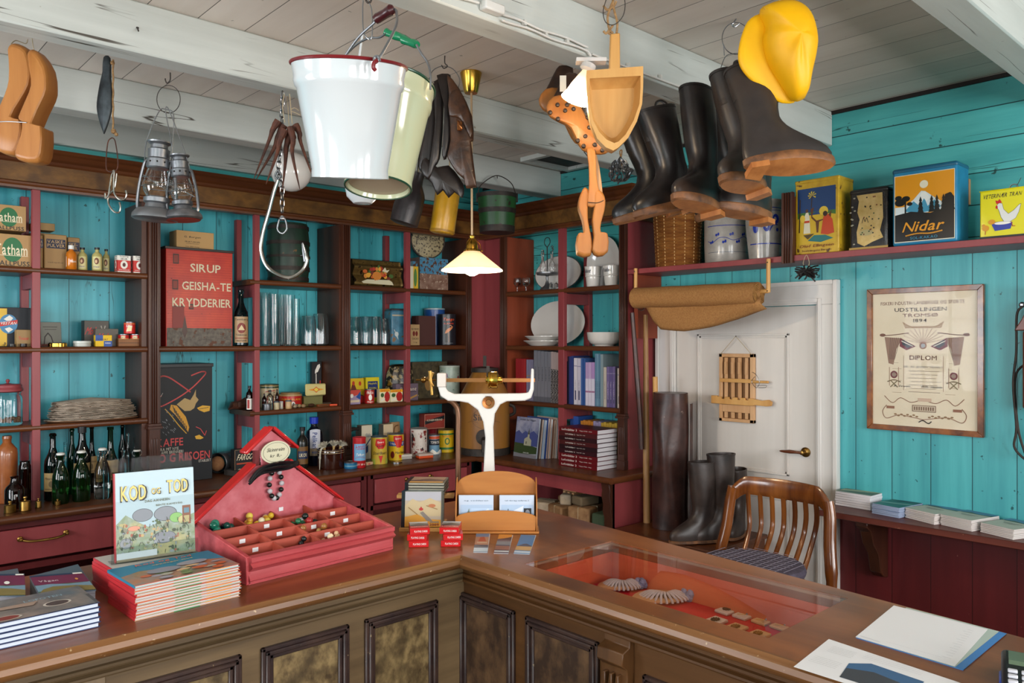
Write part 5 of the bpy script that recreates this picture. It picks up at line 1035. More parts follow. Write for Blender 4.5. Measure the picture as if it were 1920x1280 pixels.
# parcels in the open base cabinet
fz=.401
parc=mk('brown_parcel_paper','7a5636',.75,'93704c',20,bump=.4); lp=mk('light_parcel_paper','a8957c',.75,'bca992',20,bump=.4)
PL=[((3.80,3.42),(.22,.16,.14),parc,.2,'large brown paper parcel at the front right of the cabinet'),((3.82,3.63),(.18,.16,.11),parc,-.2,'brown paper parcel in the middle of the cabinet'),((3.84,3.85),(.16,.16,.10),lp,.3,'pale paper parcel at the left of the cabinet'),((4.02,3.46),(.2,.25,.20),parc,-.05,'tan box standing at the back right of the cabinet'),((4.04,3.72),(.2,.2,.13),parc,.1,'dim brown parcel at the back of the cabinet'),((3.78,3.255),(.14,.1,.12),pc('3a4a34',.8),.1,'dark green bundle beside the carved bracket'),((3.83,3.62),(.11,.08,.07),lp,.5,'small pale parcel on top of the middle parcel'),((3.80,3.43),(.15,.11,.06),pc('6a5a44',.8),-.2,'flat olive packet on top of the large parcel')]
for i,((x,y),(a,b,h),m,rz,tx) in enumerate(PL):
    z=fz+(.111 if i==6 else .141 if i==7 else 0)
    t=thing('paper_parcel',tx,'parcel',(x,y,z),rz); G().box((-a/2,-b/2,0),(a/2,b/2,h)).done('wrapping',m,t,bev=.012,seg=2)
    if i<5: g=G(); g.box((-a/2-.001,-.002,-.0),(a/2+.001,.002,h+.001)); g.box((-.002,-b/2-.001,0),(.002,b/2+.001,h+.001)); g.done('string','twine',t)
t=thing('plaited_block','small openwork block of plaited pale wood beside the tan box','block',(3.9,3.62,fz+.132+.0)); 
g=G(); [g.box((-.05+.04*i,-.06,.0+.02*j),(-.03+.04*i,.06,.018+.02*j)) if j%2 else g.box((-.06,-.05+.04*i,.02*j),(.06,-.03+.04*i,.018+.02*j)) for i in range(3) for j in range(4)]; g.done('slats','pinel',t)
t=thing('tin_pail','pale tin pail lying tilted at the left of the open cabinet','pail',(3.86,4.06,fz+.03),0,None,rot=(.3,-.5,0)); G().lathe([(.001,0),(.06,0),(.085,.16),(.082,.16),(.057,.004),(.001,.004)],28).done('pail_body',pc('a39a8a',.4),t); G().tube(smoothpts([(.085,0,.155),(.06,0,.23),(0,0,.255),(-.06,0,.23),(-.085,0,.155)],4),.003,6).done('bail','iron',t)
# ================================================================ HIGH SHELF
HZ=2.063
loc,r0,r,h=rslot('r',1224,1320,395,HZ,4.09); h=.34
t=thing('wicker_basket','tall brown wicker basket on the high shelf behind the boots','basket',loc,-.9)
wk=mk('woven_wicker_rows','6b3a16',.5,'93602c',26,(.25,.25,1.6),bump=.6)
g=G(); n=28; rows=34
for j in range(rows):
    z=j*h/rows+.004; rr_=r*(.86+.10*z/h)
    g.tube([((rr_+(.0035 if (k+j)%2 else -.0035))*cos(2*pi*k/n),(rr_+(.0035 if (k+j)%2 else -.0035))*sin(2*pi*k/n),z) for k in range(n)],.0052,5,closed=True)
g.done('woven_strands',wk,t)['kind']='stuff'
g=G(); [g.tube([(r*.86*cos(a),r*.86*sin(a),.002),(r*.97*cos(a),r*.97*sin(a),h)],.004,5) for a in [2*pi*k/14 for k in range(14)]]; g.done('stakes',pc('b58a54',.6),t)['kind']='stuff'
bluep='22348f'
def crock(u0,u1,h,prof,label,X,deco):
    loc,r0,r,_=rslot('r',u0,u1,400,HZ,X); t=thing('stoneware_crock',label,'crock',loc,-.75)
    P=[(a*r,b*h+.0005) for a,b in prof]; G().lathe(P,40).done('crock_body','stone',t)
    def R_(z):
        for (a,b),(c,d) in zip(P[:-1],P[1:]):
            if b<=z<=d and d>b: return a+(c-a)*(z-b)/(d-b)
        return P[-1][0]
    prt(t,r*2.4,h,deco,cyl=lambda z:R_(z)+.0004,name='blue_glaze_painting',rough=.2)
lf=lambda x,y,s:[('c',x-.02*s,y,.022,.022,bluep),('c',x+.02*s,y+.012,.018,.026,bluep)]
wave=arc([(.0,.36),(.12,.33),(.25,.40),(.38,.40),(.5,.36),(.62,.38),(.75,.42),(.88,.36),(1,.38)],4)
crock(1320,1405,.36,[(.02,0),(.93,0),(.97,.03),(1,.3),(1,.75),(.95,.85),(.9,.87),(.96,.9),(.96,1),(.85,1),(.02,.98)],'squat grey crock with a painted blue leaf garland and one blue line',4.13,[('l',wave,.0035,bluep),('l',[(0,.17),(1,.17)],.002,'2c3f60')]+sum([lf(x,.33+.12*(i%2),1) for i,x in enumerate((.1,.22,.35,.48,.6,.72,.85))],[])+[('l',[(0,.6),(1,.6)],.004,bluep)])
crock(1397,1470,.33,[(.02,0),(.80,0),(.82,.05),(.95,.45),(1,.65),(.96,.78),(.86,.88),(.88,.93),(.98,1),(.85,1),(.02,.98)],'taller waisted grey jar with big blue scrolls and blue bands',4.07,[('l',[(0,.25),(1,.25)],.006,bluep),('l',[(0,.86),(1,.86)],.005,bluep),('l',[(0,.81),(1,.81)],.003,bluep),('c',.42,.58,.085,.13,bluep),('c',.42,.58,.035,.07,'8f8a90'),('c',.62,.66,.075,.085,bluep),('c',.60,.66,.03,.035,'8f8a90'),('l',arc([(.48,.46),(.56,.56),(.66,.56)]),.006,bluep),('l',arc([(.30,.74),(.40,.76),(.52,.72)]),.008,bluep),('c',.18,.52,.06,.09,bluep),('c',.82,.5,.05,.07,bluep),('c',.66,.48,.03,.03,bluep)])
ytin=mk('worn_yellow_tin','b08a1c',.4,'c9a326',18,spk=('5a3a1a',26,.64))
t=carton('r',1491,1574,338,HZ,3.985,.16,'b08a1c','tea_tin','yellow picture tin with camels, a figure in white and desert scene','tin',lid=(ytin,.02,.003)) if False else None
def tinr(u0,u1,vt,X,dep,m,name,label,lidm,lh=.02,bev=.006,el=None,rz=0):
    loc,rz0,w_,h=slot('r',u0,u1,vt,HZ,X); t=thing(name,label,'tin',loc,rz0+rz)
    G().box((-w_/2,0,.0005),(w_/2,dep,h-.001)).done('body',m,t,bev=bev,seg=3); G().box((-w_/2-.002,-.002,h-lh),(w_/2+.002,dep+.002,h)).done('lid',lidm,t,bev=bev,seg=3)
    if el: prt(t,w_,h,el,rough=.3,name='picture_print')
    return t,w_,h
tinr(1491,1573,334,3.985,.17,ytin,'tea_tin','yellow picture tin showing camels, a figure in white and a blue sky',ytin,el=[('r',.06,.14,.93,.88,'c2a024'),('r',.06,.52,.93,.88,'1d3c6a'),('p',[(.06,.48),(.5,.56),(.93,.5),(.93,.56),(.06,.56)],'3f6a2c'),
 ('p',[(.36,.60),(.44,.62),(.40,.50),(.50,.44),(.72,.46),(.84,.56),(.80,.36),(.76,.36),(.74,.46),(.56,.42),(.54,.28),(.50,.28),(.48,.42),(.38,.48)],'5a3216'),('c',.66,.56,.10,.06,'d0b23a'),('l',[(.10,.30),(.12,.74)],.006,'3a2614'),('l',[(.38,.62),(.40,.78)],.005,'3a2614')]+[('p',[(.40,.78),(.40+.10*cos(a),.78+.06*sin(a)),(.40+.09*cos(a+.35),.78+.05*sin(a+.35))],'c9b02c') for a in (.2,.9,1.6,2.3,3.0,3.7,5.6)]+
 [('p',[(.20,.28),(.23,.52),(.26,.56),(.31,.56),(.34,.50),(.36,.28)],'cfc8ae'),('c',.28,.58,.03,.025,'5a3a20'),('r',.22,.42,.34,.45,'b8401c'),('c',.18,.48,.06,.05,'d0b23a'),
 ('p',[(.60,.26),(.66,.48),(.74,.52),(.86,.44),(.90,.26),(.75,.24)],'b8401c'),('c',.70,.52,.05,.035,'33200f'),('p',[(.30,.18),(.45,.25),(.7,.24),(.88,.19),(.6,.15)],'1f6a6a'),('p',[(.3,.2),(.2,.26),(.45,.27)],'4a3a1a'),('t','Olof Ellingsen',.5,.105,.78,.05,'7a3a14',.3),('t','Svolværgata Bergen',.5,.045,.66,.035,'5a2e12')])
blk=mk('black_gold_pictorial','0f0f16',.25,'2a241c',24)
gold_=mk('gold_pictorial','b09352',.28,'cdb078',14,metal=.5,spk=('4a3c1c',40,.66))
tinr(1592,1665,352,4.0,.13,blk,'sweet_tin','black and gold tin with tiny animal and tree drawings',mk('black_tin_lid','1c1c1a',.3),.03,.014,el=[('r',.0,.0,1,.05,'b08a3a'),('p',[(.22,.12),(.20,.3),(.28,.5),(.22,.62),(.26,.8),(.2,.9),(.86,.9),(.88,.5),(.80,.3),(.88,.18),(.60,.12),(.4,.06)],gold_),('c',.44,.28,.18,.05,'a89a6c'),('l',arc([(.34,.44),(.38,.52),(.42,.46),(.46,.52),(.50,.44)]),.003,'1a1812')]+[('c',.3+.5*RR.random(),.2+.65*RR.random(),.02,.012,['3a4a2c','6a3a1c','1a1812'][k%3]) for k in range(22)]+[('c',.03+.14*RR.random(),.1+.8*RR.random(),.03,.012,'8f8a78') for k in range(9)])
bt=mk('turquoise_blue_tin','1c6f96',.35,'237ea6',12,spk=('8a8a78',50,.76))
trees=[]
for x0,y0,s in ((.13,.56,.16),(.10,.62,.1),(.22,.60,.12),(.28,.53,.08)): trees.append(('c',x0,y0,s*.55,s*.3,'11120f'))
for x in (.45,.62,.70,.80,.92):
    for k in range(4): trees.append(('p',[(x-.05+.008*k,.40+.05*k),(x,.52+.03*k),(x+.05-.008*k,.40+.05*k)],'11120f'))
tinr(1673,1795,309,3.975,.16,bt,'cocoa_tin','large turquoise tin picturing a snowy mountain under an orange sky',mk('darker_blue_lid','1a5a78',.35),.028,.012,el=[('r',.035,.045,.965,.905,'d8d0b8'),('r',.045,.055,.955,.897,'d48f16'),('c',.5,.76,.065,.05,'d8d4bc'),
 ('p',[(.05,.40),(.05,.50),(.20,.50),(.34,.58),(.46,.68),(.52,.67),(.66,.58),(.80,.50),(.955,.52),(.955,.40)],'c9d4d6'),('p',[(.2,.44),(.34,.56),(.42,.50),(.5,.60),(.56,.48),(.66,.55),(.76,.46),(.7,.42),(.4,.40)],'3f8aa8'),('p',[(.40,.54),(.46,.66),(.52,.66),(.6,.58),(.54,.54),(.5,.58),(.46,.52)],'d8dcd8'),
 ('p',[(.045,.40),(.3,.43),(.6,.39),(.8,.43),(.955,.41),(.955,.055),(.045,.055)],'15120f'),('r',.20,.38,.225,.60,'11120f'),('p',[(.80,.40),(.82,.60),(.90,.62),(.955,.56),(.955,.40)],'11120f')]+trees+[('t','Nidar',.5,.235,.62,.13,'d4901c',.35),('l',arc([(.22,.125),(.4,.145),(.6,.135),(.78,.155)]),.006,'d4901c'),('t','SOL-KAKAO',.5,.09,.42,.035,'2c7a98')])
yt=mk('bright_yellow_tin','d8cf12',.3,coat=.3)
t,w_,h=tinr(1837,1935,353,3.98,.10,yt,'oil_tin','small bright yellow tin picturing a white hen with chicks',yt,.004,.006,el=[('t','VETERINÆR TRAN',.44,.87,.74,.085,'15161a',.25),('r',0,.0,1,.05,'15161a'),
 ('p',[(.33,.66),(.38,.72),(.44,.70),(.47,.58),(.56,.48),(.66,.54),(.76,.64),(.80,.66),(.76,.50),(.70,.38),(.60,.32),(.48,.32),(.42,.42),(.38,.56)],'d8d8d4'),('l',[(.33,.66),(.38,.72),(.44,.70),(.47,.58),(.56,.48),(.66,.54),(.76,.64),(.80,.66),(.76,.50),(.70,.38),(.60,.32),(.48,.32),(.42,.42),(.38,.56),(.33,.66)],.0012,'2a2a30'),
 ('p',[(.33,.70),(.31,.78),(.36,.76),(.39,.80),(.42,.75),(.44,.72),(.38,.71)],'c4221c'),('c',.335,.635,.02,.035,'c4221c'),('p',[(.24,.28),(.64,.30),(.60,.17),(.30,.15)],'2c3c9a'),('c',.44,.29,.20,.045,'2c3c9a'),('c',.45,.30,.16,.03,W_),('c',.24,.34,.07,.05,'d0901c'),('c',.12,.22,.07,.06,'d0901c'),('c',.08,.28,.035,.03,'d0901c'),('l',[(.62,.3),(.64,.22),(.69,.22)],.003,'a83a1c'),('l',[(.12,.16),(.11,.09)],.003,'a83a1c')])
G().lathe([(.022,h),(.024,h+.006),(.001,h+.008)],16,(-.05,.05,0)).done('cap','steel',t); g=G(); g.tube(smoothpts([(.0,.05,h),(.01,.05,h+.02),(.03,.05,h+.02),(.04,.05,h)],3),.003,5); g.tube([(.03,.05,h+.01),(.05,.04,h+.045)],.002,4); g.done('carrying_loop','steel',t)
for i,(u,v0,v1) in enumerate(((1814,336,384),(1497,254,272))):
    y=YatX(u,4.24); z0=ZX(u,v1,4.24); z1=ZX(u,v0,4.24); o=G().box((4.228,y-.012,z0),(4.249,y+.012,z1)).done('wooden_cleat',pc('a8815a',.6),bev=.002); tag(o,['small pale wooden cleat on the wall beside the turquoise tin','small pale wooden cleat under the beam end on the wall'][i],'cleat')
# ================================================================ THINGS HANGING FROM THE CEILING
AZ=YAW-pi/2
def H(name,label,cat,u0,v0,d,grp=None):
    t=thing(name,label,cat,atD(u0,v0,d),AZ,grp); k=d/FPX
    return t,k,(lambda u,v,y=0.: Vector(((u-u0)*k,y,(v0-v)*k)))
def pillow(pts,th,k=5,y0=0,p=.5,flat=False):
    """rounded solid from an outline in the local xz plane"""
    n=len(pts); cx=sum(q[0] for q in pts)/n; cz=sum(q[2] for q in pts)/n; g=G(); R_=[]
    A=[-1+2*i/(2*k) for i in range(2*k+1)]
    for a in A:
        s=(1-abs(a)**2.6)**p if not flat else 1-.08*abs(a)**6
        s=max(s,.03); R_.append([(cx+(q[0]-cx)*s,y0+q[1]+a*th/2,cz+(q[2]-cz)*s) for q in pts])
    return g.loft(R_)
def O(q,L_,n=3,sx=1,ox=0,oy=0,closed=True):
    return smoothpts([q(ox+x/sx,oy+y/sx) for x,y in L_],n,closed)
def wire(t,pts,r,mat='steel',name='wire',n=5,cl=False): return G().tube(smoothpts(pts,n,cl),r,7,closed=cl).done(name,mat,t)
# ---- pair of wooden clog forms, far left
t,k,q=H('clog_form','left one of the two orange wooden clog blanks hanging at the far left','clog',20,230,3.05)
pillow(O(q,[(80,290),(95,265),(130,265),(185,300),(210,400),(200,500),(150,590),(95,690),(150,705),(158,780),(130,885),(90,895),(10,870),(-5,780),(0,700),(60,560),(85,470),(85,350)],2,3.048),.085,flat=True).done('clog_body','clog',t,bev=.004)
wire(t,[q(27,86,-.02),q(30,76,0),q(42,78,.02),q(46,70,.02)],.0018,'twine','string')
t,k,q=H('clog_form','right one of the two orange wooden clog blanks hanging at the far left','clog',75,230,3.0)
pillow(O(q,[(190,310),(235,305),(290,390),(302,490),(290,560),(215,725),(275,740),(270,900),(235,940),(150,930),(115,900),(150,800),(160,710),(135,690),(200,540),(212,460)],2,3.048),.085,flat=True).done('clog_body','clog',t,bev=.004)
wire(t,[q(10,235,-.046),q(30,234,-.046),q(64,236,-.046)],.0018,'steel','binding_wire'); wire(t,[q(66,100),q(62,86),q(60,72)],.0015,'twine','string')
# ---- lead sinker, line and treble hook
t,k,q=H('fishing_sinker','grey lead fishing sinker hanging from the beam left of the lanterns','sinker',196,160,3.12)
pillow(O(q,[(595,325),(630,330),(634,440),(641,520),(637,640),(600,757),(588,750),(560,660),(555,590),(572,480),(590,400)],3,3.048),.03,p=.5).done('lead_body','lead',t)
t,k,q=H('treble_hook','rope line with a wire loop and a steel triple fish hook below the sinker','fish hook',212,112,3.12)
G().tube([q(212+.6*sin(i),112+i*4.4) for i in range(32)],.0035,7).done('rope','rope',t)
g=G(); g.ball(q(211,118),.009,8); g.ball(q(213,246),.011,8); g.ball(q(218,252),.008,8); g.done('knots','rope',t)
wire(t,[q(210,258),(q(202,268)),q(199,312),q(206,322),q(219,318),q(221,300),q(216,265),q(210,258)],.0022,'rust','wire_loop')
for i,(pp) in enumerate((((214,322),(217,322),(216,340),(217,362),(226,374),(236,374),(240,366),(239,358)),((214,322),(209,330),(206,350),(203,366),(198,372),(197,362)),((216,324),(212,350),(201,365),(200,380),(210,395),(220,397),(223,388),(221,378)))):
    wire(t,[q(a,b,(i-1)*.012) for a,b in pp],.0036,mk('bright_hook_%d'%i,'b8b2a8',.25,metal=1),'hook')
# ---- two hurricane lanterns on a ring
def lantern(u,v0,v1,d,ru,label,tilt,mat):
    t=thing('hurricane_lantern',label,'lantern',atD(u,v1,d),AZ,None); t.rotation_euler=(0,tilt,AZ); k=d/FPX; h=(v1-v0)*k; r=ru*k
    G().lathe([(.001,0),(r*.9,0),(r,.006),(r*.98,h*.07),(r*.80,h*.13),(r*.5,h*.15),(r*.45,h*.2),(.001,h*.2)],30).done('oil_tank',mat,t)
    G().lathe([(r*.45,h*.20),(r*.55,h*.22),(r*.55,h*.27),(r*.4,h*.29)],24).done('burner',mat,t)
    P=[(r*.42,h*.28),(r*.58,h*.36),(r*.62,h*.44),(r*.52,h*.55),(r*.42,h*.64)]
    G().lathe(P+[(a-.002,b) for a,b in P[::-1]],26,cap=False).done('glass_globe','glass',t)
    G().lathe([(r*.46,h*.63),(r*.5,h*.645),(r*.5,h*.74),(r*.44,h*.76),(r*.46,h*.86),(r*.36,h*.88),(r*.36,h*.92),(r*.5,h*.945),(r*.52,h*.96),(r*.1,h*.99),(.001,h)],26).done('chimney',mat,t)
    g=G()
    for a in [2*pi*i/10 for i in range(10)]: g.ball((r*.502*cos(a),r*.502*sin(a),h*.70),.004,6)
    g.done('vent_holes','dark',t)
    for s_ in (-1,1): G().tube(smoothpts([(s_*r*.75,0,h*.09),(s_*r*.86,0,h*.2),(s_*r*.80,0,h*.45),(s_*r*.62,0,h*.70),(s_*r*.48,0,h*.73)],4),.0075,8,flat=.8).done('side_tube',mat,t)
    g=G(); 
    for zz in (.40,.50): g.tube([(r*.66*cos(a),r*.66*sin(a),h*zz) for a in [2*pi*i/24 for i in range(24)]],.0016,5,closed=True)
    g.tube([(r*.70,0,h*.33),(-r*.66,0,h*.55)],.0016,5); g.done('guard_wire','steel',t)
    return t,h,r
t,h,r=lantern(292,260,413,3.12,42,'larger dull grey hurricane lantern, left of the two on the wire ring',.05,'dsteel')
wire(t,[(-r*.62,0,h*.72),(-r*.6,0,h*.95),(-.01,0,h*1.33),(.02,.0,h*1.36),(.05,0,h*1.30),(r*.58,0,h*.9),(r*.55,0,h*.72)],.0022,'steel','bail',4)
t,h,r=lantern(344,286,412,3.12,34,'smaller lantern with a rusty red base inside, right of the two on the wire ring',-.06,'tin')
wire(t,[(-r*.6,0,h*.72),(-r*.4,0,h*1.1),(-.045,0,h*1.62),(-.03,0,h*1.63),(r*.3,0,h*1.0),(r*.55,0,h*.72)],.0022,'steel','bail',4)
G().lathe([(.001,-.001),(r*.85,-.001),(r*.88,-.003),(.001,-.003)],26).done('rusty_base',pc('8a2a1c',.6),t)
t,k,q=H('wire_ring','thin wire ring hanging from a hook under the beam above the lanterns','ring',316,145,3.14)
wire(t,[q(316+22*sin(a),186-26*cos(a)+0) for a in [2*pi*i/12 for i in range(12)]],.0015,'iron','ring',3,True)
wire(t,[q(319,136),q(319,150),q(313,156),q(310,150),q(310,147)],.0025,'iron','hook',4)
# ---- bunch of iron spikes, chain and the great hook
t,k,q=H('iron_spikes','bunch of seven rusty iron spikes hung together on twine','spikes',532,180,3.3)
for i,(a,b,c_,e_) in enumerate((((522,226),(505,262),(476,335),0),((530,232),(510,278),(476,334),.02),((537,245),(522,290),(503,348),-.02),((543,250),(534,300),(528,352),.01),((546,240),(550,290),(565,357),-.015),((552,232),(562,265),(584,330),.015),((541,244),(546,262),(543,300),.03))):
    g=G(); P=smoothpts([q(*a,e_),q((a[0]*.6+b[0]*.4)+4*(-1 if i<4 else 1),(a[1]+b[1])/2,e_),q(*b,e_),q(*c_,e_*1.5)],4); n=len(P); g.tube(P,[.0125-.0112*(j/(n-1))**2+.003*(j<3) for j in range(n)],9); g.done('spike','rust',t)
g=G(); g.tube([q(543,176),q(545,200),q(548,232)],.002,5); g.tube(smoothpts([q(546,205),q(552,202),q(560,207)],3),.0015,4); g.tube(smoothpts([q(545,208),q(556,212),q(563,216)],3),.0015,4); g.tube(smoothpts([q(533,176),q(530,200),q(534,230)],3),.002,5); g.done('twine','twine',t)
def chain(t,pts,lw,ll,wr_,mat='steel'):
    P=[Vector(p) for p in pts]; L_=[(b-a).length for a,b in zip(P[:-1],P[1:])]; tot=sum(L_); n=max(2,int(tot/(ll*.78))); g=G()
    for i in range(n):
        s=(i+.5)/n*tot; j=0
        while s>L_[j]: s-=L_[j]; j+=1
        c=P[j].lerp(P[j+1],s/L_[j]); dd=(P[j+1]-P[j]).normalized(); sd=Vector((1,0,0)) if i%2 else Vector((.25,1,0)).normalized(); sd=(sd-dd*sd.dot(dd)).normalized()
        g.tube([c+dd*(ll/2-lw/2)*(1 if cos(a)>0 else -1)+dd*(lw/2*cos(a))+sd*(lw/2*sin(a)) for a in [2*pi*m/12+.01 for m in range(12)]],wr_,5,closed=True)
    return g.done('chain',mat,t)
t,k,q=H('chain','steel chain ending in a pear shaped swivel link in front of the keg','chain',528,180,3.37)
chain(t,[q(530,172),q(528,240),q(522,320),q(529,350),q(529,398)],.017,.034,.0028)
wire(t,[q(529,405),q(524,412),q(520,428),q(525,436),(q(532,437)),q(538,428),q(535,412),q(529,405)],.0045,'steel','swivel_link',3); g=G(); g.ball(q(529,410),.014,10,sz=.7); g.done('swivel','dsteel',t)
t,k,q=H('shark_hook','very large steel fish hook hanging in front of the keg bay','fish hook',522,330,3.36)
P=smoothpts([q(521,338),q(513,362),q(503,400),q(492,440),q(490,470),q(500,498),(q(520,514)),q(545,520),q(566,508),q(575,490),q(574,475),q(568,455)],5); n=len(P)
G().tube(P,[.0085]*(n-8)+[.0085-.0009*j for j in range(8)],10).done('hook_shank',mk('bright_steel','b0aca4',.22,metal=1),t)
g=G(); g.tube([q(573,490),q(569,470),q(566,455)],[.009,.006,.001],8); g.tube([q(571,478),q(563,479)],[.005,.001],6); g.done('barb','dsteel',t)
wire(t,[q(521,338),q(516,330),q(521,320),q(527,328),q(521,338)],.005,'steel','eye',3)
t,k,q=H('glass_float','round glossy cream float hanging behind the iron spikes','float',545,322,3.7)
g=G(); g.ball(q(546,322),.093,24); g.done('ball',M['china'],t); wire(t,[q(546,290),q(543,250),q(540,200),q(538,134)],.002,'twine','cord')
# ---- two enamel buckets
def bucket(top,bot,rt,rb,d,mat,rimm,label,grip,grp=None,tiltf=0,bail=None,gcol='1d7a4a'):
    a=atD(*top,d); b=atD(*bot,d-tiltf); ax=(a-b); h=ax.length; t=thing('enamel_bucket',label,'bucket',b)
    t.rotation_mode='QUATERNION'; t.rotation_quaternion=Vector((0,0,1)).rotation_difference(ax.normalized())
    P=[(rb*.86,.004),(rb*.92,0),(rb*1.0,.0),(rb*1.01,.014),(rb,.02)]
    g=G(); f=lambda s:rb+(rt-rb)*s
    O_=[(rb*.90,.012),(rb*.93,.0),(rb*1.02,.0),(rb*1.02,.012),(f(.04)*.99,.02),(f(.78)*.985,h*.78),(f(.80)*1.015,h*.80),(f(.84)*1.025,h*.84),(f(.88)*1.005,h*.88),(f(.95),h*.95),(rt,h)]
    g.lathe(O_+[(rt*.97,h),(f(.9)*.965,h*.9),(rb*.95,.022),(.001,.02)],64,cap=False); g.lathe([(rb*.90,.012),(.001,.012)],40,cap=False); g.done('bucket_body',mat,t)
    g=G(); g.tube([(rt*1.0*cos(x),rt*1.0*sin(x),h) for x in [2*pi*i/64 for i in range(64)]],.0045,8,closed=True); g.done('rim',rimm,t)
    if tiltf>0: g=G(); g.tube([(rb*1.0*cos(x),rb*1.0*sin(x),.001) for x in [2*pi*i/48 for i in range(48)]],.003,6,closed=True); g.done('foot_rim',rimm,t); G().lathe([(rb*.88,.011),(.001,.0105)],40,cap=False).done('base_disc',pc('a89880',.4),t)
    return t,h
ru_='6d1218'
t,h=bucket((655,124),(657,334),.146,.098,2.02,M['enamel'],pc(ru_,.3),'white enamel bucket with a dark red rim hanging nearest the camera','',tiltf=-.052)
inv=t.matrix_basis.inverted() if False else None
bpy.context.view_layer.update()
def loc_(t,u,v,d): return t.matrix_world.inverted()@atD(u,v,d)
def bailw(t,P,r,mat='dsteel',name='bail'): return G().tube(smoothpts([loc_(t,*p) for p in P],6),r,8).done(name,mat,t)
bailw(t,[(645,108,2.12),(672,70,2.08),(702,42,2.04),(704,36,2.03),(738,18,2.0),(744,28,1.98),(742,50,1.94),(722,90,1.90),(709,112,1.885),(703,118,1.885),(702,108,1.885),(709,106,1.885),(712,114,1.885)],.0034)
G().tube([loc_(t,*p) for p in ((703,38,2.03),(708,34,2.028),(722,26,2.02),(734,18,2.0),(738,17,2.0))],[.011,.013,.012,.014,.010],14).done('wooden_grip',pc('3a1014',.3),t)
bailw(t,[(704,132,1.875),(700,126,1.87),(702,117,1.87),(707,114,1.875)],.005,pc(ru_,.3),'ear')
t,h=bucket((722,166),(709,352),.146,.0955,2.33,M['cream'],pc('17402c',.3),'cream enamel bucket with green rims and a green handle, behind the white one','',tiltf=.055)
bpy.context.view_layer.update()
bailw(t,[(648,104,2.5),(668,84,2.45),(690,72,2.4),(712,70,2.36),(724,62,2.33)],.0034); bailw(t,[(781,84,2.28),(790,100,2.27),(802,118,2.26),(807,140,2.25),(807,168,2.25)],.0034)
G().tube([loc_(t,*p) for p in ((724,60,2.34),(730,63,2.335),(742,67,2.33),(754,71,2.325),(757,74,2.32),(768,79,2.31),(778,82,2.30),(782,84,2.29))],[.012,.010,.013,.011,.014,.011,.013,.010],14).done('green_grip',pc('127048',.25),t)
t,k,q=H('wire_hanger','bent steel wire holding the cream bucket under the ceiling','wire',690,0,2.3)
wire(t,[q(686,-110),q(682,-20),q(680,20),q(682,60),q(693,74),q(698,62),q(697,20),q(692,5),q(684,-20)],.0018,'steel','wire'); wire(t,[q(684,-3),q(690,5),q(696,0),q(692,-20),q(686,-120),q(686,-186)],.003,'iron','hook')
t,k,q=H('enamel_ladle','white enamel ladle bowl with a chipped dark edge showing below the cream bucket','ladle',680,370,2.6)
g=G(Matrix.Translation(q(680,352))); g.lathe([(.001,-.055),(.03,-.052),(.052,-.03),(.058,0),(.054,0),(.04,-.035),(.001,-.045)],28); g.done('bowl','enamel',t); wire(t,[q(655,352),q(652,300),q(662,200),q(680,60)],.004,'enamel','handle')
wire(t,[q(700,352),q(692,362),(q(690,378))],.0025,'iron','dark_edge')
# ---- leather bellows bag
t,k,q=H('leather_satchel','folded black and brown leather satchel with many pleats and a brass clasp','bag',830,170,3.5)
lb=mk('black_satchel_leather','171211',.36,'241b17',14,bump=.35); lbr=mk('brown_satchel_leather','2a1a12',.34,'4a2e1c',22,bump=.5)
PL_=[([(920,415),(950,410),(990,440),(1010,470),(1000,640),(985,720),(960,850),(950,900),(958,860),(985,640),(990,480)],.02),
 ([(1000,445),(1040,440),(1060,470),(1058,640),(1040,830),(1010,930),(975,900),(960,860),(985,720),(1000,600)],-.01),
 ([(1045,440),(1085,450),(1095,520),(1090,700),(1075,840),(1050,880),(1030,930),(1010,940),(1030,800),(1050,640)],-.04),
 ([(1062,420),(1120,412),(1138,450),(1140,640),(1135,760),(1110,850),(1090,830),(1100,700),(1095,520),(1080,455)],-.07),
 ([(1000,830),(1060,880),(1120,870),(1180,940),(1200,990),(1190,1040),(1150,1010),(1120,1040),(1090,1000),(1060,1025),(1030,960),(985,920),(975,870)],-.03)]
for P,y in PL_:
    pillow(O(lambda a,b:q(a,b,y),P,2,2.783,440,0),.035,4,0,.5).done('leather_pleat',lb,t,smooth=1.0)
pillow(O(lambda a,b:q(a,b,-.1),[(1120,430),(1180,500),(1245,640),(1252,765),(1240,770),(1267,985),(1262,1000),(1215,1005),(1205,960),(1170,930),(1125,860),(1120,830),(1135,760),(1130,620),(1125,500)],2,2.783,440,0),.03,4,0,.4).done('brown_flap',lbr,t,smooth=1.0)
pillow(O(lambda a,b:q(a,b,-.118),[(1130,640),(1160,650),(1195,670),(1240,760),(1250,700),(1225,600),(1180,510),(1130,540)],2,2.783,440,0),.02,4,0,.4).done('closing_flap',lbr,t,smooth=1.0)
g=G(); p=q(866,252,-.135); g.box((p.x-.012,p.y-.006,p.z-.02),(p.x+.010,p.y+.006,p.z+.02)); g.tube([(p.x-.008,p.y-.008,p.z+.02),(p.x+.01,p.y-.010,p.z-.018)],.006,8); g.done('brass_clasp','copper',t,bev=.003)
wire(t,[q(857,170),q(862,150),q(850,130),q(830,124),q(812,132),q(804,150),q(806,162)],.002,'steel','wire_ring'); wire(t,[q(834,104),q(834,118),q(839,124),q(832,128),q(828,122)],.0025,'iron','hook')
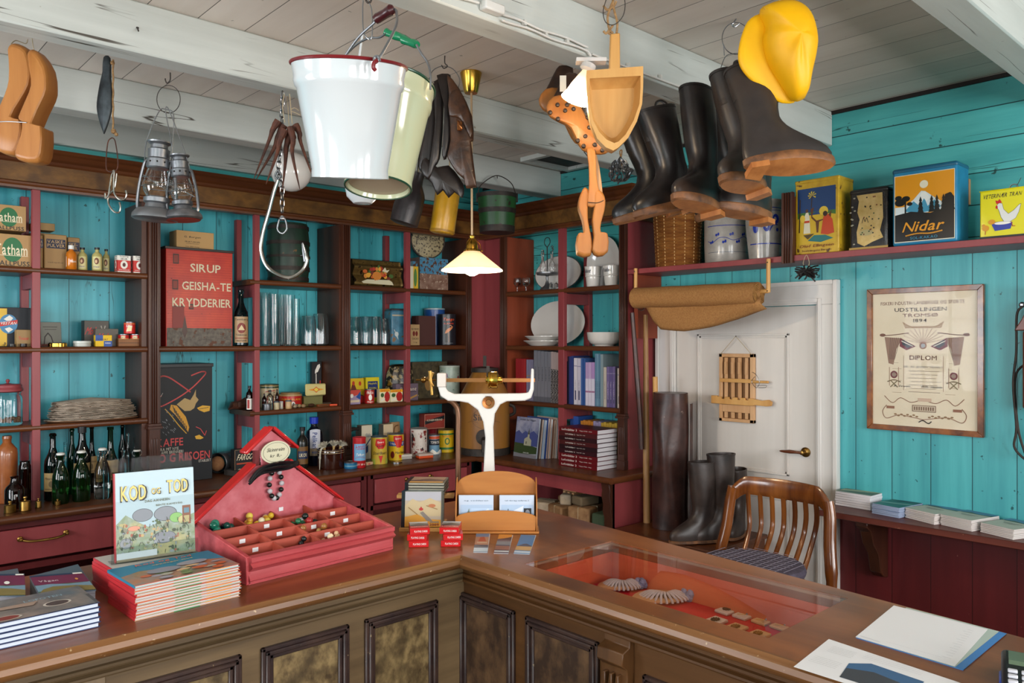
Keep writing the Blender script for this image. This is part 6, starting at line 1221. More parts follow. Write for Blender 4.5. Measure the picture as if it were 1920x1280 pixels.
# ---- black shaft and yellow cylinder
t,k,q=H('leather_bottle','black wrinkled leather flask hanging behind the buckets','flask',766,420,3.86)
wl=mk('wrinkled_black_leather','1c1718',.35,'2f2728',14,bump=.6)
a=q(757,418); b=q(784,325); ax=(b-a).normalized(); L_=(b-a).length
def ringsal(a,b,prof,n=26,sy=1):
    ax=(b-a).normalized(); L_=(b-a).length; s=ax.cross(Vector((0,1,0))).normalized(); w2=s.cross(ax).normalized()
    return [[a+ax*(L_*z)+s*(r*cos(2*pi*i/n))*(1+.03*sin(3*2*pi*i/n+z*9))+w2*(r*sy*sin(2*pi*i/n)) for i in range(n)] for r,z in prof]
G().loft(ringsal(a,b,[(.05,-.03),(.070,0),(.072,.3),(.066,.55),(.058,.64),(.038,.78),(.034,.9),(.036,1.0)])).done('flask_body',wl,t); wire(t,[q(784,330),q(786,280),q(784,226)],.003,'twine','cord')
t,k,q=H('oilcloth_cylinder','bright yellow waxed cylinder hanging under the leather satchel','cylinder',830,440,3.93)
G().loft(ringsal(q(829,434),q(841,352),[(.052,-.045),(.060,-.03),(.062,0),(.062,1.0),(.058,1.04)])).done('body',mk('waxed_yellow','a87c14',.3,'b98c1e',14,bump=.4),t)
G().loft(ringsal(q(829,434),q(841,352),[(.0635,-.02),(.0635,.03)])).done('lower_seam',pc('8a6412',.4),t); wire(t,[q(841,350),q(843,300),(q(845,236))],.003,'twine','cord')
# ---- small green coopered pail
t,k,q=H('wooden_pail','small green wooden pail with dark hoops and an iron bail','pail',932,436,5.33)
r1,r0=37*k,32*k; h=(436-366)*k
sg=mk('green_pail_stave','173c1c',.4,'24552a',14,(1,1,.1),bump=.3,spk=('2a2418',24,.62))
n=40; G().loft([[((r0+(r1-r0)*z)*(1-(.015 if i%4==0 else 0))*cos(2*pi*i/n),(r0+(r1-r0)*z)*(1-(.015 if i%4==0 else 0))*sin(2*pi*i/n),z*h) for i in range(n)] for z in (0,1)]).done('staves',sg,t)
for z0,z1 in ((0,.16),(.50,.62),(.92,1.02)):
    ra=(r0+(r1-r0)*z0)*1.02; rb=(r0+(r1-r0)*z1)*1.02; G().lathe([(ra*.97,z0*h-.002),(ra,z0*h-.002),(rb,z1*h),(rb*.97,z1*h)],40).done('hoop','iron',t)
wire(t,[(-r1*.98,0,h*.95),(-r1*.85,0,h*1.25),(-.03,0,h*1.5),(.03,0,h*1.5),(r1*.75,0,h*1.3),(r1*.98,0,h*.95)],.0035,'iron','bail',5); wire(t,[(0,0,h*1.49),(0,.03,h*1.55),(0,.085,h*1.53)],.003,'iron','hook')
for s_ in (-1,1): G().box((s_*r1*1.0-.008,-.012,h*.82),(s_*r1*1.0+.008,.012,h*1.05)).done('ear','iron',t)
# ---- pendant lamp
D=3.72; p=atD(885,508,D); t=thing('pendant_lamp','hanging lamp with a shallow cone shade of opal glass and brass fittings','lamp',p,AZ)
k=D/FPX; zt=CZ-p.z
G().lathe([(.001,zt-.098),(.03,zt-.098),(.034,zt-.09),(.052,zt-.004),(.050,zt-.0),(.001,zt)],30,(-.005,0,0)).done('ceiling_cup','gold',t)
G().tube([(-.003,0,zt-.09),(0,0,.165)],.0055,10).done('rod',mk('cream_rod','b59a78',.35),t)
G().lathe([(.010,.17),(.014,.165),(.012,.155),(.024,.14),(.029,.12),(.031,.105),(.040,.10),(.042,.092),(.001,.092)],26).done('lamp_holder','gold',t)
for a in (0,2.1,4.2): G().tube(smoothpts([(.012*cos(a),.012*sin(a),.155),(.036*cos(a),.036*sin(a),.13),(.044*cos(a),.044*sin(a),.10)],3),.0018,5).ball((.048*cos(a),.048*sin(a),.096),.005,8).done('gallery_arm','gold',t)
opal=bpy.data.materials.new('opal_glass'); opal.use_nodes=True; nt=opal.node_tree; nt.nodes.clear()
o_=nt.nodes.new('ShaderNodeOutputMaterial'); m1=nt.nodes.new('ShaderNodeMixShader'); tr=nt.nodes.new('ShaderNodeBsdfTranslucent'); pr=nt.nodes.new('ShaderNodeBsdfPrincipled')
tr.inputs[0].default_value=(.95,.86,.74,1); pr.inputs['Base Color'].default_value=(.85,.80,.72,1); pr.inputs['Roughness'].default_value=.15
m1.inputs[0].default_value=.6; nt.links.new(pr.outputs[0],m1.inputs[1]); nt.links.new(tr.outputs[0],m1.inputs[2]); nt.links.new(m1.outputs[0],o_.inputs[0])
R0=.146
G().lathe([(R0,.0),(R0*.99,.006),(.038,.092),(.036,.090),(R0*.965,.004)],56,cap=False).done('shade',opal,t)
bulb=mk('lit_bulb','fff0d8',.3,emit=9,ecol=(1.0,.72,.42))
G().lathe([(.012,.06),(.02,.045),(.033,.015),(.034,.0),(.028,-.014),(.012,-.022),(.001,-.023)],24).done('bulb',bulb,t)
def lamp(loc,pw,rad,col=(1,.76,.50)):
    l=bpy.data.lights.new('lamp_light','POINT'); l.energy=pw; l.shadow_soft_size=rad; l.color=col; o=bpy.data.objects.new('lamp_light',l); COL.objects.link(o); o.location=loc
lamp((p.x,p.y,p.z-.028),26,.035)
lamp((p.x,p.y,p.z+.03),5,.02)
# ---- beam lamp with fluted glass, cable and box
D=2.62; t,k,q=H('beam_lamp','small lit lamp with a fluted bell glass fixed under the beam behind the wooden scoop','lamp',1085,195,D)
T_=Matrix.Translation(q(1101,130))@Matrix.Rotation(radians(22),4,'Y')
g=G(T_); g.lathe([(.001,.02),(.024,.018),(.026,0),(.014,-.008),(.001,-.01)],20); g.done('holder','case',t)
g=G(T_); n=48; prof=[(.014,-.008),(.022,-.03),(.030,-.06),(.036,-.088),(.046,-.112)]
g.loft([[(r*(1+.06*(i%2)*(j>1))*cos(2*pi*i/n),r*(1+.06*(i%2)*(j>1))*sin(2*pi*i/n),z) for i in range(n)] for j,(r,z) in enumerate(prof)],cap=False)
g.done('bell_glass',opal,t); g=G(T_); g.ball((0,0,-.07),.022,16); g.done('bulb',bulb,t)
bp=t.matrix_basis@Vector((0,0,0)); bpy.context.view_layer.update(); bp=t.matrix_world@(T_@Vector((0,0,-.125))); lamp(bp,7,.02)
G().box((-.05,-.02,0),(.05,.02,.012)).done('base_plate','case',t).location=q(1108,118)
y_=1.985
def bm_(u,dz): X=XatY(u,y_); return Vector((X,y_,BZ+dz))
t=thing('lamp_cable','white cable run along the lower edge of the lit beam','cable',(0,0,0))
G().tube([bm_(u,.035+.004*sin(u*.05)) for u in range(730,905,12)],.0045,7).done('cable_run','cable',t)
for dz in (.03,.012): G().tube([bm_(u,dz+.003*sin(u*.07+dz*90)) for u in range(942,1105,10)]+([q and bm_(1108,0)] if dz<.02 else []),.0042,7).done('cable_run','cable',t)
G().tube([bm_(u,.008) for u in range(1110,1400,14)],.004,7).done('cable_run','cable',t)
g=G(); 
for u in (760,800,850,985,1025,1065,1180,1240): p=bm_(u,.032 if u<1000 else .02); g.box((p.x-.006,p.y-.002,p.z-.009),(p.x+.006,p.y+.012,p.z+.009))
g.done('cable_clips',pc('c4c2bc'),t)['kind']='stuff'
a=bm_(903,.02); b=bm_(940,.02); tag(G().box((a.x,1.963,a.z),(b.x,1.999,a.z+.032)).done('junction_box','cable',bev=.006,seg=2),'white plastic cable junction box on the lit beam','junction box')
p=Vector((XatY(258,3.107),3.108,ZY(258,58,3.107))); t=tag(G(Matrix.Translation(p)).tube([(0,0,.012),(-.006,-.03,-.01)],.003,6).lathe([(.005,-.002),(.005,.002)],8,(0,0,.012)).done('iron_nail','iron'),'bent iron nail driven into the face of the left beam','nail')
# ---- wooden scoop shovel
D=2.45; t,k,q=H('wooden_scoop','hollowed pale pine scoop with a short handle hanging blade down','scoop',1152,130,D)
out=[(1100,132),(1206,124),(1206,160),(1204,195),(1194,228),(1178,258),(1160,276),(1150,282),(1136,276),(1120,260),(1108,232),(1102,200),(1100,165)]
inn=[(1106,147),(1201,142),(1201,165),(1199,195),(1188,226),(1173,252),(1160,265),(1152,268),(1138,262),(1124,248),(1112,225),(1106,195),(1105,168)]
dp=[(1112,160),(1193,156),(1193,172),(1190,195),(1180,220),(1166,242),(1158,250),(1150,252),(1142,248),(1130,236),(1118,216),(1113,192),(1112,172)]
ol=lambda L_,y:[q(a,b,y) for a,b in L_]
g=G(); g.loft([ol(inn,.0),ol(out,.0),ol([(1153+(a-1153)*.97,200+(b-200)*.985) for a,b in out],.05),ol([(1153+(a-1153)*.8,200+(b-200)*.85) for a,b in out],.066)],cap=False)
g.loft([ol(inn,0),ol(inn,.012),ol(dp,.045)],cap=False); g.add(ol(dp,.045),[tuple(range(len(dp)))]); n=len(out); g.add(ol([(1153+(a-1153)*.8,200+(b-200)*.85) for a,b in out],.066),[tuple(range(n))])
g.done('scoop_blade','pine',t,smooth=.9)
g=G(); g.loft([[q(a,b,y) for a,b,y in ((1143,138,.002),(1163,137,.002),(1163,137,.03),(1143,138,.03))],[q(a,b,y) for a,b,y in ((1145,62,.004),(1163,60,.004),(1163,60,.028),(1145,62,.028))]]); g.done('handle','pine',t,bev=.003)
g=G()
for P in (((1150,60),(1143,52),(1140,30),(1146,10),(1152,-10),(1153,-60)),((1157,60),(1158,40),(1152,15),(1150,-5),(1152,-60)),((1145,50),(1138,60),(1132,56)),((1150,45),(1142,58),(1146,62)),((1132,8),(1140,16),(1152,8),(1156,0))): g.tube(smoothpts([q(a,b,.01) for a,b in P],5),.0038,7)
g.tube([q(1152,-60,.01),q(1152,-125,.01)],.004,6); g.done('rope_tie','rope',t); wire(t,[q(1140,-10),q(1131,20),q(1136,42),q(1152,46),q(1168,30),q(1172,5),q(1165,-20),q(1150,-30)],.0014,'iron','wire_ring',4)
# ---- spotted clog-soled shoes
D=3.0; 
nailm=pc('2a1c14',.5)
for i,(dx,dy,D,tx) in enumerate(((0,0,2.95,'front wooden shoe sole studded with round dark nails'),(-14,-14,3.08,'rear wooden shoe with dark leather upper'))):
    t,k,q=H('wooden_soled_shoe',tx+', behind the small glowing lamp','shoe',1080,220,D)
    pillow([v+Vector((0,0,0)) for v in O(lambda a,b:q(a+dx,b+dy),[(345,560),(380,505),(450,500),(520,550),(575,650),(640,760),(668,785),(655,803),(600,806),(535,785),(500,730),(470,670),(425,640),(365,610)],2,2.783,900,0)],.045,4,0,.25).done('wooden_sole','clog',t)
    pillow(O(lambda a,b:q(a+dx,b+dy,.045),[(365,530),(400,460),(440,380),(470,360),(528,375),(530,450),(545,560),(560,640),(480,560),(400,520)],2,2.783,900,0),.07,4,0,.5).done('leather_upper',mk('dark_shoe_leather_%d'%i,'24150e',.4,'3a2418',20,bump=.3),t)
    if i==0:
        for a,b in ((365,595),(403,555),(405,628),(442,585),(453,555),(486,577),(508,740),(547,718),(568,672),(596,762),(635,790),(590,797),(538,768),(470,540),(560,620)):
            g=G(Matrix.Translation(q(900+a/2.783+dx,b/2.783+dy,-.0225))@Matrix.Rotation(pi/2,4,'X')); g.lathe([(.001,.006),(.007,.004),(.0085,-.004)],12).done('nail_head',nailm,t)
        o=G().box((-.012,-.001,-.03),(.012,.001,.03)).done('paper_tag',pc('c9c4b8'),t); o.location=q(1055,160,-.02)
# ---- wooden forms hanging below the studded shoe
D=2.95
t,k,q=H('wooden_last','pair of orange wooden shoe forms wired together below the studded shoe','shoe form',1109,380,D)
pillow(O(q,[(1096,352),(1089,362),(1084,378),(1084,392),(1091,412),(1094,430),(1093,440),(1082,441),(1081,478),(1107,480),(1109,455),(1104,430),(1101,410),(1101,385),(1104,362)],2),.06,flat=True).done('form_half','clog',t,bev=.003)
pillow(O(q,[(1118,358),(1128,364),(1133,378),(1131,398),(1125,420),(1124,439),(1137,441),(1138,474),(1120,482),(1109,472),(1112,445),(1109,415),(1113,388),(1113,368)],2),.06,flat=True,y0=-.015).done('form_half','clog',t,bev=.003)
pillow(O(lambda a,b:q(a,b,-.03),[(1099,282),(1114,286),(1116,330),(1122,365),(1129,384),(1116,389),(1100,389),(1103,350),(1102,310)],2),.022,flat=True).done('wedge_bar','clog',t,bev=.002)
pillow(O(lambda a,b:q(a,b,.01),[(1112,290),(1119,289),(1128,340),(1130,372),(1124,374),(1117,340)],2),.02,flat=True).done('wedge_bar','pinel',t,bev=.002)
wire(t,[q(1100,383,-.045),q(1118,384,-.045),q(1132,378,-.04),(q(1135,376,0))],.0016,'iron','binding_wire'); wire(t,[q(1108,300),q(1101,283,.05),q(1098,262,.08),q(1100,160,.08),q(1101,98,.06)],.0016,'iron','wire')
# ---- bundle of small chain below the scoop
t,k,q=H('chain_bundle','small bundle of galvanised chain hanging below the wooden scoop','chain',1165,310,3.4)
for i in range(7):
    a=-1.1+i*.36; chain(t,smoothpts([q(1163,296),q(1163+16*sin(a),306+8*abs(cos(a)),.02*cos(i*2)),q(1163+22*sin(a),322+12*cos(a*1.3),-.03*cos(i*3)),q(1160+14*sin(a),340-4*abs(a),.01)],3),.016,.028,.0036,'tin')
wire(t,[q(1165,300),q(1162,285),q(1166,282),q(1164,300),(q(1166,310)),q(1163,312)],.003,'rope','rope')
# ---- boots
bk=mk('worn_black_rubber','171415',.32,'272222',8,bump=.25,c3='4a3626')
bg_=mk('worn_grey_rubber','2a2625',.42,'36302e',8,bump=.25,c3='4a3626')
ws=mk('wooden_boot_sole','9a5c2c',.5,'b97840',16,(1,1,.3),bump=.15)
def bootmesh(t,T_,mat,h=.40,sh=.03,w=1.0,n=26):
    g=G(T_); R_=[]
    SL=[(.0,-.088,.205,.050),(.025,-.092,.212,.053),(.045,-.091,.205,.052),(.062,-.088,.188,.050),(.078,-.085,.160,.049),(.092,-.082,.130,.048),(.106,-.080,.105,.047),(.122,-.078,.084,.047),(.14,-.077,.070,.048),(.165,-.074,.060,.049),(.20,-.074,.062,.053),(.25,-.078,.072,.058),(h*.8,-.084,.082,.060),(h-.004,-.090,.090,.054)]
    for z,a,b,ry in SL: R_.append([((a+b)/2+(b-a)/2*cos(x)*(1 if cos(x)<0 else abs(cos(x))**-.12),ry*w*sin(x)*(1-.12*max(0,cos(x))*(z<.09)),z+sh+.003*sin(5*x)*(.1<z<.2)) for x in [2*pi*k/n+.001 for k in range(n)]])
    L_=R_[-1]; f=lambda s,dz:[(x*s,y*s,z+dz) for x,y,z in L_]
    g.loft(R_+[f(1.03,.0),f(1.03,.010),f(.95,.010),f(.93,-.01),f(.88,-.12)]); g.done('boot_leg',mat,t,smooth=1.2)
    g=G(T_); so=lambda s,z:[(.058+.150*s*cos(x)-(0 if cos(x)>0 else -.002),.053*s*w*sin(x)*(1-.18*max(0,-cos(x))),z) for x in [2*pi*k/n for k in range(n)]]
    g.loft([so(1.0,sh*1.35),so(1.05,sh*1.2),so(1.05,sh*.5),so(.99,.008)],0,cap=False); g.add(so(.99,.008),[tuple(range(n))],1)
    if sh>.02: g.loft([[(a,b*.045*w,z) for a,b in ((-.085,-.7),(-.03,-1),(-.03,1),(-.085,.7))] for z in (.0085,-.012)],1)
    g.done('wooden_sole',[solem,ws],t)
solem=mk('dark_worn_sole','4a3020',.55,'8a5a34',14,bump=.3)
def boot(label,D,org,up,toe,mat=None,h=.40,s=1.0,w=1.0,strap=0):
    t,k,q=H('rubber_boot',label,'boot',org[0],org[1],D)
    Z=Vector((up[0],up[2],up[1])).normalized(); X=Vector((toe[0],toe[2],toe[1])); X=(X-Z*X.dot(Z)).normalized(); Y=Z.cross(X)
    T_=Matrix(((X.x,Y.x,Z.x,0),(X.y,Y.y,Z.y,0),(X.z,Y.z,Z.z,0),(0,0,0,1)))@Matrix.Scale(s,4)
    bootmesh(t,T_,mat or bk,h,.03,w)
    for y in ([-.045,.045] if strap else []):
        g=G(T_); g.tube(smoothpts([(-.03,y,h-.01),(-.03,y,h+.05),(-.005,y,h+.075),(.02,y,h+.05),(.02,y,h-.01)],4),.0085,8,flat=.4); g.done('pull_strap',mat or bk,t)
    return t,k,q
boot('rearmost black boot of the left hanging pair, toe pointing left',3.45,(1240,404),(-42,165,0),(-60,-14,-.0))
t,k,q=boot('front black boot of the left hanging pair with creased ankle',3.25,(1276,396),(-45,180,.0),(-100,-22,-30))
wire(t,[q(1228,208),q(1230,192),q(1240,188),q(1250,194),q(1252,205)],.004,'iron','pull_strap')
boot('tall black boot with wide open top, left of the middle pair',3.03,(1324,398),(-10,230,30),(-60,-8,-60),h=.46)
boot('narrow black boot between the open topped boot and the grey boot',3.36,(1382,398),(-42,210,0),(-40,-12,50),h=.43,w=.8)
boot('lower black boot with a worn muddy toe cap in the middle',3.15,(1412,412),(8,160,10),(-90,-22,-50),h=.38,w=1.15)
boot('wide grey topped rubber boot in the middle with strap loops',2.85,(1412,360),(-34,200,30),(-58,-6,-62),bg_,h=.42,strap=1)
boot('foremost boot turned to show its bare wooden sole under the yellow hat',2.56,(1450,318),(-12,150,62),(120,-46,-10),bg_,h=.37)
t,k,q=H('wire_ring','wire ring with hook on the ceiling holding the boots','ring',1375,60,3.1); wire(t,[q(1380+26*sin(a),72-30*cos(a)) for a in [pi*1.02+i*pi/7 for i in range(15)]],.0018,'steel','ring',3); wire(t,[q(1382,14),q(1382,30),q(1376,42),q(1372,46),q(1378,50),q(1386,44)],.003,'steel','hook')
for u_ in (1345,1398,1425,1450): wire(t,[q(1379,100),q((1379+u_)/2,104,.02),q(u_,150 if u_<1420 else 190,.0)],.0016,'steel','wire')
wire(t,[q(1357,84),q(1358,104)],.002,'steel','wire')
t,k,q=H('brass_clip','small metal clip holding the left boots under the beam','clip',1236,195,3.45); wire(t,[q(1232,208),(q(1230,196)),q(1238,190),q(1246,196),q(1250,208)],.003,'steel','clip_wire')
# ---- yellow sou'wester
D=2.6; t,k,q=H('rain_hat','bright yellow rain hat hanging over the boots','hat',1460,8,D)
ym=mk('yellow_oilskin','e8a800',.5,'f0b400',6,bump=.12)
brim=O(lambda a,b:q(a,b,.03),[(1412,28),(1398,52),(1389,88),(1391,115),(1406,138),(1430,160),(1458,182),(1480,189),(1500,180),(1500,120),(1470,60),(1440,20)],3)
pillow(brim,.035,4,0,.4).done('brim',ym,t,smooth=1.2)
cr=O(q,[(1425,18),(1450,5),(1480,3),(1504,14),(1520,36),(1529,74),(1526,108),(1518,145),(1512,178),(1502,188),(1490,190),(1478,178),(1460,150),(1443,122),(1434,95),(1432,70),(1436,48)],3)
cx,cz=q(1484,80).x,q(1484,80).z; g=G(); R_=[]
for a in [-1,-.97,-.9,-.78,-.6,-.4,0,.4,.8,1]:
    s=max(.04,(1-abs(a)**2.2)**.5); R_.append([(cx+(p.x-cx)*s,a*.09+.006*(1-s)*s*4*sin((p.x-cx)*60)*(p.z<cz),cz+(p.z-cz)*s) for i,p in enumerate(cr)])
g.loft(R_); g.done('crown',ym,t,smooth=1.3)
sm=pc('b87f00',.5)
f=lambda L_,y,r=.0012,nm='seam':G().tube(smoothpts([q(a,b,y) for a,b in L_],5),r,5).done(nm,sm,t)
f([(1428,22),(1436,36),(1443,52)],-.03,.002)
wire(t,[q(1460,6),q(1461,-20),q(1470,-60),q(1480,-20),q(1487,5)],.0015,'twine','cord')
# ================================================================ ON THE COUNTER
def flatpoly(pix,z,th,mat,name,label,cat,el=None,grp=None):
    P=[atZ(u,v,z) for u,v in pix]; o0=P[0]; t=thing(name,label,cat,(o0.x,o0.y,z),0,grp)
    L_=[(p.x-o0.x,p.y-o0.y) for p in P]; G().prism(L_,.0003,th,'xy').done('sheet',mat,t)
    if el:  # el in the frame of corners 0(bottom-left) 1(bottom-right) 3(top-left)
        X=Vector((*L_[1],0)); Y=Vector((*L_[3],0)); Tm=Matrix(((X.x,0,Y.x,0),(X.y,0,Y.y,0),(0,-1,0,th),(0,0,0,1)))
        prt(t,1,1,el,x0=0,T=Tm,name='sheet_print')
    return t
# --- picture book stacks
fishart=lambda:[('r',0,0,1,1,'2a6c86'),('r',0,.55,1,1,'1d7890')]+[('c',RR.random(),.02+.5*RR.random(),.03+.05*RR.random(),.03+.05*RR.random(),['8f8a94','b5562c','c98a5a','5a6a4a','a8a07a','6a5a6c'][i%6]) for i in range(60)]
sea=mk('seabed_print','7a6f6c',.3,'a8643c',30,c3='4f6a4a')
xa,xb,yf=.597,.857,1.962
for i in range(12):
    k_=11-i; t=thing('picture_book','thin children\'s picture book, %s of the front pile on the counter'%(ORD[k_] if k_<11 else 'lowest'),'book',(xa+RR.uniform(-.003,.003),yf+RR.uniform(-.002,.002),ZT+.0005+i*.00695),.045+RR.uniform(-.01,.01),'picture books in the front pile')
    g=G(); g.box((0,0,0),(xb-xa,.185,.0012)).box((0,0,.0056),(xb-xa,.185,.0068)).box((0.0,.0,.0012),(.0015,.185,.0056)).box((.002,.002,.0012),(xb-xa-.002,.183,.0056),1); g.done('cover',[pc('a8242a' if k_ else '2a6c86',.3),pc('c9c8c4',.6)],t)
    prt(t,xb-xa,.0068,[('r',0,0,1,.18,['d9b08a','9ac4a0','d98a5a','a8c9c0'][i%4]),('r',0,.8,1,1,'c4502c'),('r',.35,0,.6,.25,'4fa06a'),('r',.65,.7,.9,1,'d98a3a')],x0=0,name='edge_print',eps=.0006)
    if k_==0:
        prt(t,xb-xa,.185,[('r',0,0,1,1,sea),('p',[(0,.5),(.2,.62),(.5,.5),(.8,.58),(1,.45),(1,1),(0,1)],'1b6f8c')]+[('c',.1+.8*RR.random(),.05+.4*RR.random(),.04+.04*RR.random(),.03+.04*RR.random(),['8f8a94','b5562c','c9a27a','6a7a4a','a09a8a'][j%5]) for j in range(22)]+[('c',.38,.42,.16,.12,'7f7c88'),('c',.68,.52,.15,.10,'8a8690'),('t','Kod og Tod',.5,.86,.55,.12,'c8502c',.2),('t','oppdager land',.55,.73,.4,.05,'d9a02c')],x0=0,name='cover_print',T=Matrix.Translation((0,0,.0068))@Matrix.Rotation(-pi/2,4,'X'))
for i in range(9):
    k_=8-i; o=G().box((0,0,0),(.225,.16,.0082)).box((-.002,0,0),(.0,.16,.0082),1).done('picture_book',[pc('b8b0a8',.5),pc('a8242a',.35)]); o.location=(xa+.01,yf+.20,ZT+.0005+i*.0085); o.rotation_euler.z=.05+RR.uniform(-.012,.012); tag(o,'red spined picture book, %s of the rear pile under the upright book'%(ORD[k_] if k_<8 else 'lowest'),'book','picture books in the rear pile')
d0=2.04; c=Vector((xa+.03,2.215,ZT+.079)); t=thing('picture_book','upright picture book with big yellow title on pale blue, held in a clear stand','book',c,-.10); t.rotation_euler=(-.10,0,-.12)
bw_,bh=.197,.232
g=G(); g.box((0,0,0),(bw_,.002,bh)).box((0,.016,0),(bw_,.018,bh)).box((.003,.0021,.003),(bw_-.003,.0159,bh-.003),1).box((-.003,0,0),(.0,.018,bh),2); g.done('cover',[pc('a9bcc4',.3),pc('cfcdc8',.6),pc('a31d22',.35)],t)
g0=mk('cartoon_reef_print','6f7f58',.35,'8f9a8c',40,c3='b5a468')
el=[('r',0,0,1,1,'a3b8c0'),('r',0,.68,1,1,'b0c4cc'),('p',[(0,0),(0,.42),(.12,.52),(.25,.44),(.4,.36),(.55,.40),(.7,.46),(.85,.42),(1,.46),(1,0)],g0)]
for x,z,a,b,c_ in ((.33,.50,.13,.075,'7c8087'),(.62,.49,.15,.085,'7f838a'),(.76,.43,.09,.06,'7fae62'),(.12,.20,.08,.06,'84888c'),(.60,.22,.15,.07,'7a7d84'),(.22,.36,.08,.03,'c98a70'),(.85,.40,.07,.05,'b8b07a')): el+=[('c',x,z,a,b,'3a3e44'),('c',x,z,a*.95,b*.93,c_)]
el+=[('r',.84,.34,.95,.56,'7a4a32'),('r',.86,.36,.93,.44,'a89a6a'),('r',.86,.47,.93,.53,'5a7a8a')]
el+=[('c',RR.random()*.94+.03,.03+.4*RR.random(),.008+.022*RR.random(),.006+.018*RR.random(),['4f5f38','7f7c6a','a8a070','5d6a50','b59a6a','8a8f94','9a5a44','3f4a34'][j%8]) for j in range(110)]+[('l',[(x_,z_),(x_+.03*RR.uniform(-1,1),z_+.04)],.0012,'3a3e34') for x_,z_ in [(RR.random()*.95,.04+.38*RR.random()) for j in range(60)]]
for s_,c_ in ((1.10,'1c1a14'),(1,'dfc06a')):
    for tx,x,z,w,h_ in (('KOD',.22,.765,.31,.17),('OG',.50,.765,.11,.07),('TOD',.78,.80,.27,.15)): el.append(('t',tx,x+(.006 if s_>1 else 0),z-(.006 if s_>1 else 0),w*s_,h_*s_,c_))
el+=[('t','DAG AANNESEN',.52,.655,.32,.028,'5a5a34'),('t','BENTE KAMSVÅG',.67,.60,.34,.028,'5a5a34'),('r',0,0,.5,.10,'c9ccd0'),('r',.0,.0,1,.03,'8a7a60')]  # pale patch at the foot: glare on the stand's lip put into the print
prt(t,bw_,bh,el,x0=0,name='cover_print')
t=thing('book_stand','clear acrylic stand with back plate behind the upright picture book','stand',(c.x-.01,c.y+.045,c.z-.001),-.12); t.rotation_euler=(-.10,0,-.12)
acr=thinglass('clear_acrylic','eef2f2',1.12)
G().box((.01,-.006,0),(bw_+.02,-.003,bh+.035)).done('back_plate',acr,t); g=G(); g.box((.0,-.060,-.004),(bw_+.02,-.003,-.001)).box((.0,-.060,-.004),(bw_+.02,-.057,.036)); g.done('front_lip',acr,t)
# --- local guide books, left
cv=mk('landscape_cover_print','5f5a58',.3,'8a7a72',16,c3='3f5a6c')
for i in range(5):
    k_=4-i; t=thing('guide_book','white edged hardback, %s of the pile at the left end of the counter'%(ORD[k_] if k_<4 else 'lowest'),'book',(.525-.24+RR.uniform(-.002,.002),1.975+RR.uniform(-.002,.002),ZT+.0005+i*.0115),.02,'white edged hardbacks at the left end')
    g=G(); g.box((-.02,0,0),(.24,.17,.0015)).box((-.02,0,.0098),(.24,.17,.0113)).box((-.018,.003,.0015),(.237,.168,.0098),1); g.done('cover',[pc('1c2c54',.3),pc('c9d0dc',.6)],t)
    if k_==0: prt(t,.26,.17,[('r',0,0,1,1,cv),('r',0,0,1,.5,'4d4a4c'),('r',0,.0,.97,.98,cv),('t','LOFOTEN',.66,.70,.30,.09,'8aa0ac'),('c',.72,.35,.11,.12,'c4b8ac'),('c',.72,.35,.09,.10,'4a3a38'),('c',.30,.12,.12,.10,'b8aca0'),('c',.30,.12,.10,.08,'7a3028'),('p',[(.05,.40),(.3,.5),(.55,.45),(.6,.6),(.3,.62),(.1,.55)],'9a8070')],x0=-.02,name='cover_print',T=Matrix.Translation((0,0,.0113))@Matrix.Rotation(-pi/2,4,'X'))
vag=[('r',0,0,1,1,'4a6a4c'),('r',0,.45,1,.92,'6a1c40'),('r',0,.92,1,1,'20304c'),('p',[(0,.10),(0,.42),(.3,.46),(.6,.40),(1,.44),(1,.2)],'6f8a9c'),('p',[(.1,.2),(.3,.32),(.7,.30),(1,.22),(1,.0),(0,0)],'7a6a38'),('t','Vågan',.28,.62,.36,.12,'cdbfc4'),('r',.80,.90,.98,.97,W_)]
for i,(pp,tx) in enumerate((([(74,1117),(180,1108),(146,1060),(55,1083)],'purple headed area brochure behind the hardbacks, right of two'),([(-46,1121),(48,1119),(33,1068),(-40,1080)],'purple headed area brochure behind the hardbacks, left of two'))):
    z=ZT+.05; t=flatpoly(pp,z,.004,pc('4c5560',.3),'brochure',tx,'brochure',vag+([('c',.80,.62,.03,.05,'c98a3a')] if i==0 else [('c',.62,.55,.06,.07,W_)]))
    P=[atZ(u,v,z) for u,v in pp]; cxm=sum((p.x for p in P))/4; cym=sum((p.y for p in P))/4
    t2=thing('brochure_block','block of clear wrapped brochures beneath the purple headed one, '+('right' if i==0 else 'left'),'brochures',(0,0,0)); G().prism([(cxm+(p.x-cxm)*.98,cym+(p.y-cym)*.98) for p in P],ZT+.0006,z-.0002,'xy').done('brochure_pile',mk('stacked_edges_%d'%i,'a8a8aa',.4,'6d6a70',90,(.05,.05,1)),t2)
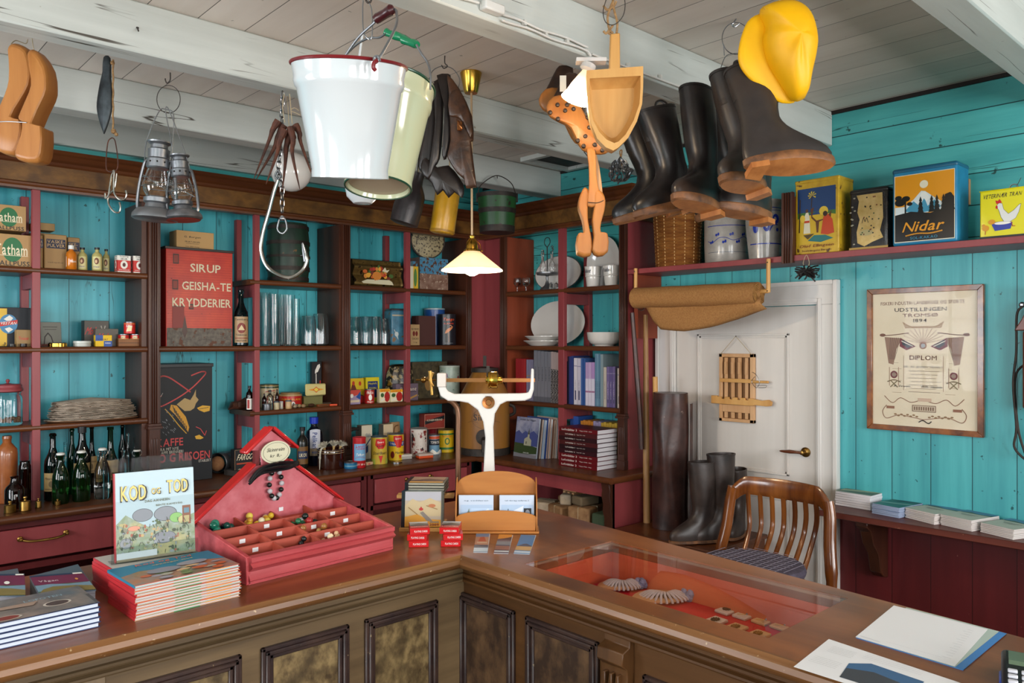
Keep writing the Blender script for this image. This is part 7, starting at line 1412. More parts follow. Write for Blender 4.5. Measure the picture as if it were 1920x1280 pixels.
# --- red house shaped bead box
t=thing('bead_display_box','red wooden bead box with compartments and a house gable back','box',(1.155,2.066,ZT),.085)
bw,dp,fh,bh=.245,.31,.076,.125
Pf=[(.0,0),(.0,.008),(-.008,.012),(-.002,.022),(.002,.034),(-.016,.044),(-.022,.050),(-.010,.058),(-.016,.064),(-.016,fh),(.012,fh),(.012,0)]
G().loft([[(x,y-.012*0,z+.0005) for y,z in Pf] for x in (-bw,bw)]).done('front_board','beadred',t)
sidep=[(0,0),(0,fh),(dp,bh),(dp,0)]
for s_ in (-1,1): G().prism([(a,b+.0005) for a,b in sidep],s_*bw-.007,s_*bw+.007,'yz').done('side_board','beadred',t,bev=.002)
for s_ in (-1,1): g=G(); g.box((s_*bw-.03*s_-.03,-.006,.0),(s_*bw-.03*s_+.03,.02,.006)); 
fl_=lambda y:.040+y*.17
G().prism([(.012,fl_(.012)-.004),(dp,fl_(dp)-.004),(dp,fl_(dp)),(.012,fl_(.012))],-bw+.008,bw-.008,'yz').done('floor_board','redin',t)
rows=[.012,.085,.158,.231,dp]; zt_=lambda y:fh+(bh-fh)*y/dp-.006
for i,y in enumerate(rows[1:4]): G().box((-bw+.008,y-.003,fl_(y)+.001),(bw-.008,y+.003,zt_(y))).done('divider','redin',t)
for x in (-.1225,0,.1225): G().prism([(.0125,fl_(.012)+.001),(.0125,zt_(.012)-.002),(dp-.001,zt_(dp)-.002),(dp-.001,fl_(dp)+.001)],x-.003,x+.003,'yz').done('divider','redin',t)
def roofb(x0,z0,x1,z1,w=.03):
    dx,dz=x1-x0,z1-z0; L_=math.hypot(dx,dz); nx,nz=-dz/L_,dx/L_; 
    if nz<0: nx,nz=-nx,-nz
    G().prism([(x0,z0),(x1,z1),(x1+nx*.010,z1+nz*.010),(x0+nx*.010,z0+nz*.010)],dp-.022,dp+.022,'xz').done('roof_board','roofred',t,bev=.003)
g=G(); g.prism([(-bw,.09),(bw,.09),(bw,.128),(.062,.266),(-.062,.266),(-bw,.128)],dp,dp+.012,'xz'); g.prism([(-.026,.266),(.026,.266),(.030,.314),(.078,.318),(0,.378),(-.078,.318),(-.030,.314)],dp,dp+.012,'xz')
g.done('gable_board','beadpink',t,bev=.001)
roofb(-bw-.022,.112,-.058,.272); roofb(bw+.022,.112,.058,.272); roofb(-.090,.308,.0,.382); roofb(.090,.308,.0,.382)
# price tags
for i,(x,y,z) in enumerate([(-.18,.085,0),(-.06,.085,0),(.06,.085,0),(.18,.085,0),(-.18,.158,0),(-.06,.158,0),(.06,.158,0),(.18,.158,0),(-.06,.231,0),(.06,.231,0),(.18,.231,0)]):
    if i in (1,3): continue
    g=G(); g.box((x-.009,y-.0045,zt_(y)-.020),(x+.009,y-.0035,zt_(y)-.008)); g.done('price_tag','paper',t)
for x in (-.19,-.065,.06,.18): G().box((x-.009,-.0135,fh-.010),(x+.009,-.0125,fh-.001)).box((x-.024,-.0125,fh-.008),(x+.024,-.012,fh-.002),1).done('price_tag',['paper',pc('c08a88',.2)],t)
G().box((.03,dp-.004,.112),(.045,dp-.001,.124)).done('price_tag','paper',t)
o=G().prism([(.052*cos(2*pi*i/32),.036*sin(2*pi*i/32)) for i in range(32)],-.001,.001,'xz').done('price_sign',pc('c9c4a8',.5),t); o.location=(.004,dp-.028,.308)
prt(o,.1,.07,[('t','Skinnreim',.5,.62,.62,.17,'3a3a30',.3),('t','kr 8,-',.5,.34,.4,.16,'3a3a30',.2),('l',[(.5+.45*cos(2*pi*i/30),.5+.44*sin(2*pi*i/30)) for i in range(31)],.001,'5a5a4c')],y=-.0012,z0=-.035)
# beads lying in compartments
bx0,by0,bz0=1.155,2.066,ZT; ca,sa=cos(.085),sin(.085)
def inbox(x,y,z): return (bx0+x*ca-y*sa,by0+x*sa+y*ca,bz0+z)
def beads(cx,cy,n,cols_,r0,what,rx=.045,ry=.022):
    for i in range(n):
        x=cx+rx*(RR.random()*2-1); y=cy+ry*(RR.random()*2-1); r=r0*RR.uniform(.8,1.15); c=cols_[i%len(cols_)]
        o=G().ball((0,0,0),r,12).done('bead',pc(c,.15)); o.location=inbox(x,y,fl_(y)+r+.0005+(r*1.5 if i%3==2 else 0)); tag(o,{'17604c':'green','0f3c34':'dark green','2a7a64':'sea green','1a1a2a':'navy blue','c9a52c':'yellow','b8862a':'ochre','cfc4a0':'cream','d8c050':'pale yellow','1f5a3a':'green','8a1c1c':'dark red','15201c':'black','2c6a4a':'mid green','c9a27a':'tan','d8c4a0':'cream','a8763c':'brown','c9a060':'light brown','8a5a2c':'dark brown','14181a':'black'}[c]+' '+what,'bead','beads: '+what)
def tray(cx,cy,what,c): # low heap the beads rest on
    pass
hz0=.0
for args in ((-.185,.27,9,['17604c','0f3c34','2a7a64','1a1a2a'],.0125,'glass bead in the back left compartment'),(-.06,.268,14,['c9a52c','b8862a','cfc4a0','d8c050'],.011,'bead in the second back compartment'),(.065,.195,11,['1f5a3a','8a1c1c','15201c','2c6a4a'],.010,'bead in the third row compartment'),(.055,.05,6,['c9a27a','d8c4a0'],.009,'bead in a front compartment'),(.055,.12,7,['a8763c','c9a060','8a5a2c'],.009,'bead in a middle compartment'),(-.06,.05,3,['14181a'],.008,'bead in the front left compartment')):
    n0=len(COL.objects); beads(*args)
# bead string and black cords on the gable
t=thing('bead_bracelet','loop of black and white round beads hanging on the gable of the red box','bracelet',inbox(.01,dp-.006,.252),.085)
g1=G();g2=G()
for i in range(14):
    a=2*pi*(i+.5)/14; x=.022*sin(a)*(1 if cos(a)>-.2 else 1); z=-.045-.044*(-cos(a)) if True else 0
    z=-.048+.046*cos(a); o=G().ball((x,-.010,z),.0085,12).done('round_bead',[pc('101614',.12),pc('b5b0b4',.15)][i%2],t)
t=thing('leather_laces','bundle of black leather laces draped over the gable of the red box','laces',inbox(0,dp-.0,.242),.085)
g=G()
for i in range(13):
    a=i/12; g.tube(smoothpts([(-.085,-.026-.006*sin(i),-.012-.014*a),(-.055,-.032-.008*a,.020-.016*a),(0,-.034-.006*cos(i),.034-.026*a),(.05,-.030,.030-.022*a),(.088,-.022,.020+.006*sin(i*2)),(.10,.004,.004-.01*a)],4),.0033,6)
g.done('laces',mk('black_laces','141316',.25),t); 
# --- compact disc stand
T0=atD(790,1000,2.72); base=Vector((T0.x,T0.y,ZT))
t=thing('disc_stand','small slanted wooden stand for compact discs','stand',base,AZ)
k=2.72/FPX
G().box((-.078,0,.0),(.078,.14,.012)).done('base_board','pine',t,bev=.001)
g=G(); g.prism([(.055,.0125),(.068,.0125),(.125,.115),(.112,.115)],-.07,.07,'yz'); g.done('back_board','pine',t)
G().box((-.10,.10,.096),(.105,.145,.108)).done('side_shelf','pine',t,bev=.001)
def cdcase(loc,rot,label,el=None):
    t=thing('compact_disc',label,'compact disc',loc,0,None,rot=rot); G().box((-.071,0,0),(.071,.0095,.125)).done('case',thinglass('clear_plastic','e8ecf0',1.35) if 'clear_plastic' not in bpy.data.materials else bpy.data.materials['clear_plastic'],t); G().box((-.060,.0015,.002),(.069,.008,.123)).done('insert',pc('b5a890',.5),t); G().box((-.0705,-.0004,.0),(-.058,.0098,.125)).done('hinge_strip',pc('1c1c20',.2),t)
    if el: prt(t,.126,.12,el,x0=-.058,y=.0002,z0=.002,name='cover_print')
    return t
art=[('r',0,0,1,1,'a89a86'),('r',0,.75,1,1,'a3a2a8'),('p',[(0,.6),(.2,.8),(.4,.7),(.7,.82),(1,.68),(1,.3),(0,.3)],'b5a27c'),('p',[(.0,0),(0,.28),(.35,.36),(.6,.22),(1,.2),(1,0)],'c48a2a'),('c',.45,.50,.06,.04,'a8281c'),('p',[(.40,.50),(.45,.58),(.50,.50)],'a8281c'),('p',[(.42,.40),(.62,.16),(.78,.16),(.5,.44)],'7a7068'),('l',[(.1,.55),(.35,.35)],.003,'8a6a3a'),('l',[(.6,.6),(.9,.5)],.003,'8a6a3a'),('c',.75,.6,.1,.05,'a8643c'),('t','2009',.82,.06,.26,.07,'7a1c14'),('r',.70,.12,.95,.15,'6d6a66')]
cR=Matrix.Rotation(AZ,4,'Z')
def cl(x,y,z): v=cR@Vector((x,y,z)); return base+v
for i in range(4): cdcase(cl(-.002+.002*i,.012+.0115*i,.0125),(-.18,0,AZ),('foremost upright compact disc showing a landscape painting' if i==0 else NTH[i]+' upright compact disc from the front in the stand'),art if i==0 else None)
for i in range(4):
    o=cdcase(cl(.004,.085+.0,.118+i*.0100),(0,0,0),'compact disc lying flat on the stand, %s of four'%(ORD[3-i] if i else 'lowest')); o.rotation_euler=(-pi/2,0,AZ-.05)
    o.location=cl(.004,.062,.1285+i*.0101)
    if i==3: prt(o,.12,.12,[('r',0,0,1,1,'9a7a68'),('p',[(0,.4),(.5,.7),(1,.5),(1,0),(0,0)],'5a3a34'),('r',0,0,1,.2,'d09a4a')],x0=-.056,y=.0002,name='cover_print')
# --- playing card packs
for s,(pu,pv,zs_) in enumerate(((785,1026,0),(845,1025,0))):
    p=atZ(pu,pv,ZT)
    for i in range(3):
        dx,ang=[(0,.10),(-.006,-.02),(.004,.18)][i] if s==0 else [(0,.02),(.008,.12),(-.005,-.04)][i]
        q_=cR@Vector((dx,0,0)); t=thing('playing_card_pack','red pack of playing cards, %s of the %s pile'%(['lowest','middle','topmost'][i],['left','right'][s]),'playing cards',(p.x+q_.x,p.y+q_.y,ZT+.0005+i*.0205),AZ+ang)
        G().box((-.0315,0,0),(.0315,.088,.0200)).done('box',pc('b5161a',.25),t,bev=.0008); prt(t,.063,.02,[('t','PLAYING CARDS',.55,.5,.66,.32,'d9d4d0')],name='end_print')
        if i==2: prt(t,.063,.088,[('r',.02,.02,.98,.98,'b5161a'),('r',.03,.35,.97,.97,'8a8078'),('p',[(.03,.5),(.5,.75),(.97,.6),(.97,.35),(.03,.35)],'4a3c38'),('r',.03,.8,.97,.97,'b8c0c8'),('t','LOFOTEN',.5,.2,.8,.1,'d9d4d0')],name='top_print',T=Matrix.Translation((0,0,.02))@Matrix.Rotation(-pi/2,4,'X'))
# --- wooden card holder
a=atZ(850,1001,ZT); b=atZ(1011,1001,ZT); mid=(a+b)/2; W=(b-a).length; t=thing('card_holder','curved wooden letter rack holding two bundles of cards','holder',(mid.x,mid.y,ZT),math.atan2((b-a).y,(b-a).x))
hw=W/2-.006; cp_=mk('warm_pine_board','a0622c',.35,'b87a3c',10,(.1,1,1),bump=.06,coat=.15)
G().box((-W/2,0,.0005),(W/2,.095,.008)).done('base_board',cp_,t,bev=.002)
def archb(h0,h1,y0,y1,name,zb=.0085): G().prism([(-hw+.006,zb)]+[(hw-.006,zb)]+[(hw*.985*cos(x),h0+(h1-h0)*sin(x)) for x in [pi*i/20 for i in range(21)]][0:21],y0,y1,'xz').done(name,cp_,t,bev=.0015)
archb(.155,.203,.078,.086,'back_board'); archb(.052,.078,.012,.019,'front_board')
for s_ in (-1,1): G().prism([(.008,.0085),(.005,.075),(.030,.13),(.070,.178),(.090,.180),(.090,.0085)],s_*hw-.004*(s_>0),s_*hw+.004*(s_<0)+.004*s_*0,'yz').done('side_board',cp_,t,bev=.001)
for s_,u,tx in ((-1,'left','left bundle of pale cards in the wooden rack'),(1,'right','right bundle of pale cards with a small dark picture in the wooden rack')):
    cx_=s_*hw*.50; h_=thing('card_bundle',tx,'cards',t.matrix_basis@Vector((cx_,.030,.009)),t.rotation_euler.z)
    for i in range(6): G().box((-.060,.002+i*.006,0),(.060,.0065+i*.006,.118-.001*i)).done('card',pc('c4c9d4' if i%2==0 else 'b5a898',.35),h_)
    e=[('r',0,0,1,1,'b9c4d4'),('r',.05,.05,.97,.72,'a4b8d0'),('t','tyk det lag vedlyren 2' if s_>0 else 'og vedderen',.5,.84,.7,.05,'5d6a7c')]
    e+= [('r',.70,.30,.92,.62,'1f2024'),('c',.81,.46,.07,.12,'7a7c84'),('l',[(.25,.3),(.25,.6)],.002,'2a2c30'),('l',[(.5,.3),(.5,.55)],.002,'2a2c30'),('p',[(.1,.2),(.4,.55),(.7,.7),(.6,.3)],'cdd4e0')] if s_>0 else [('p',[(.12,.2),(.3,.62),(.34,.2)],'6d7c70'),('r',.36,.2,.97,.62,'b0c4dc'),('p',[(.5,.2),(.7,.5),(.85,.62),(.97,.4),(.97,.2)],'cfd9e6')]
    prt(h_,.12,.118,e,y=.002,name='card_print')
# --- three bookmarks lying in front
C=lambda x,y:(720+x/5.333,860+y/5.333)
for pts,tx,e in (([C(893,938),C(1035,940),C(1063,742),C(925,737)],'bookmark leaflet with a pink evening house, left of three',[('r',0,0,1,1,'6a86ac'),('r',0,.3,1,.75,'b8886c'),('p',[(.2,.45),(.35,.72),(.65,.75),(.85,.5)],'b8563c'),('r',.15,.42,.9,.5,'c9a88a'),('r',0,.22,1,.34,'2c3c54'),('r',0,.0,1,.2,'a8bccc')]),([C(1097,946),C(1243,950),C(1290,766),C(1150,758)],'bookmark leaflet with an orange sunset over a town, middle of three',[('r',0,0,1,1,'6d5f6a'),('r',0,.72,1,1,'d08a3a'),('p',[(0,.72),(.4,.76),(1,.86),(1,.70)],'4a3a40'),('r',0,.05,1,.12,'c9ccd0'),('r',0,.4,1,.6,'7a8088'),('r',0,.15,1,.35,'8a5a4c')]),([C(1297,948),C(1455,957),C(1522,766),C(1370,762)],'bookmark leaflet with a blue sky over a lit town, right of three',[('r',0,0,1,1,'3f7cae'),('p',[(0,.36),(.4,.5),(.6,.52),(1,.40),(1,.2),(0,.2)],'3c4a60'),('r',0,.16,1,.36,'b08a50'),('r',0,.02,1,.12,'b9c9d9')])):
    flatpoly([p for p in pts],ZT,.0012,pc('c9ccd0'),'bookmark_leaflet',tx,'leaflet',e)
# --- scale
D=2.98; t,k,q=H('shop_scale','white cast iron shop scale with brass sliding weight on the counter','scale',912,700,D)
zb=(ZT-t.location.z)
g=G(); 
Y0=[(905,900),(910,820),(906,790),(896,768),(878,755),(862,752),(840,751),(826,742),(822,728),(819,700),(836,700),(834,722),(840,733),(852,738),(975,737),(990,736),(994,728),(996,690),(1001,691),(1001,730),(996,746),(984,751),(950,752),(938,758),(928,775),(925,800),(928,900)]
P=[q(a,b) for a,b in Y0]; P[0]=Vector((q(903,0).x,0,zb+.03)); P[-1]=Vector((q(930,0).x,0,zb+.03))
g.loft([[p+Vector((0,-.009,0)) for p in P],[p+Vector((0,.009,0)) for p in P]]); g.done('column_yoke',mk('white_scale_enamel','d6d2cc',.2,coat=.5),t,bev=.005,seg=2)
g=G(); g.box((q(884,0).x,-.05,zb+.0005),(q(950,0).x,.05,zb+.03)); g.done('foot','mahogx',t,bev=.008)
g=G(); p=q(821,703); g.box((p.x-.002,-.016,p.z-.045),(p.x+.032,.016,p.z+.008)); g.done('pivot_block',pc('cfc6bc',.3),t,bev=.003)
G().box((q(836,0).x,-.002,q(0,716).z),(q(1003,0).x,.002,q(0,709).z)).done('graduated_beam','copper',t)
g=G(Matrix.Translation(q(924,712))@Matrix.Rotation(pi/2,4,'Y')); g.lathe([(.001,-.018),(.030,-.018),(.032,-.016),(.032,-.010),(.030,-.008),(.032,-.004),(.032,.016),(.030,.018),(.001,.018)],28); g.lathe([(.001,.018),(.015,.018),(.015,.028),(.012,.036),(.001,.036)],20); g.lathe([(.001,-.026),(.014,-.026),(.014,-.018)],20); g.done('sliding_weight','gold',t)
g=G(); g.tube([q(817,712),q(780,712)],.004,8); g.ball(q(794,712),.012,12); g.tube([q(806,695),q(810,740)],[.008,.006],8); g.tube([q(812,698),q(806,712),q(812,724)],.007,8); g.done('counterpoise_arm','brass',t)
g=G(Matrix.Translation(q(916,754,-.010))@Matrix.Rotation(pi/2,4,'X')); g.lathe([(.012,.0),(.023,.0),(.024,.002),(.023,.004),(.012,.003),(.008,-.004),(.001,-.004)],30); o=g.done('makers_disc','copper',t)
prt(o,.04,.01,[('t','BERGEN',.5,.5,.6,.5,'3a2010')],y=q(0,0).y-.0148,z0=q(916,748).z+.006,x0=q(916,0).x-.02,eps=.0006,name='disc_lettering')
g=G(); g.box((q(912,0).x,.0,q(0,708).z),(q(918,0).x,.006,q(0,686).z)); g.done('beam_stop','iron',t)
G().tube(smoothpts([q(838,750,.03),q(850,757,.03),q(858,775,.03),q(858,830,.03),Vector((q(858,0).x,.03,zb+.0005))],5),.0105,12).done('curved_leg',mk('bronzed_leg','6b4a34',.35,metal=.5),t)
# --- in the glazed case
cz=ZT-.125+.0005
def case(u,v,z=None): return atZ(u,v,z or cz)
for i,(u,v,s) in enumerate(((1165,1103,1.05),(1243,1125,1.3))):
    p=case(u,v); t=thing('shell_pouch','small %s lace trimmed pouch of pale shell and cloth inside the glass case'%['left','right'][i],'pouch',p,AZ+.1)
    g=G(Matrix.Rotation(-pi/2,4,'X')); o=pillow(smoothpts([(-.075*s,0,-.01),(-.05*s,0,.035*s),(0,0,.045*s),(.04*s,0,.03*s),(.06*s,0,-.01),(.02*s,0,-.035*s),(-.04*s,0,-.035*s)],3,True),.02,4,0,.5); o.v=[Vector((v_.x,v_.z,v_.y+.0105)) for v_ in o.v]; o.done('pouch_body',pc('b58a5c',.6),t)
    g=G(); 
    for j in range(16):
        a=pi*(.9+j/15*1.1); g.tube(smoothpts([(.01*s,0,.021),(.03*s*cos(a),.018*s*sin(a),.028),(.062*s*cos(a)*.9,.036*s*sin(a),.014),(.066*s*cos(a)*.9,.040*s*sin(a),.006)],3),.0042,6)
    g.done('lace_frill',pc('b5b0ac',.8),t)['kind']='stuff'
    g=G(); 
    for j in range(9): g.ball((.062*s+.010*cos(j*.7),.012*s*sin(j*.7),.014+.008*sin(j*2)),.011*s,8)
    g.done('blue_ruffle',pc('8088a0',.8),t)['kind']='stuff'
    G().tube(smoothpts([(.08*s,0,.01),(.11*s,.01,.006),(.14*s,-.01,.008),(.17*s,.012,.005),(.15*s,.02,.006),(.12*s,.03,.005)],4),.0018,5).done('cord','twine',t)
crd=[((1128,1138),0),((1168,1150),0),((1208,1163),0),((1251,1177),0),((1108,1165),1),((1150,1180),1),((1194,1194),1)]
cc=[(1363,1147),(1396,1156),(1432,1166),(1467,1176),(1341,1167),(1379,1180),(1421,1193)]
jn=['far left of the back row, dark brooch','second in the back row, with a tiny pendant','third in the back row, with a thin chain','last in the back row, with a thin chain','left of the front row, dark beaded knot','middle of the front row, gold beaded knot','right of the front row, gold beaded knot']
for i,(u,v) in enumerate(cc):
    p=case(u,v); t=thing('jewellery_card','small cream card in the case, '+jn[i],'jewellery',p,-.08); G().box((-.030,-.0225,0),(.030,.0225,.008)).done('card',pc('cfc6b4' if i in(0,1,4) else 'c9a878',.6),t,bev=.002)
    if i in (0,4,5,6):
        g=G(); [g.ball((.011*cos(a)*s,.008*sin(a)*s,.010),.0024,6) for s in (.3,.65,1,1.2) for a in [2*pi*j/10+s for j in range(10)]]; g.done('brooch',pc({0:'4a3430',4:'2c241c'}.get(i,'8f6a2c'),.3,.7),t)
    else:
        G().tube(smoothpts([(-.018,.012,.009),(0,-.006,.009),(.018,.014,.009)],4),.0008,5).done('necklace_chain','gold',t); g=G(); g.ball((0,-.008,.010),.003,8); g.done('pendant','dsteel',t)
# --- papers at the right end
flatpoly([(1605,1196),(1806,1257),(1880,1190),(1700,1140)],ZT,.0015,pc('3f7ab8',.3),'plastic_folder','blue edged plastic folder under the white sheets on the counter','folder',[('r',0,0,1,1,'3f7ab8'),('r',0,0,.93,1,'a8b8b0')])
flatpoly([(1604,1194),(1790,1249),(1852,1180),(1676,1135)],ZT+.0022,.0006,M['paper'],'paper_sheet','upper white sheet with a faint printed table on the counter','paper',[('l',[(.03,.05),(.25,.04)],.003,'6a6a70')]+[('l',[(.84+.03*(k%2),.12+.055*k),(.93,.12+.055*k)],.0025,'8a8c94') for k in range(14)]+[('l',[(.3,.06),(.9,.07)],.0015,'9a9ca4')])
flatpoly([(1488,1250),(1700,1318),(1830,1290),(1554,1198)],ZT+.0045*0+.0006,.0006,M['paper'],'paper_sheet','printed sheet with a blue coastal photograph at the counter front','paper',
  [('p',[(.40,.10),(.36,.50),(.52,.66),(1,.60),(1,.10)],'3a5f86'),('p',[(.40,.10),(.38,.36),(.6,.46),(1,.36),(1,.10)],'3a3e46')]+[('l',[(.10,.82-.045*k),(.34,.82-.045*k)],.0022,'55565e') for k in range(5)]+[('l',[(.06,.42-.045*k),(.32,.42-.045*k)],.0022,'55565e') for k in range(5)]+[('l',[(.42,.86-.05*k),(.95,.86-.05*k)],.0018,'7a7c84') for k in range(4)])
p=atZ(1925,1300,ZT); t=thing('card_terminal','dark card payment terminal with white keys at the bottom right corner','card terminal',(p.x,p.y,ZT),AZ-.55)
G().prism([(-.07,.001),(.10,.001),(.10,.045),(.04,.040),(-.07,.022)],-.040,.045,'yz').done('terminal_body',pc('14161c',.35),t,bev=.008,seg=3)
G().box((-.044,-.05,.001),(-.034,.05,.018)).done('blue_side',pc('1c3a9a',.3),t,bev=.003)
for i in range(4):
    for j in range(3):
        g=G(); x=-.022+.022*j; y=-.052+.019*i; z=.0245+(y+.07)*.165; g.box((x-.008,y-.0055,z-.004),(x+.008,y+.0055,z+.002)); g.done('key',pc('c4c4cc' if i else ['b81c1c','c9a81c','1c8a3a'][j],.4),t,bev=.0015)
G().box((-.028,.032,.037),(.030,.085,.047)).done('screen',pc('5a6a54',.2),t)
p=atZ(1050,1006,ZT)
# ================================================================ RIGHT WALL THINGS
# burlap roll on two pegs
ya,yb=YatX(1192,3.90),YatX(1422,3.90); za,zb=1.872,1.862
t=thing('burlap_roll','roll of brown sackcloth hanging across the top of the white door','cloth',(3.90,ya,za))
L_=ya-yb; g=G(); rings=[]
sp=[]
for k in range(90):
    a=k/90*2*pi*3.0; r=.040+.022*(k/90)+.002*sin(3*a); sp.append((r*cos(a),r*sin(a)))
outer=[(.064*cos(2*pi*k/30)*(1+.02*sin(5*k)),.064*sin(2*pi*k/30)) for k in range(30)]
n=12
g.loft([[(x*(1+.02*sin(i*2.1+q)),-L_*i/n,z*(1+.02*cos(i*1.7))+(zb-za)*i/n) for q,(x,z) in enumerate(outer)] for i in range(n+1)])
g.done('rolled_cloth','burlap',t)
g=G(); 
for r in (.059,.050,.041,.032,.023): g.tube([(r*cos(2*pi*k/24)+.002*sin(k*1.3),-L_-.003-.004*sin(k),r*sin(2*pi*k/24)+(zb-za)) for k in range(24)],.0028,5,closed=True)
g.done('cloth_layers',mk('burlap_edge','a8793f',.85,'7a5228',60),t); g=G()
for r in (.060,.053,.046): g.tube([(r*cos(2*pi*k/24),.003,r*sin(2*pi*k/24)) for k in range(24)],.0025,5,closed=True)
g.done('cloth_layers',bpy.data.materials['burlap_edge'],t)
# hanging flap
top=[(-.062,-L_*f) for f in [i/14 for i in range(15)]]
def fz_(f): # how far the free edge hangs
    pts=[(0,.02),(.06,.10),(.14,.155),(.35,.165),(.6,.15),(.82,.115),(1.0,.07)]
    for (a,b),(c,d) in zip(pts[:-1],pts[1:]):
        if a<=f<=c: return b+(d-b)*(f-a)/(c-a)
    return .07
vs=[];fs=[];m=14;nn=8
for i in range(m+1):
    f=i/m; y=-L_*(.10+.93*f)
    for j in range(nn+1):
        q=j/nn; H_=fz_(f); vs.append((-.012+.02*q+.012*sin(3*f+4*q)-.02*sin(pi*q),y-.02*q*(f-.2),-.035-H_*q-.012*q*sin(f*5)))
for i in range(m):
    for j in range(nn): a=i*(nn+1)+j; fs.append((a,a+1,a+nn+2,a+nn+1))
g=G(); g.add(vs,fs); g.done('hanging_flap','burlap',t,solid=.003,smooth=1.2)
for i,(u,v0,v1) in enumerate(((1191,503,551),(1440,485,548))):
    y=YatX(u,3.925); z0=ZX(u,v1,3.925); z1=ZX(u,v0,3.925); o=thing('wooden_hanger',['left','right'][i]+' pale wooden arm holding the sackcloth roll from the red shelf','hanger',(3.93,y,z0))
    g=G(); g.tube([(-.002,0,0),(0,0,z1-z0)],.0115,12); g.done('arm','pine',o); g=G(); g.ball((-.012,0,z1-z0-.02),.004,8); g.ball((-.012,0,.008),.004,8); g.done('nail_head','steel',o)
    if i: G().tube([(0,.0,.008),(-.01,.135,.006)],[.012,.014],12).done('axle','pine',o)
    else: G().tube([(0,-.0,.008),(-.01,-.05,.006)],.010,10).done('axle','pine',o)
# poles beside the cabinet
def pole(u0,v0,u1,v1,d0,d1,r,mat,name,label,cat='pole',rs=None):
    a=atD(u0,v0,d0); b=atD(u1,v1,d1); t=thing(name,label,cat,b); q=a-b; n=6
    g=G(); g.tube([q*(i/n)+Vector((.004*sin(i*1.7),.004*cos(i*1.3),0)) for i in range(n+1)],rs or r,12); g.done('shaft',mat,t); return t
pole(1211,590,1213,1180,5.0,4.85,.0135,mk('worn_pale_handle','8a6238',.45,'b58c5c',16,(1,1,.1),bump=.1),'wooden_pole','long pale wooden pole leaning beside the red cabinet end','pole',[.021,.022,.022,.021,.020,.017,.014])
pole(1186,586,1204,842,4.93,4.9,.014,mk('dark_rod','2e1c1c',.35,'4d2a22',12),'dark_rod','short dark wooden rod hanging on the red cabinet end','rod',[.017,.018,.018,.017,.016,.015,.014])
pole(1229,706,1232,1000,4.92,4.9,.014,'pine','axe_handle','pale wooden handle end showing behind the tall leather roll','handle',.016)
p=atD(1196,578,4.93); t=thing('cup_hook','small steel hook above the dark rod on the red cabinet end','hook',p); G().tube(smoothpts([(0,0,.02),(0,0,0),(.01,-.01,-.01),(.03,-.02,-.008),(.04,-.02,.012)],4),.003,6).done('hook','steel',t)
# low chest by the door with leather roll and boots on it
CHZ=.47
t=thing('low_chest','low dark wooden chest in front of the door carrying leather roll and boots','chest',(3.93,2.80,0))
G().box((-.27,-.42,.001),(.27,.26,CHZ-.025)).done('chest_body','mahogy',t,bev=.003); G().box((-.285,-.43,CHZ-.025),(.285,.27,CHZ)).done('chest_lid','mahogy',t,bev=.004)
lr=mk('cracked_brown_leather','2b1b19',.34,'4a2e28',9,bump=.45,spk=('7a6258',22,.72))
c=atD(1257,735,4.78); zt=c.z-CHZ; t=thing('leather_roll','tall standing tube of cracked dark brown leather beside the door','leather',(c.x,c.y,CHZ))
r=.108; g=G(); n=40; P=[]
for i in range(22):
    z=zt*i/21*.995+.001; 
    P.append([((r+.005*sin(3*a+z*9)+.007*sin(a-z*4)*(z/zt)+.014*max(0,1-abs(z-.45)*6)*sin(2*a))*cos(a)*(.93+.1*(1-z/zt)),(r+.004*sin(2*a+z*7))*sin(a),z) for a in [2*pi*k/n for k in range(n)]])
g.loft(P,cap=False).loft([[(x*.93,y*.93,z) for x,y,z in ring] for ring in P[::-1]],cap=True); g.done('leather_tube',lr,t)
G().loft([[(r*cos(a)*s+.012,r*sin(a)*s-.01,z) for a in [AZ+pi*1.78+.05*k for k in range(12)]]+[(r*cos(a)*(s-.05)+.012,r*sin(a)*(s-.05)-.01,z) for a in [AZ+pi*1.78+.05*k for k in range(11,-1,-1)]] for s,z in ((1.12,.05),(1.10,zt*.6),(1.10,zt*.92))]).done('overlap_flap',lr,t)
mb=mk('worn_dark_boot','231b19',.4,'3c302b',9,bump=.4,c3='4a3a30')
for i,(u,v,d,fa,h_,tx) in enumerate(((1318,1004,4.42,-2.0,.43,'left black leather boot standing before the door'),(1352,1013,4.45,-1.9,.47,'right black leather boot standing before the door, nearer the chair'),(1382,1001,4.60,-1.2,.36,'third dark boot mostly hidden behind the chair'))):
    p=atD(u,v,d); t=thing('tall_boot',tx,'boot',(p.x,p.y,CHZ),fa-pi/2); bootmesh(t,Matrix.Scale(1,4),mb,h_,.018)
# wooden peat-mould like tool on the door
X=4.205; yy=lambda u:YatX(u,X); zz=lambda v,u=1390:ZX(u,v,X)
yL,yR=yy(1348),yy(1413); z1,z0=zz(663),zz(792)
t=thing('slatted_wooden_tool','pale slatted wooden frame with two cross bars hung by a string on the door','tool',(X,(yL+yR)/2,z0),-pi/2)
w_=yL-yR; h=z1-z0; q=w_/2
g=G()
for a,b in ((-q,-q+.022),(q-.026,q)): g.box((a,-.0,0),(b,.028,h))
g.box((-q,0,0),(q,.028,.02)); g.box((-q,0,h-.022),(q,.028,h)); g.box((-q+.022,.001,.058),(q-.026,.02,.105)); g.done('frame','pinel',t,bev=.002)
for i in range(4): 
    x=-q+.022+(w_-.048)*(i+.5)/4; G().box((x-.0105,.004,.022),(x+.0105,.016,h-.024)).done('slat','pinel',t,bev=.001)
G().box((-q+.0,.0225,.02),(q,.0285,h-.02)).done('back_board',pc('7d5632',.6),t)
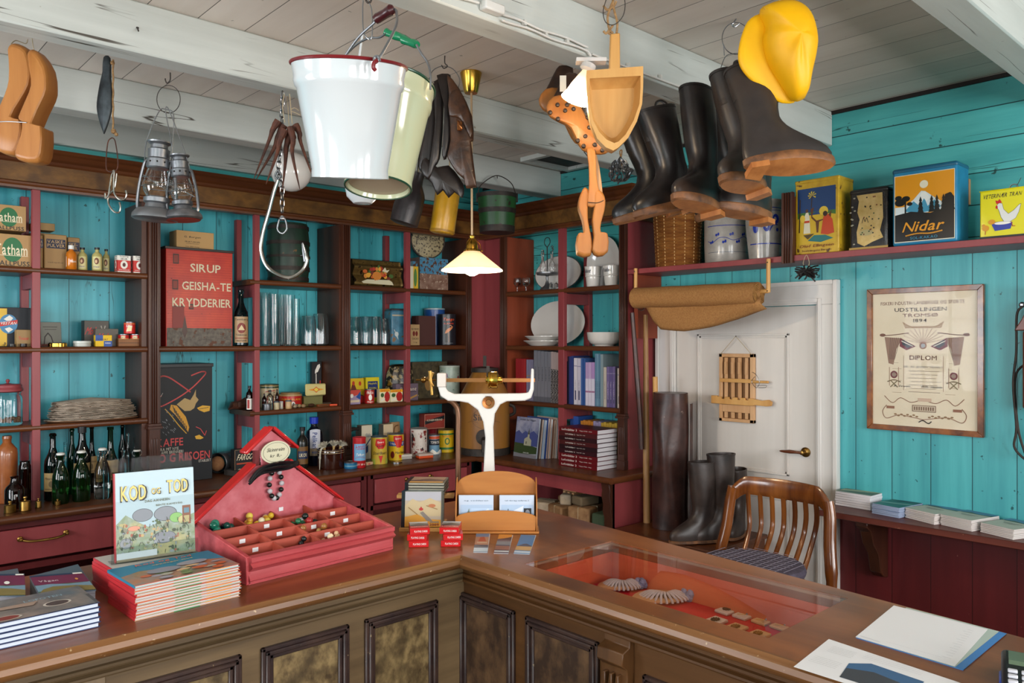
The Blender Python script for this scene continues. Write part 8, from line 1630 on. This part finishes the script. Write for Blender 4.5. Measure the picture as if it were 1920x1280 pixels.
for i in range(4): x=-q+.022+(w_-.048)*(i+.5)/4; G().box((x-.0075,-.004,h*.70),(x+.0085,.0035,h-.05)).done('peg','pinel',t,bev=.001)
g=G(); g.box((-q+.014,-.014,h*.58),(q+.0,-.001,h*.635)); g.tube([(q,-.007,h*.60),(q+.10,-.007,h*.605)],.008,8); g.done('pin_bar','pine',t,bev=.001)
g=G(); 
P=[(-q-.045,.106),(-q-.045,.155),(-q-.005,.155),(-q-.005,.150)]
for i in range(4): x=-q+.01+(w_-.02)*(i+.5)/4; P+=[(x-.012,.150),(x-.010,.138),(x+.010,.138),(x+.012,.150)]
P+=[(q,.150),(q+.02,.145),(q+.06,.140),(q+.105,.148),(q+.125,.135),(q+.12,.112),(q+.09,.108),(q+.02,.112),(q,.106)]
g.prism(P,-.018,-.001,'xz'); g.done('notched_bar','pine',t,bev=.002)
g=G(); g.tube([(-q+.012,-.001,h-.004),(0,-.002,h+.105)],.002,5); g.tube([(0,-.002,h+.105),(q-.012,-.001,h-.004)],.002,5); g.done('string','twine',t); G().ball((0,.0,h+.105),.005,8).done('nail','steel',t)
g=G(); g.tube(smoothpts([(q-.002,-.01,h*.74),(q+.03,-.02,h*.70),(q+.05,-.02,h*.60),(q+.03,-.02,h*.52),(q-.002,-.018,h*.60),(q+.02,-.02,h*.68)],4),.0016,5); g.tube(smoothpts([(q+.03,-.016,h*.55),(q+.09,-.016,h*.56),(q+.085,-.016,h*.53),(q+.04,-.016,h*.52)],3),.0014,5); g.done('wire','steel',t)
# diploma
X=4.235; y0,y1=YatX(1627,X),YatX(1846,X); zb_=(ZX(1627,801,X)+ZX(1846,822,X))/2; zt_=(ZX(1627,542,X)+ZX(1846,533,X))/2
w_=y0-y1; h=zt_-zb_; t=thing('framed_diploma','framed exhibition diploma dated 1894 in a burl wood frame','picture',(X,(y0+y1)/2,zb_),-pi/2)
fr=.028; bw=mk('burl_frame_wood','5a2c10',.25,'8f5220',14,coat=.5,c3='3a1c0c')
def mit(a0,b0,a1,b1): pass
for P in ([(-w_/2,0),(w_/2,0),(w_/2-fr,fr),(-w_/2+fr,fr)],[(-w_/2,h),(w_/2,h),(w_/2-fr,h-fr),(-w_/2+fr,h-fr)],[(-w_/2,0),(-w_/2,h),(-w_/2+fr,h-fr),(-w_/2+fr,fr)],[(w_/2,0),(w_/2,h),(w_/2-fr,h-fr),(w_/2-fr,fr)]):
    G().prism(P,-.014,.012,'xz').done('frame_rail',bw,t,bev=.002)
G().box((-w_/2+fr-.004,-.0,fr-.004),(w_/2-fr+.004,.006,h-fr+.004)).done('paper_sheet',mk('aged_cream_paper','d6c8ae',.6,'ddd0b8',5),t)
B1='6a4230'; B2='3a2e28'; B3='8a5c44'
fan=[('l',[(.5,.62),(.5+.19*math.cos(a)*1.1,.62+.13*math.sin(a))],.0012,B3) for a in [pi*(.08+.84*k/12) for k in range(13)]]
curt=[]
for s_ in (-1,1):
    m_=lambda x:.5+s_*x
    curt+=[('p',[(m_(.20),.66),(m_(.38),.67),(m_(.34),.47),(m_(.29),.46),(m_(.26),.58)],'8a6a58'),('p',[(m_(.07),.60),(m_(.22),.66),(m_(.23),.60),(m_(.16),.57)],'6a2430'),('p',[(m_(.09),.605),(m_(.20),.65),(m_(.205),.615),(m_(.15),.585)],'2c3440'),('l',[(m_(.10),.60),(m_(.21),.64)],.003,'c9c0b0')]
    curt+=[('l',[(m_(.22+.02*k),.665),(m_(.28+.01*k),.50)],.0012,'5a4238') for k in range(6)]
    curt+=[('l',arc([(m_(.42),.68),(m_(.30),.685),(m_(.14),.70)]),.0025,B1),('c',m_(.40),.685,.03,.012,B1)]
    curt+=[('c',m_(.285),.385,.036,.028,'6a2a30'),('c',m_(.285),.385,.022,.017,'8a7468'),('l',[(m_(.33),.44),(m_(.33),.30)],.0015,B3),('l',[(m_(.24),.44),(m_(.24),.30)],.0015,B3),('l',arc([(m_(.35),.33),(m_(.285),.345),(m_(.22),.33)]),.003,'7a6a4a'),('l',[(m_(.32),.29),(m_(.25),.34)],.003,'7a6a4a'),('l',[(m_(.25),.29),(m_(.32),.34)],.003,'7a6a4a')]
    curt+=[('l',arc([(m_(.02),.20),(m_(.12),.18),(m_(.22),.21),(m_(.30),.17),(m_(.38),.22)]),.002,B3),('l',arc([(m_(.0),.055),(m_(.12),.07),(m_(.24),.08),(m_(.36),.05),(m_(.40),.10),(m_(.36),.15)]),.002,B3),('r',min(m_(.28),m_(.36)),.125,max(m_(.28),m_(.36)),.145,B3)]
    curt+=[('c',m_(.06+.03*k),.075+.01*(k%2),.014,.006,'8a6a4a') for k in range(8)]
    curt+=[('l',[(m_(.19),.27),(m_(.19),.53)],.001,B3)]
    curt+=[('l',[(m_(.21+.03*(k%2)),.25+.045*k),(m_(.30),.25+.045*k)],.001,'a08a70') for k in range(6)]
iw,ih=w_-2*fr,h-2*fr; WK=1.7
dd=[('t','FISKERI INDUSTRI LANDBRUGS OG SPORTS',.48,.925,.80,.026,B1),('t','UDSTILLINGEN',.47,.875,.50,.028,B2),('t','TROMSØ',.47,.832,.34,.026,B1),('t','1894',.47,.792,.13,.026,B2)]+fan+curt+[('p',[(.30,.785),(.33,.735),(.67,.735),(.70,.785),(.62,.75),(.38,.75)],'a5896a'),('c',.5,.605,.035,.025,B3),('c',.5,.605,.022,.016,'9aa0a4'),('t','DIPLOM',.5,.515,.26,.035,B1),('t','GR. AF JENSEN TILDELT',.5,.445,.38,.018,'8a8078')]
dd+=[('l',[(.36+.02*(k%2),.415-.026*k),(.66-.02*(k%3),.415-.026*k)],.0013,'8f7c6a') for k in range(7)]+[('r',.40,.115,.62,.16,'b8a890'),('l',[(.40,.115),(.62,.115),(.62,.16),(.40,.16),(.40,.115)],.0015,B1)]+[('r',.415+.022*k,.125,.425+.022*k,.15,B1) for k in range(9)]+[('r',.45,.19,.58,.215,'c4a892'),('l',arc([(.46,.035),(.5,.05),(.55,.03),(.58,.045)]),.003,B2),('t','Wilh. Hansen',.58,.30,.2,.016,B2,.4),('t','P. Sveum',.3,.30,.16,.014,B2,.4)]
dd=[(e[0],e[1],e[2]*WK,e[3]) if e[0]=='l' else e for e in dd]
prt(t,iw,ih,dd,y=0,z0=fr,name='diploma_print')
G().box((-w_/2+fr-.003,-.006,fr-.003),(w_/2-fr+.003,-.004,h-fr+.003)).done('glass_pane',thinglass('picture_glass','ffffff',1.17),t)
# telephone at the right edge
p=Vector((4.25,YatX(1922,4.2),1.55)); t=thing('wall_telephone','old brown wooden wall telephone cut by the right picture edge, with black cord','telephone',p,-pi/2)
k=ZX(1905,600,4.2)-1.55
tw=mk('red_brown_telephone_wood','4a1c10',.28,'6a2a16',12,coat=.4)
g=G(); g.box((-.0,-.10,-.26),(.18,-.002,.10)); g.done('telephone_case',tw,t,bev=.012,seg=2)
g=G(); g.prism([(-.03,.10),(-.0,.15),(.02,.20),(.16,.20),(.18,.15),(.21,.10)],-.11,-.002,'xz'); g.done('carved_top',tw,t,bev=.004)
g=G(); g.tube([(-.005,-.05,.22),(.06,-.05,.225)],[.012,.010],10); g.ball((-.012,-.05,.22),.014,10); g.done('receiver_hook','steel',t)
g=G(); g.tube([(.03,-.06,.30),(.03,-.06,.16)],[.024,.014],12); g.done('receiver','iron',t)
z9=-.49
g=G(); g.tube(smoothpts([(-.01,-.06,.21),(-.028,-.07,.17),(-.03,-.07,.0),(-.045,-.06,-.15),(-.035,-.05,-.35),(-.045,-.045,z9+.05),(-.010,-.04,z9),(.0,-.04,z9+.01),(-.03,-.045,-.35),(-.04,-.05,-.12),(.01,-.07,-.05)],6),.0055,8); g.done('cord','iron',t)
# twig bundle hanging on the shelf edge
p=Vector((3.93,YatX(1512,3.93),ZX(1512,508,3.93))); t=thing('dried_fish_bundle','small bunch of shrivelled black twigs hung by a string on the red shelf','bunch',p)
g=G()
for i in range(46):
    a=RR.random()*6.28; b=RR.uniform(-.9,1.0); l=.035+.035*RR.random(); q=Vector((cos(a)*.5,sin(a),b*.7-.25))*l; m_=q*.5+Vector((RR.uniform(-.012,.012),RR.uniform(-.014,.014),RR.uniform(-.012,.012)))
    g.tube(smoothpts([(0,0,0),m_,q],3),.0042,5)
g.done('twigs',pc('191414',.6),t)['kind']='stuff'
g=G(); g.tube(smoothpts([(0,0,.01),(.0,.018,.04),(.0,0,.085),(0,-.016,.04),(0,0,.01)],4),.0015,5); g.done('string','twine',t)
# chair between door and counter
t=thing('wooden_chair','varnished brown wooden armchair back with seven slats in front of the door','chair',(3.55,2.05,0))
XB=.17 # back plane local x
cw='chairw'
yA,yB=.275,-.275
g=G(); rings=[]
def crest(s):  # s in 0..1 along the top rail
    y=yA+(yB-yA)*s; bow=.05*(1-(2*s-1)**2); drop=.055*max(0,abs(2*s-1)-.72)**1.5/.15
    return Vector((XB+bow+.03,y,.845-drop*1.2+.0))
for i in range(25):
    s=i/24; c=crest(s); hh=.062-.006*abs(2*s-1)
    rings.append([(c.x+.015*cos(a),c.y,c.z-.02+hh*.95*sin(a)*(1 if sin(a)>0 else .8)) for a in [2*pi*k/14 for k in range(14)]])
g.loft(rings); g.done('top_rail',cw,t)
for s_,y in ((1,yA),(-1,yB)):
    g=G(); P=smoothpts([(XB+.028,y-.012*s_,.815),(XB+.022,y+.002*s_,.74),(XB,y+.012*s_,.60),(XB-.03,y+.035*s_,.44),(XB-.03,y+.03*s_,.25),(XB+.02,y+.03*s_,.002)],4); g.tube(P,[.030]*4+[.031]*8+[.026]*(len(P)-12),12,flat=.8); g.done('back_post',cw,t)
for i in range(7):
    s=(i+1.35)/8.7; c=crest(s); y=c.y*.93; g=G(); g.tube(smoothpts([(c.x-.002,c.y,.80),(c.x+.008,c.y,.70),(c.x-.01,y,.60),(XB-.035,y*.97,.465)],4),.0135,9,flat=.7); g.done('back_slat',cw,t)
g=G(); n=28; ring=lambda z,s:[((-.07+.25*s*cos(a)*(.98 if cos(a)>0 else 1.0)),.265*s*sin(a)*(1-.1*max(0,cos(a))),z) for a in [2*pi*k/n for k in range(n)]]
g.loft([ring(.42,.95),ring(.44,1),ring(.455,1),ring(.462,.97)]); g.done('seat',cw,t)
for x,y in ((-.25,.2),(-.25,-.2)): G().tube([(x,y,.43),(x-.03,y*1.1,.002)],[.022,.016],10).done('front_leg',cw,t)
t=thing('seat_cushion','grey-purple checked cushion lying on the chair seat','cushion',(3.50,2.05,.4625)); cm=mk('checked_cloth','4d4654',.85,'5f5766',30,bump=.2)
def gridmat():
    m=mk('purple_check','5a5262',.85,'4a4250',40,bump=.3); return m
g=G(); 
def cring(z,s): return [(.235*s*cos(a)*(1-.14*abs(sin(2*a))**3*0),.255*s*sin(a),z) for a in [2*pi*k/32 for k in range(32)]]
g.loft([cring(.001,.85),cring(.012,.98),cring(.03,1.0),cring(.048,.96),cring(.058,.8),cring(.060,.4),cring(.054,.03)]); g.done('cushion_body',gridmat(),t)
el=[]
for k in range(-7,8):
    x=k*.033; hh=.245*math.sqrt(max(0,1-(x/.235)**2)); 
    if abs(k)<7: el.append((x,hh))
g=G(); 
for x,hh in el: g.box((x-.002,-hh*.8,.0605),(x+.002,hh*.8,.0612)); 
for k in range(-6,7):
    y=k*.036; ww=.225*math.sqrt(max(0,1-(y/.255)**2)); g.box((-ww*.8,y-.002,.0605),(ww*.8,y+.002,.0613))
g.done('check_lines',pc('9a94a6',.85),t)
# booklets on the low shelf
SZ=.7225
def stackat(u0,v0,u1,v1,n,th,cov,label,what,ang=0,dep=.21,wd=.148,art=None,edge='d8d2d0',grp=None):
    a=atZ(u0,v0,SZ); b=atZ(u1,v1,SZ)
    # front-left bottom a and front-right bottom b on the shelf
    dirv=(b-a); ang=math.atan2(dirv.y,dirv.x); wd=dirv.length
    for i in range(n):
        k=n-1-i; z=SZ+.0004+i*th; o=thing('booklet','%s, %s of its stack'%(label,ORD[k] if k<n-1 or n==1 else 'lowest'),'booklet',(a.x+(RR.random()-.5)*.006,a.y+(RR.random()-.5)*.006,z),ang+RR.uniform(-.03,.03),grp)
        G().box((0,0,0),(wd,dep,th-.0008)).done('pages',pc(edge,.6),o,bev=.001)
        if k==0: prt(o,wd,dep,art,x0=0,name='cover_print',T=Matrix.Translation((0,0,th-.0006))@Matrix.Rotation(-pi/2,4,'X'))
land=lambda c1,c2,c3:[('r',0,0,1,1,c1),('r',.0,.72,1,1,c2),('p',[(0,.62),(.3,.72),(.6,.64),(1,.74),(1,.8),(0,.78)],c3)]
SP=[((1566,946,1632,957),6,.0125,'field landscape booklet in the leftmost pile of the low shelf',[('r',0,0,1,1,'5d6a58'),('p',[(0,.2),(1,.5),(1,.7),(0,.45)],'a5a88a'),('p',[(0,.6),(1,.85),(1,1),(0,.8)],'3f4a3c'),('r',0,0,1,.04,W_)],'dcd8dc'),
 ((1635,962,1686,972),8,.0065,'green and blue covered booklet, second pile from the left',[('r',0,0,1,1,'2c6a66'),('p',[(0,.3),(1,.5),(1,.6),(0,.42)],'7aa09a'),('p',[(.2,.7),(1,.8),(1,1),(.3,1)],'1d4a50')],'9aa8c4'),
 ((1697,970,1752,984),6,.0085,'pale booklet with a small landscape strip, middle pile',None,'d3cac6'),
 ((1764,984,1822,997),7,.0075,'pale booklet with a small landscape strip, second pile from the right',None,'d3cac6'),
 ((1838,997,1900,1012),6,.0075,'pale grey booklet with a dark landscape strip, rightmost pile',None,'d3cac6')]
for (a,b,c,d),n,th,lb,art,edge in SP:
    stackat(a,b,c,d,n,th,None,lb,None,art=art or [('r',0,0,1,1,'b7b8a8'),('r',0,.72,1,1,'4a7a9c'),('p',[(0,.68),(.3,.8),(.6,.72),(1,.82),(1,.70),(0,.66)],'4a5a4a'),('r',.2,.52,.75,.54,'7a7a74'),('r',.25,.46,.7,.475,'7a7a74'),('r',.3,.40,.65,.415,'7a7a74')],edge=edge,grp='booklets: '+lb.split(',')[0][:40])
for o in COL.objects:
    for k in ('w','h'):
        if k in o.keys(): del o[k]
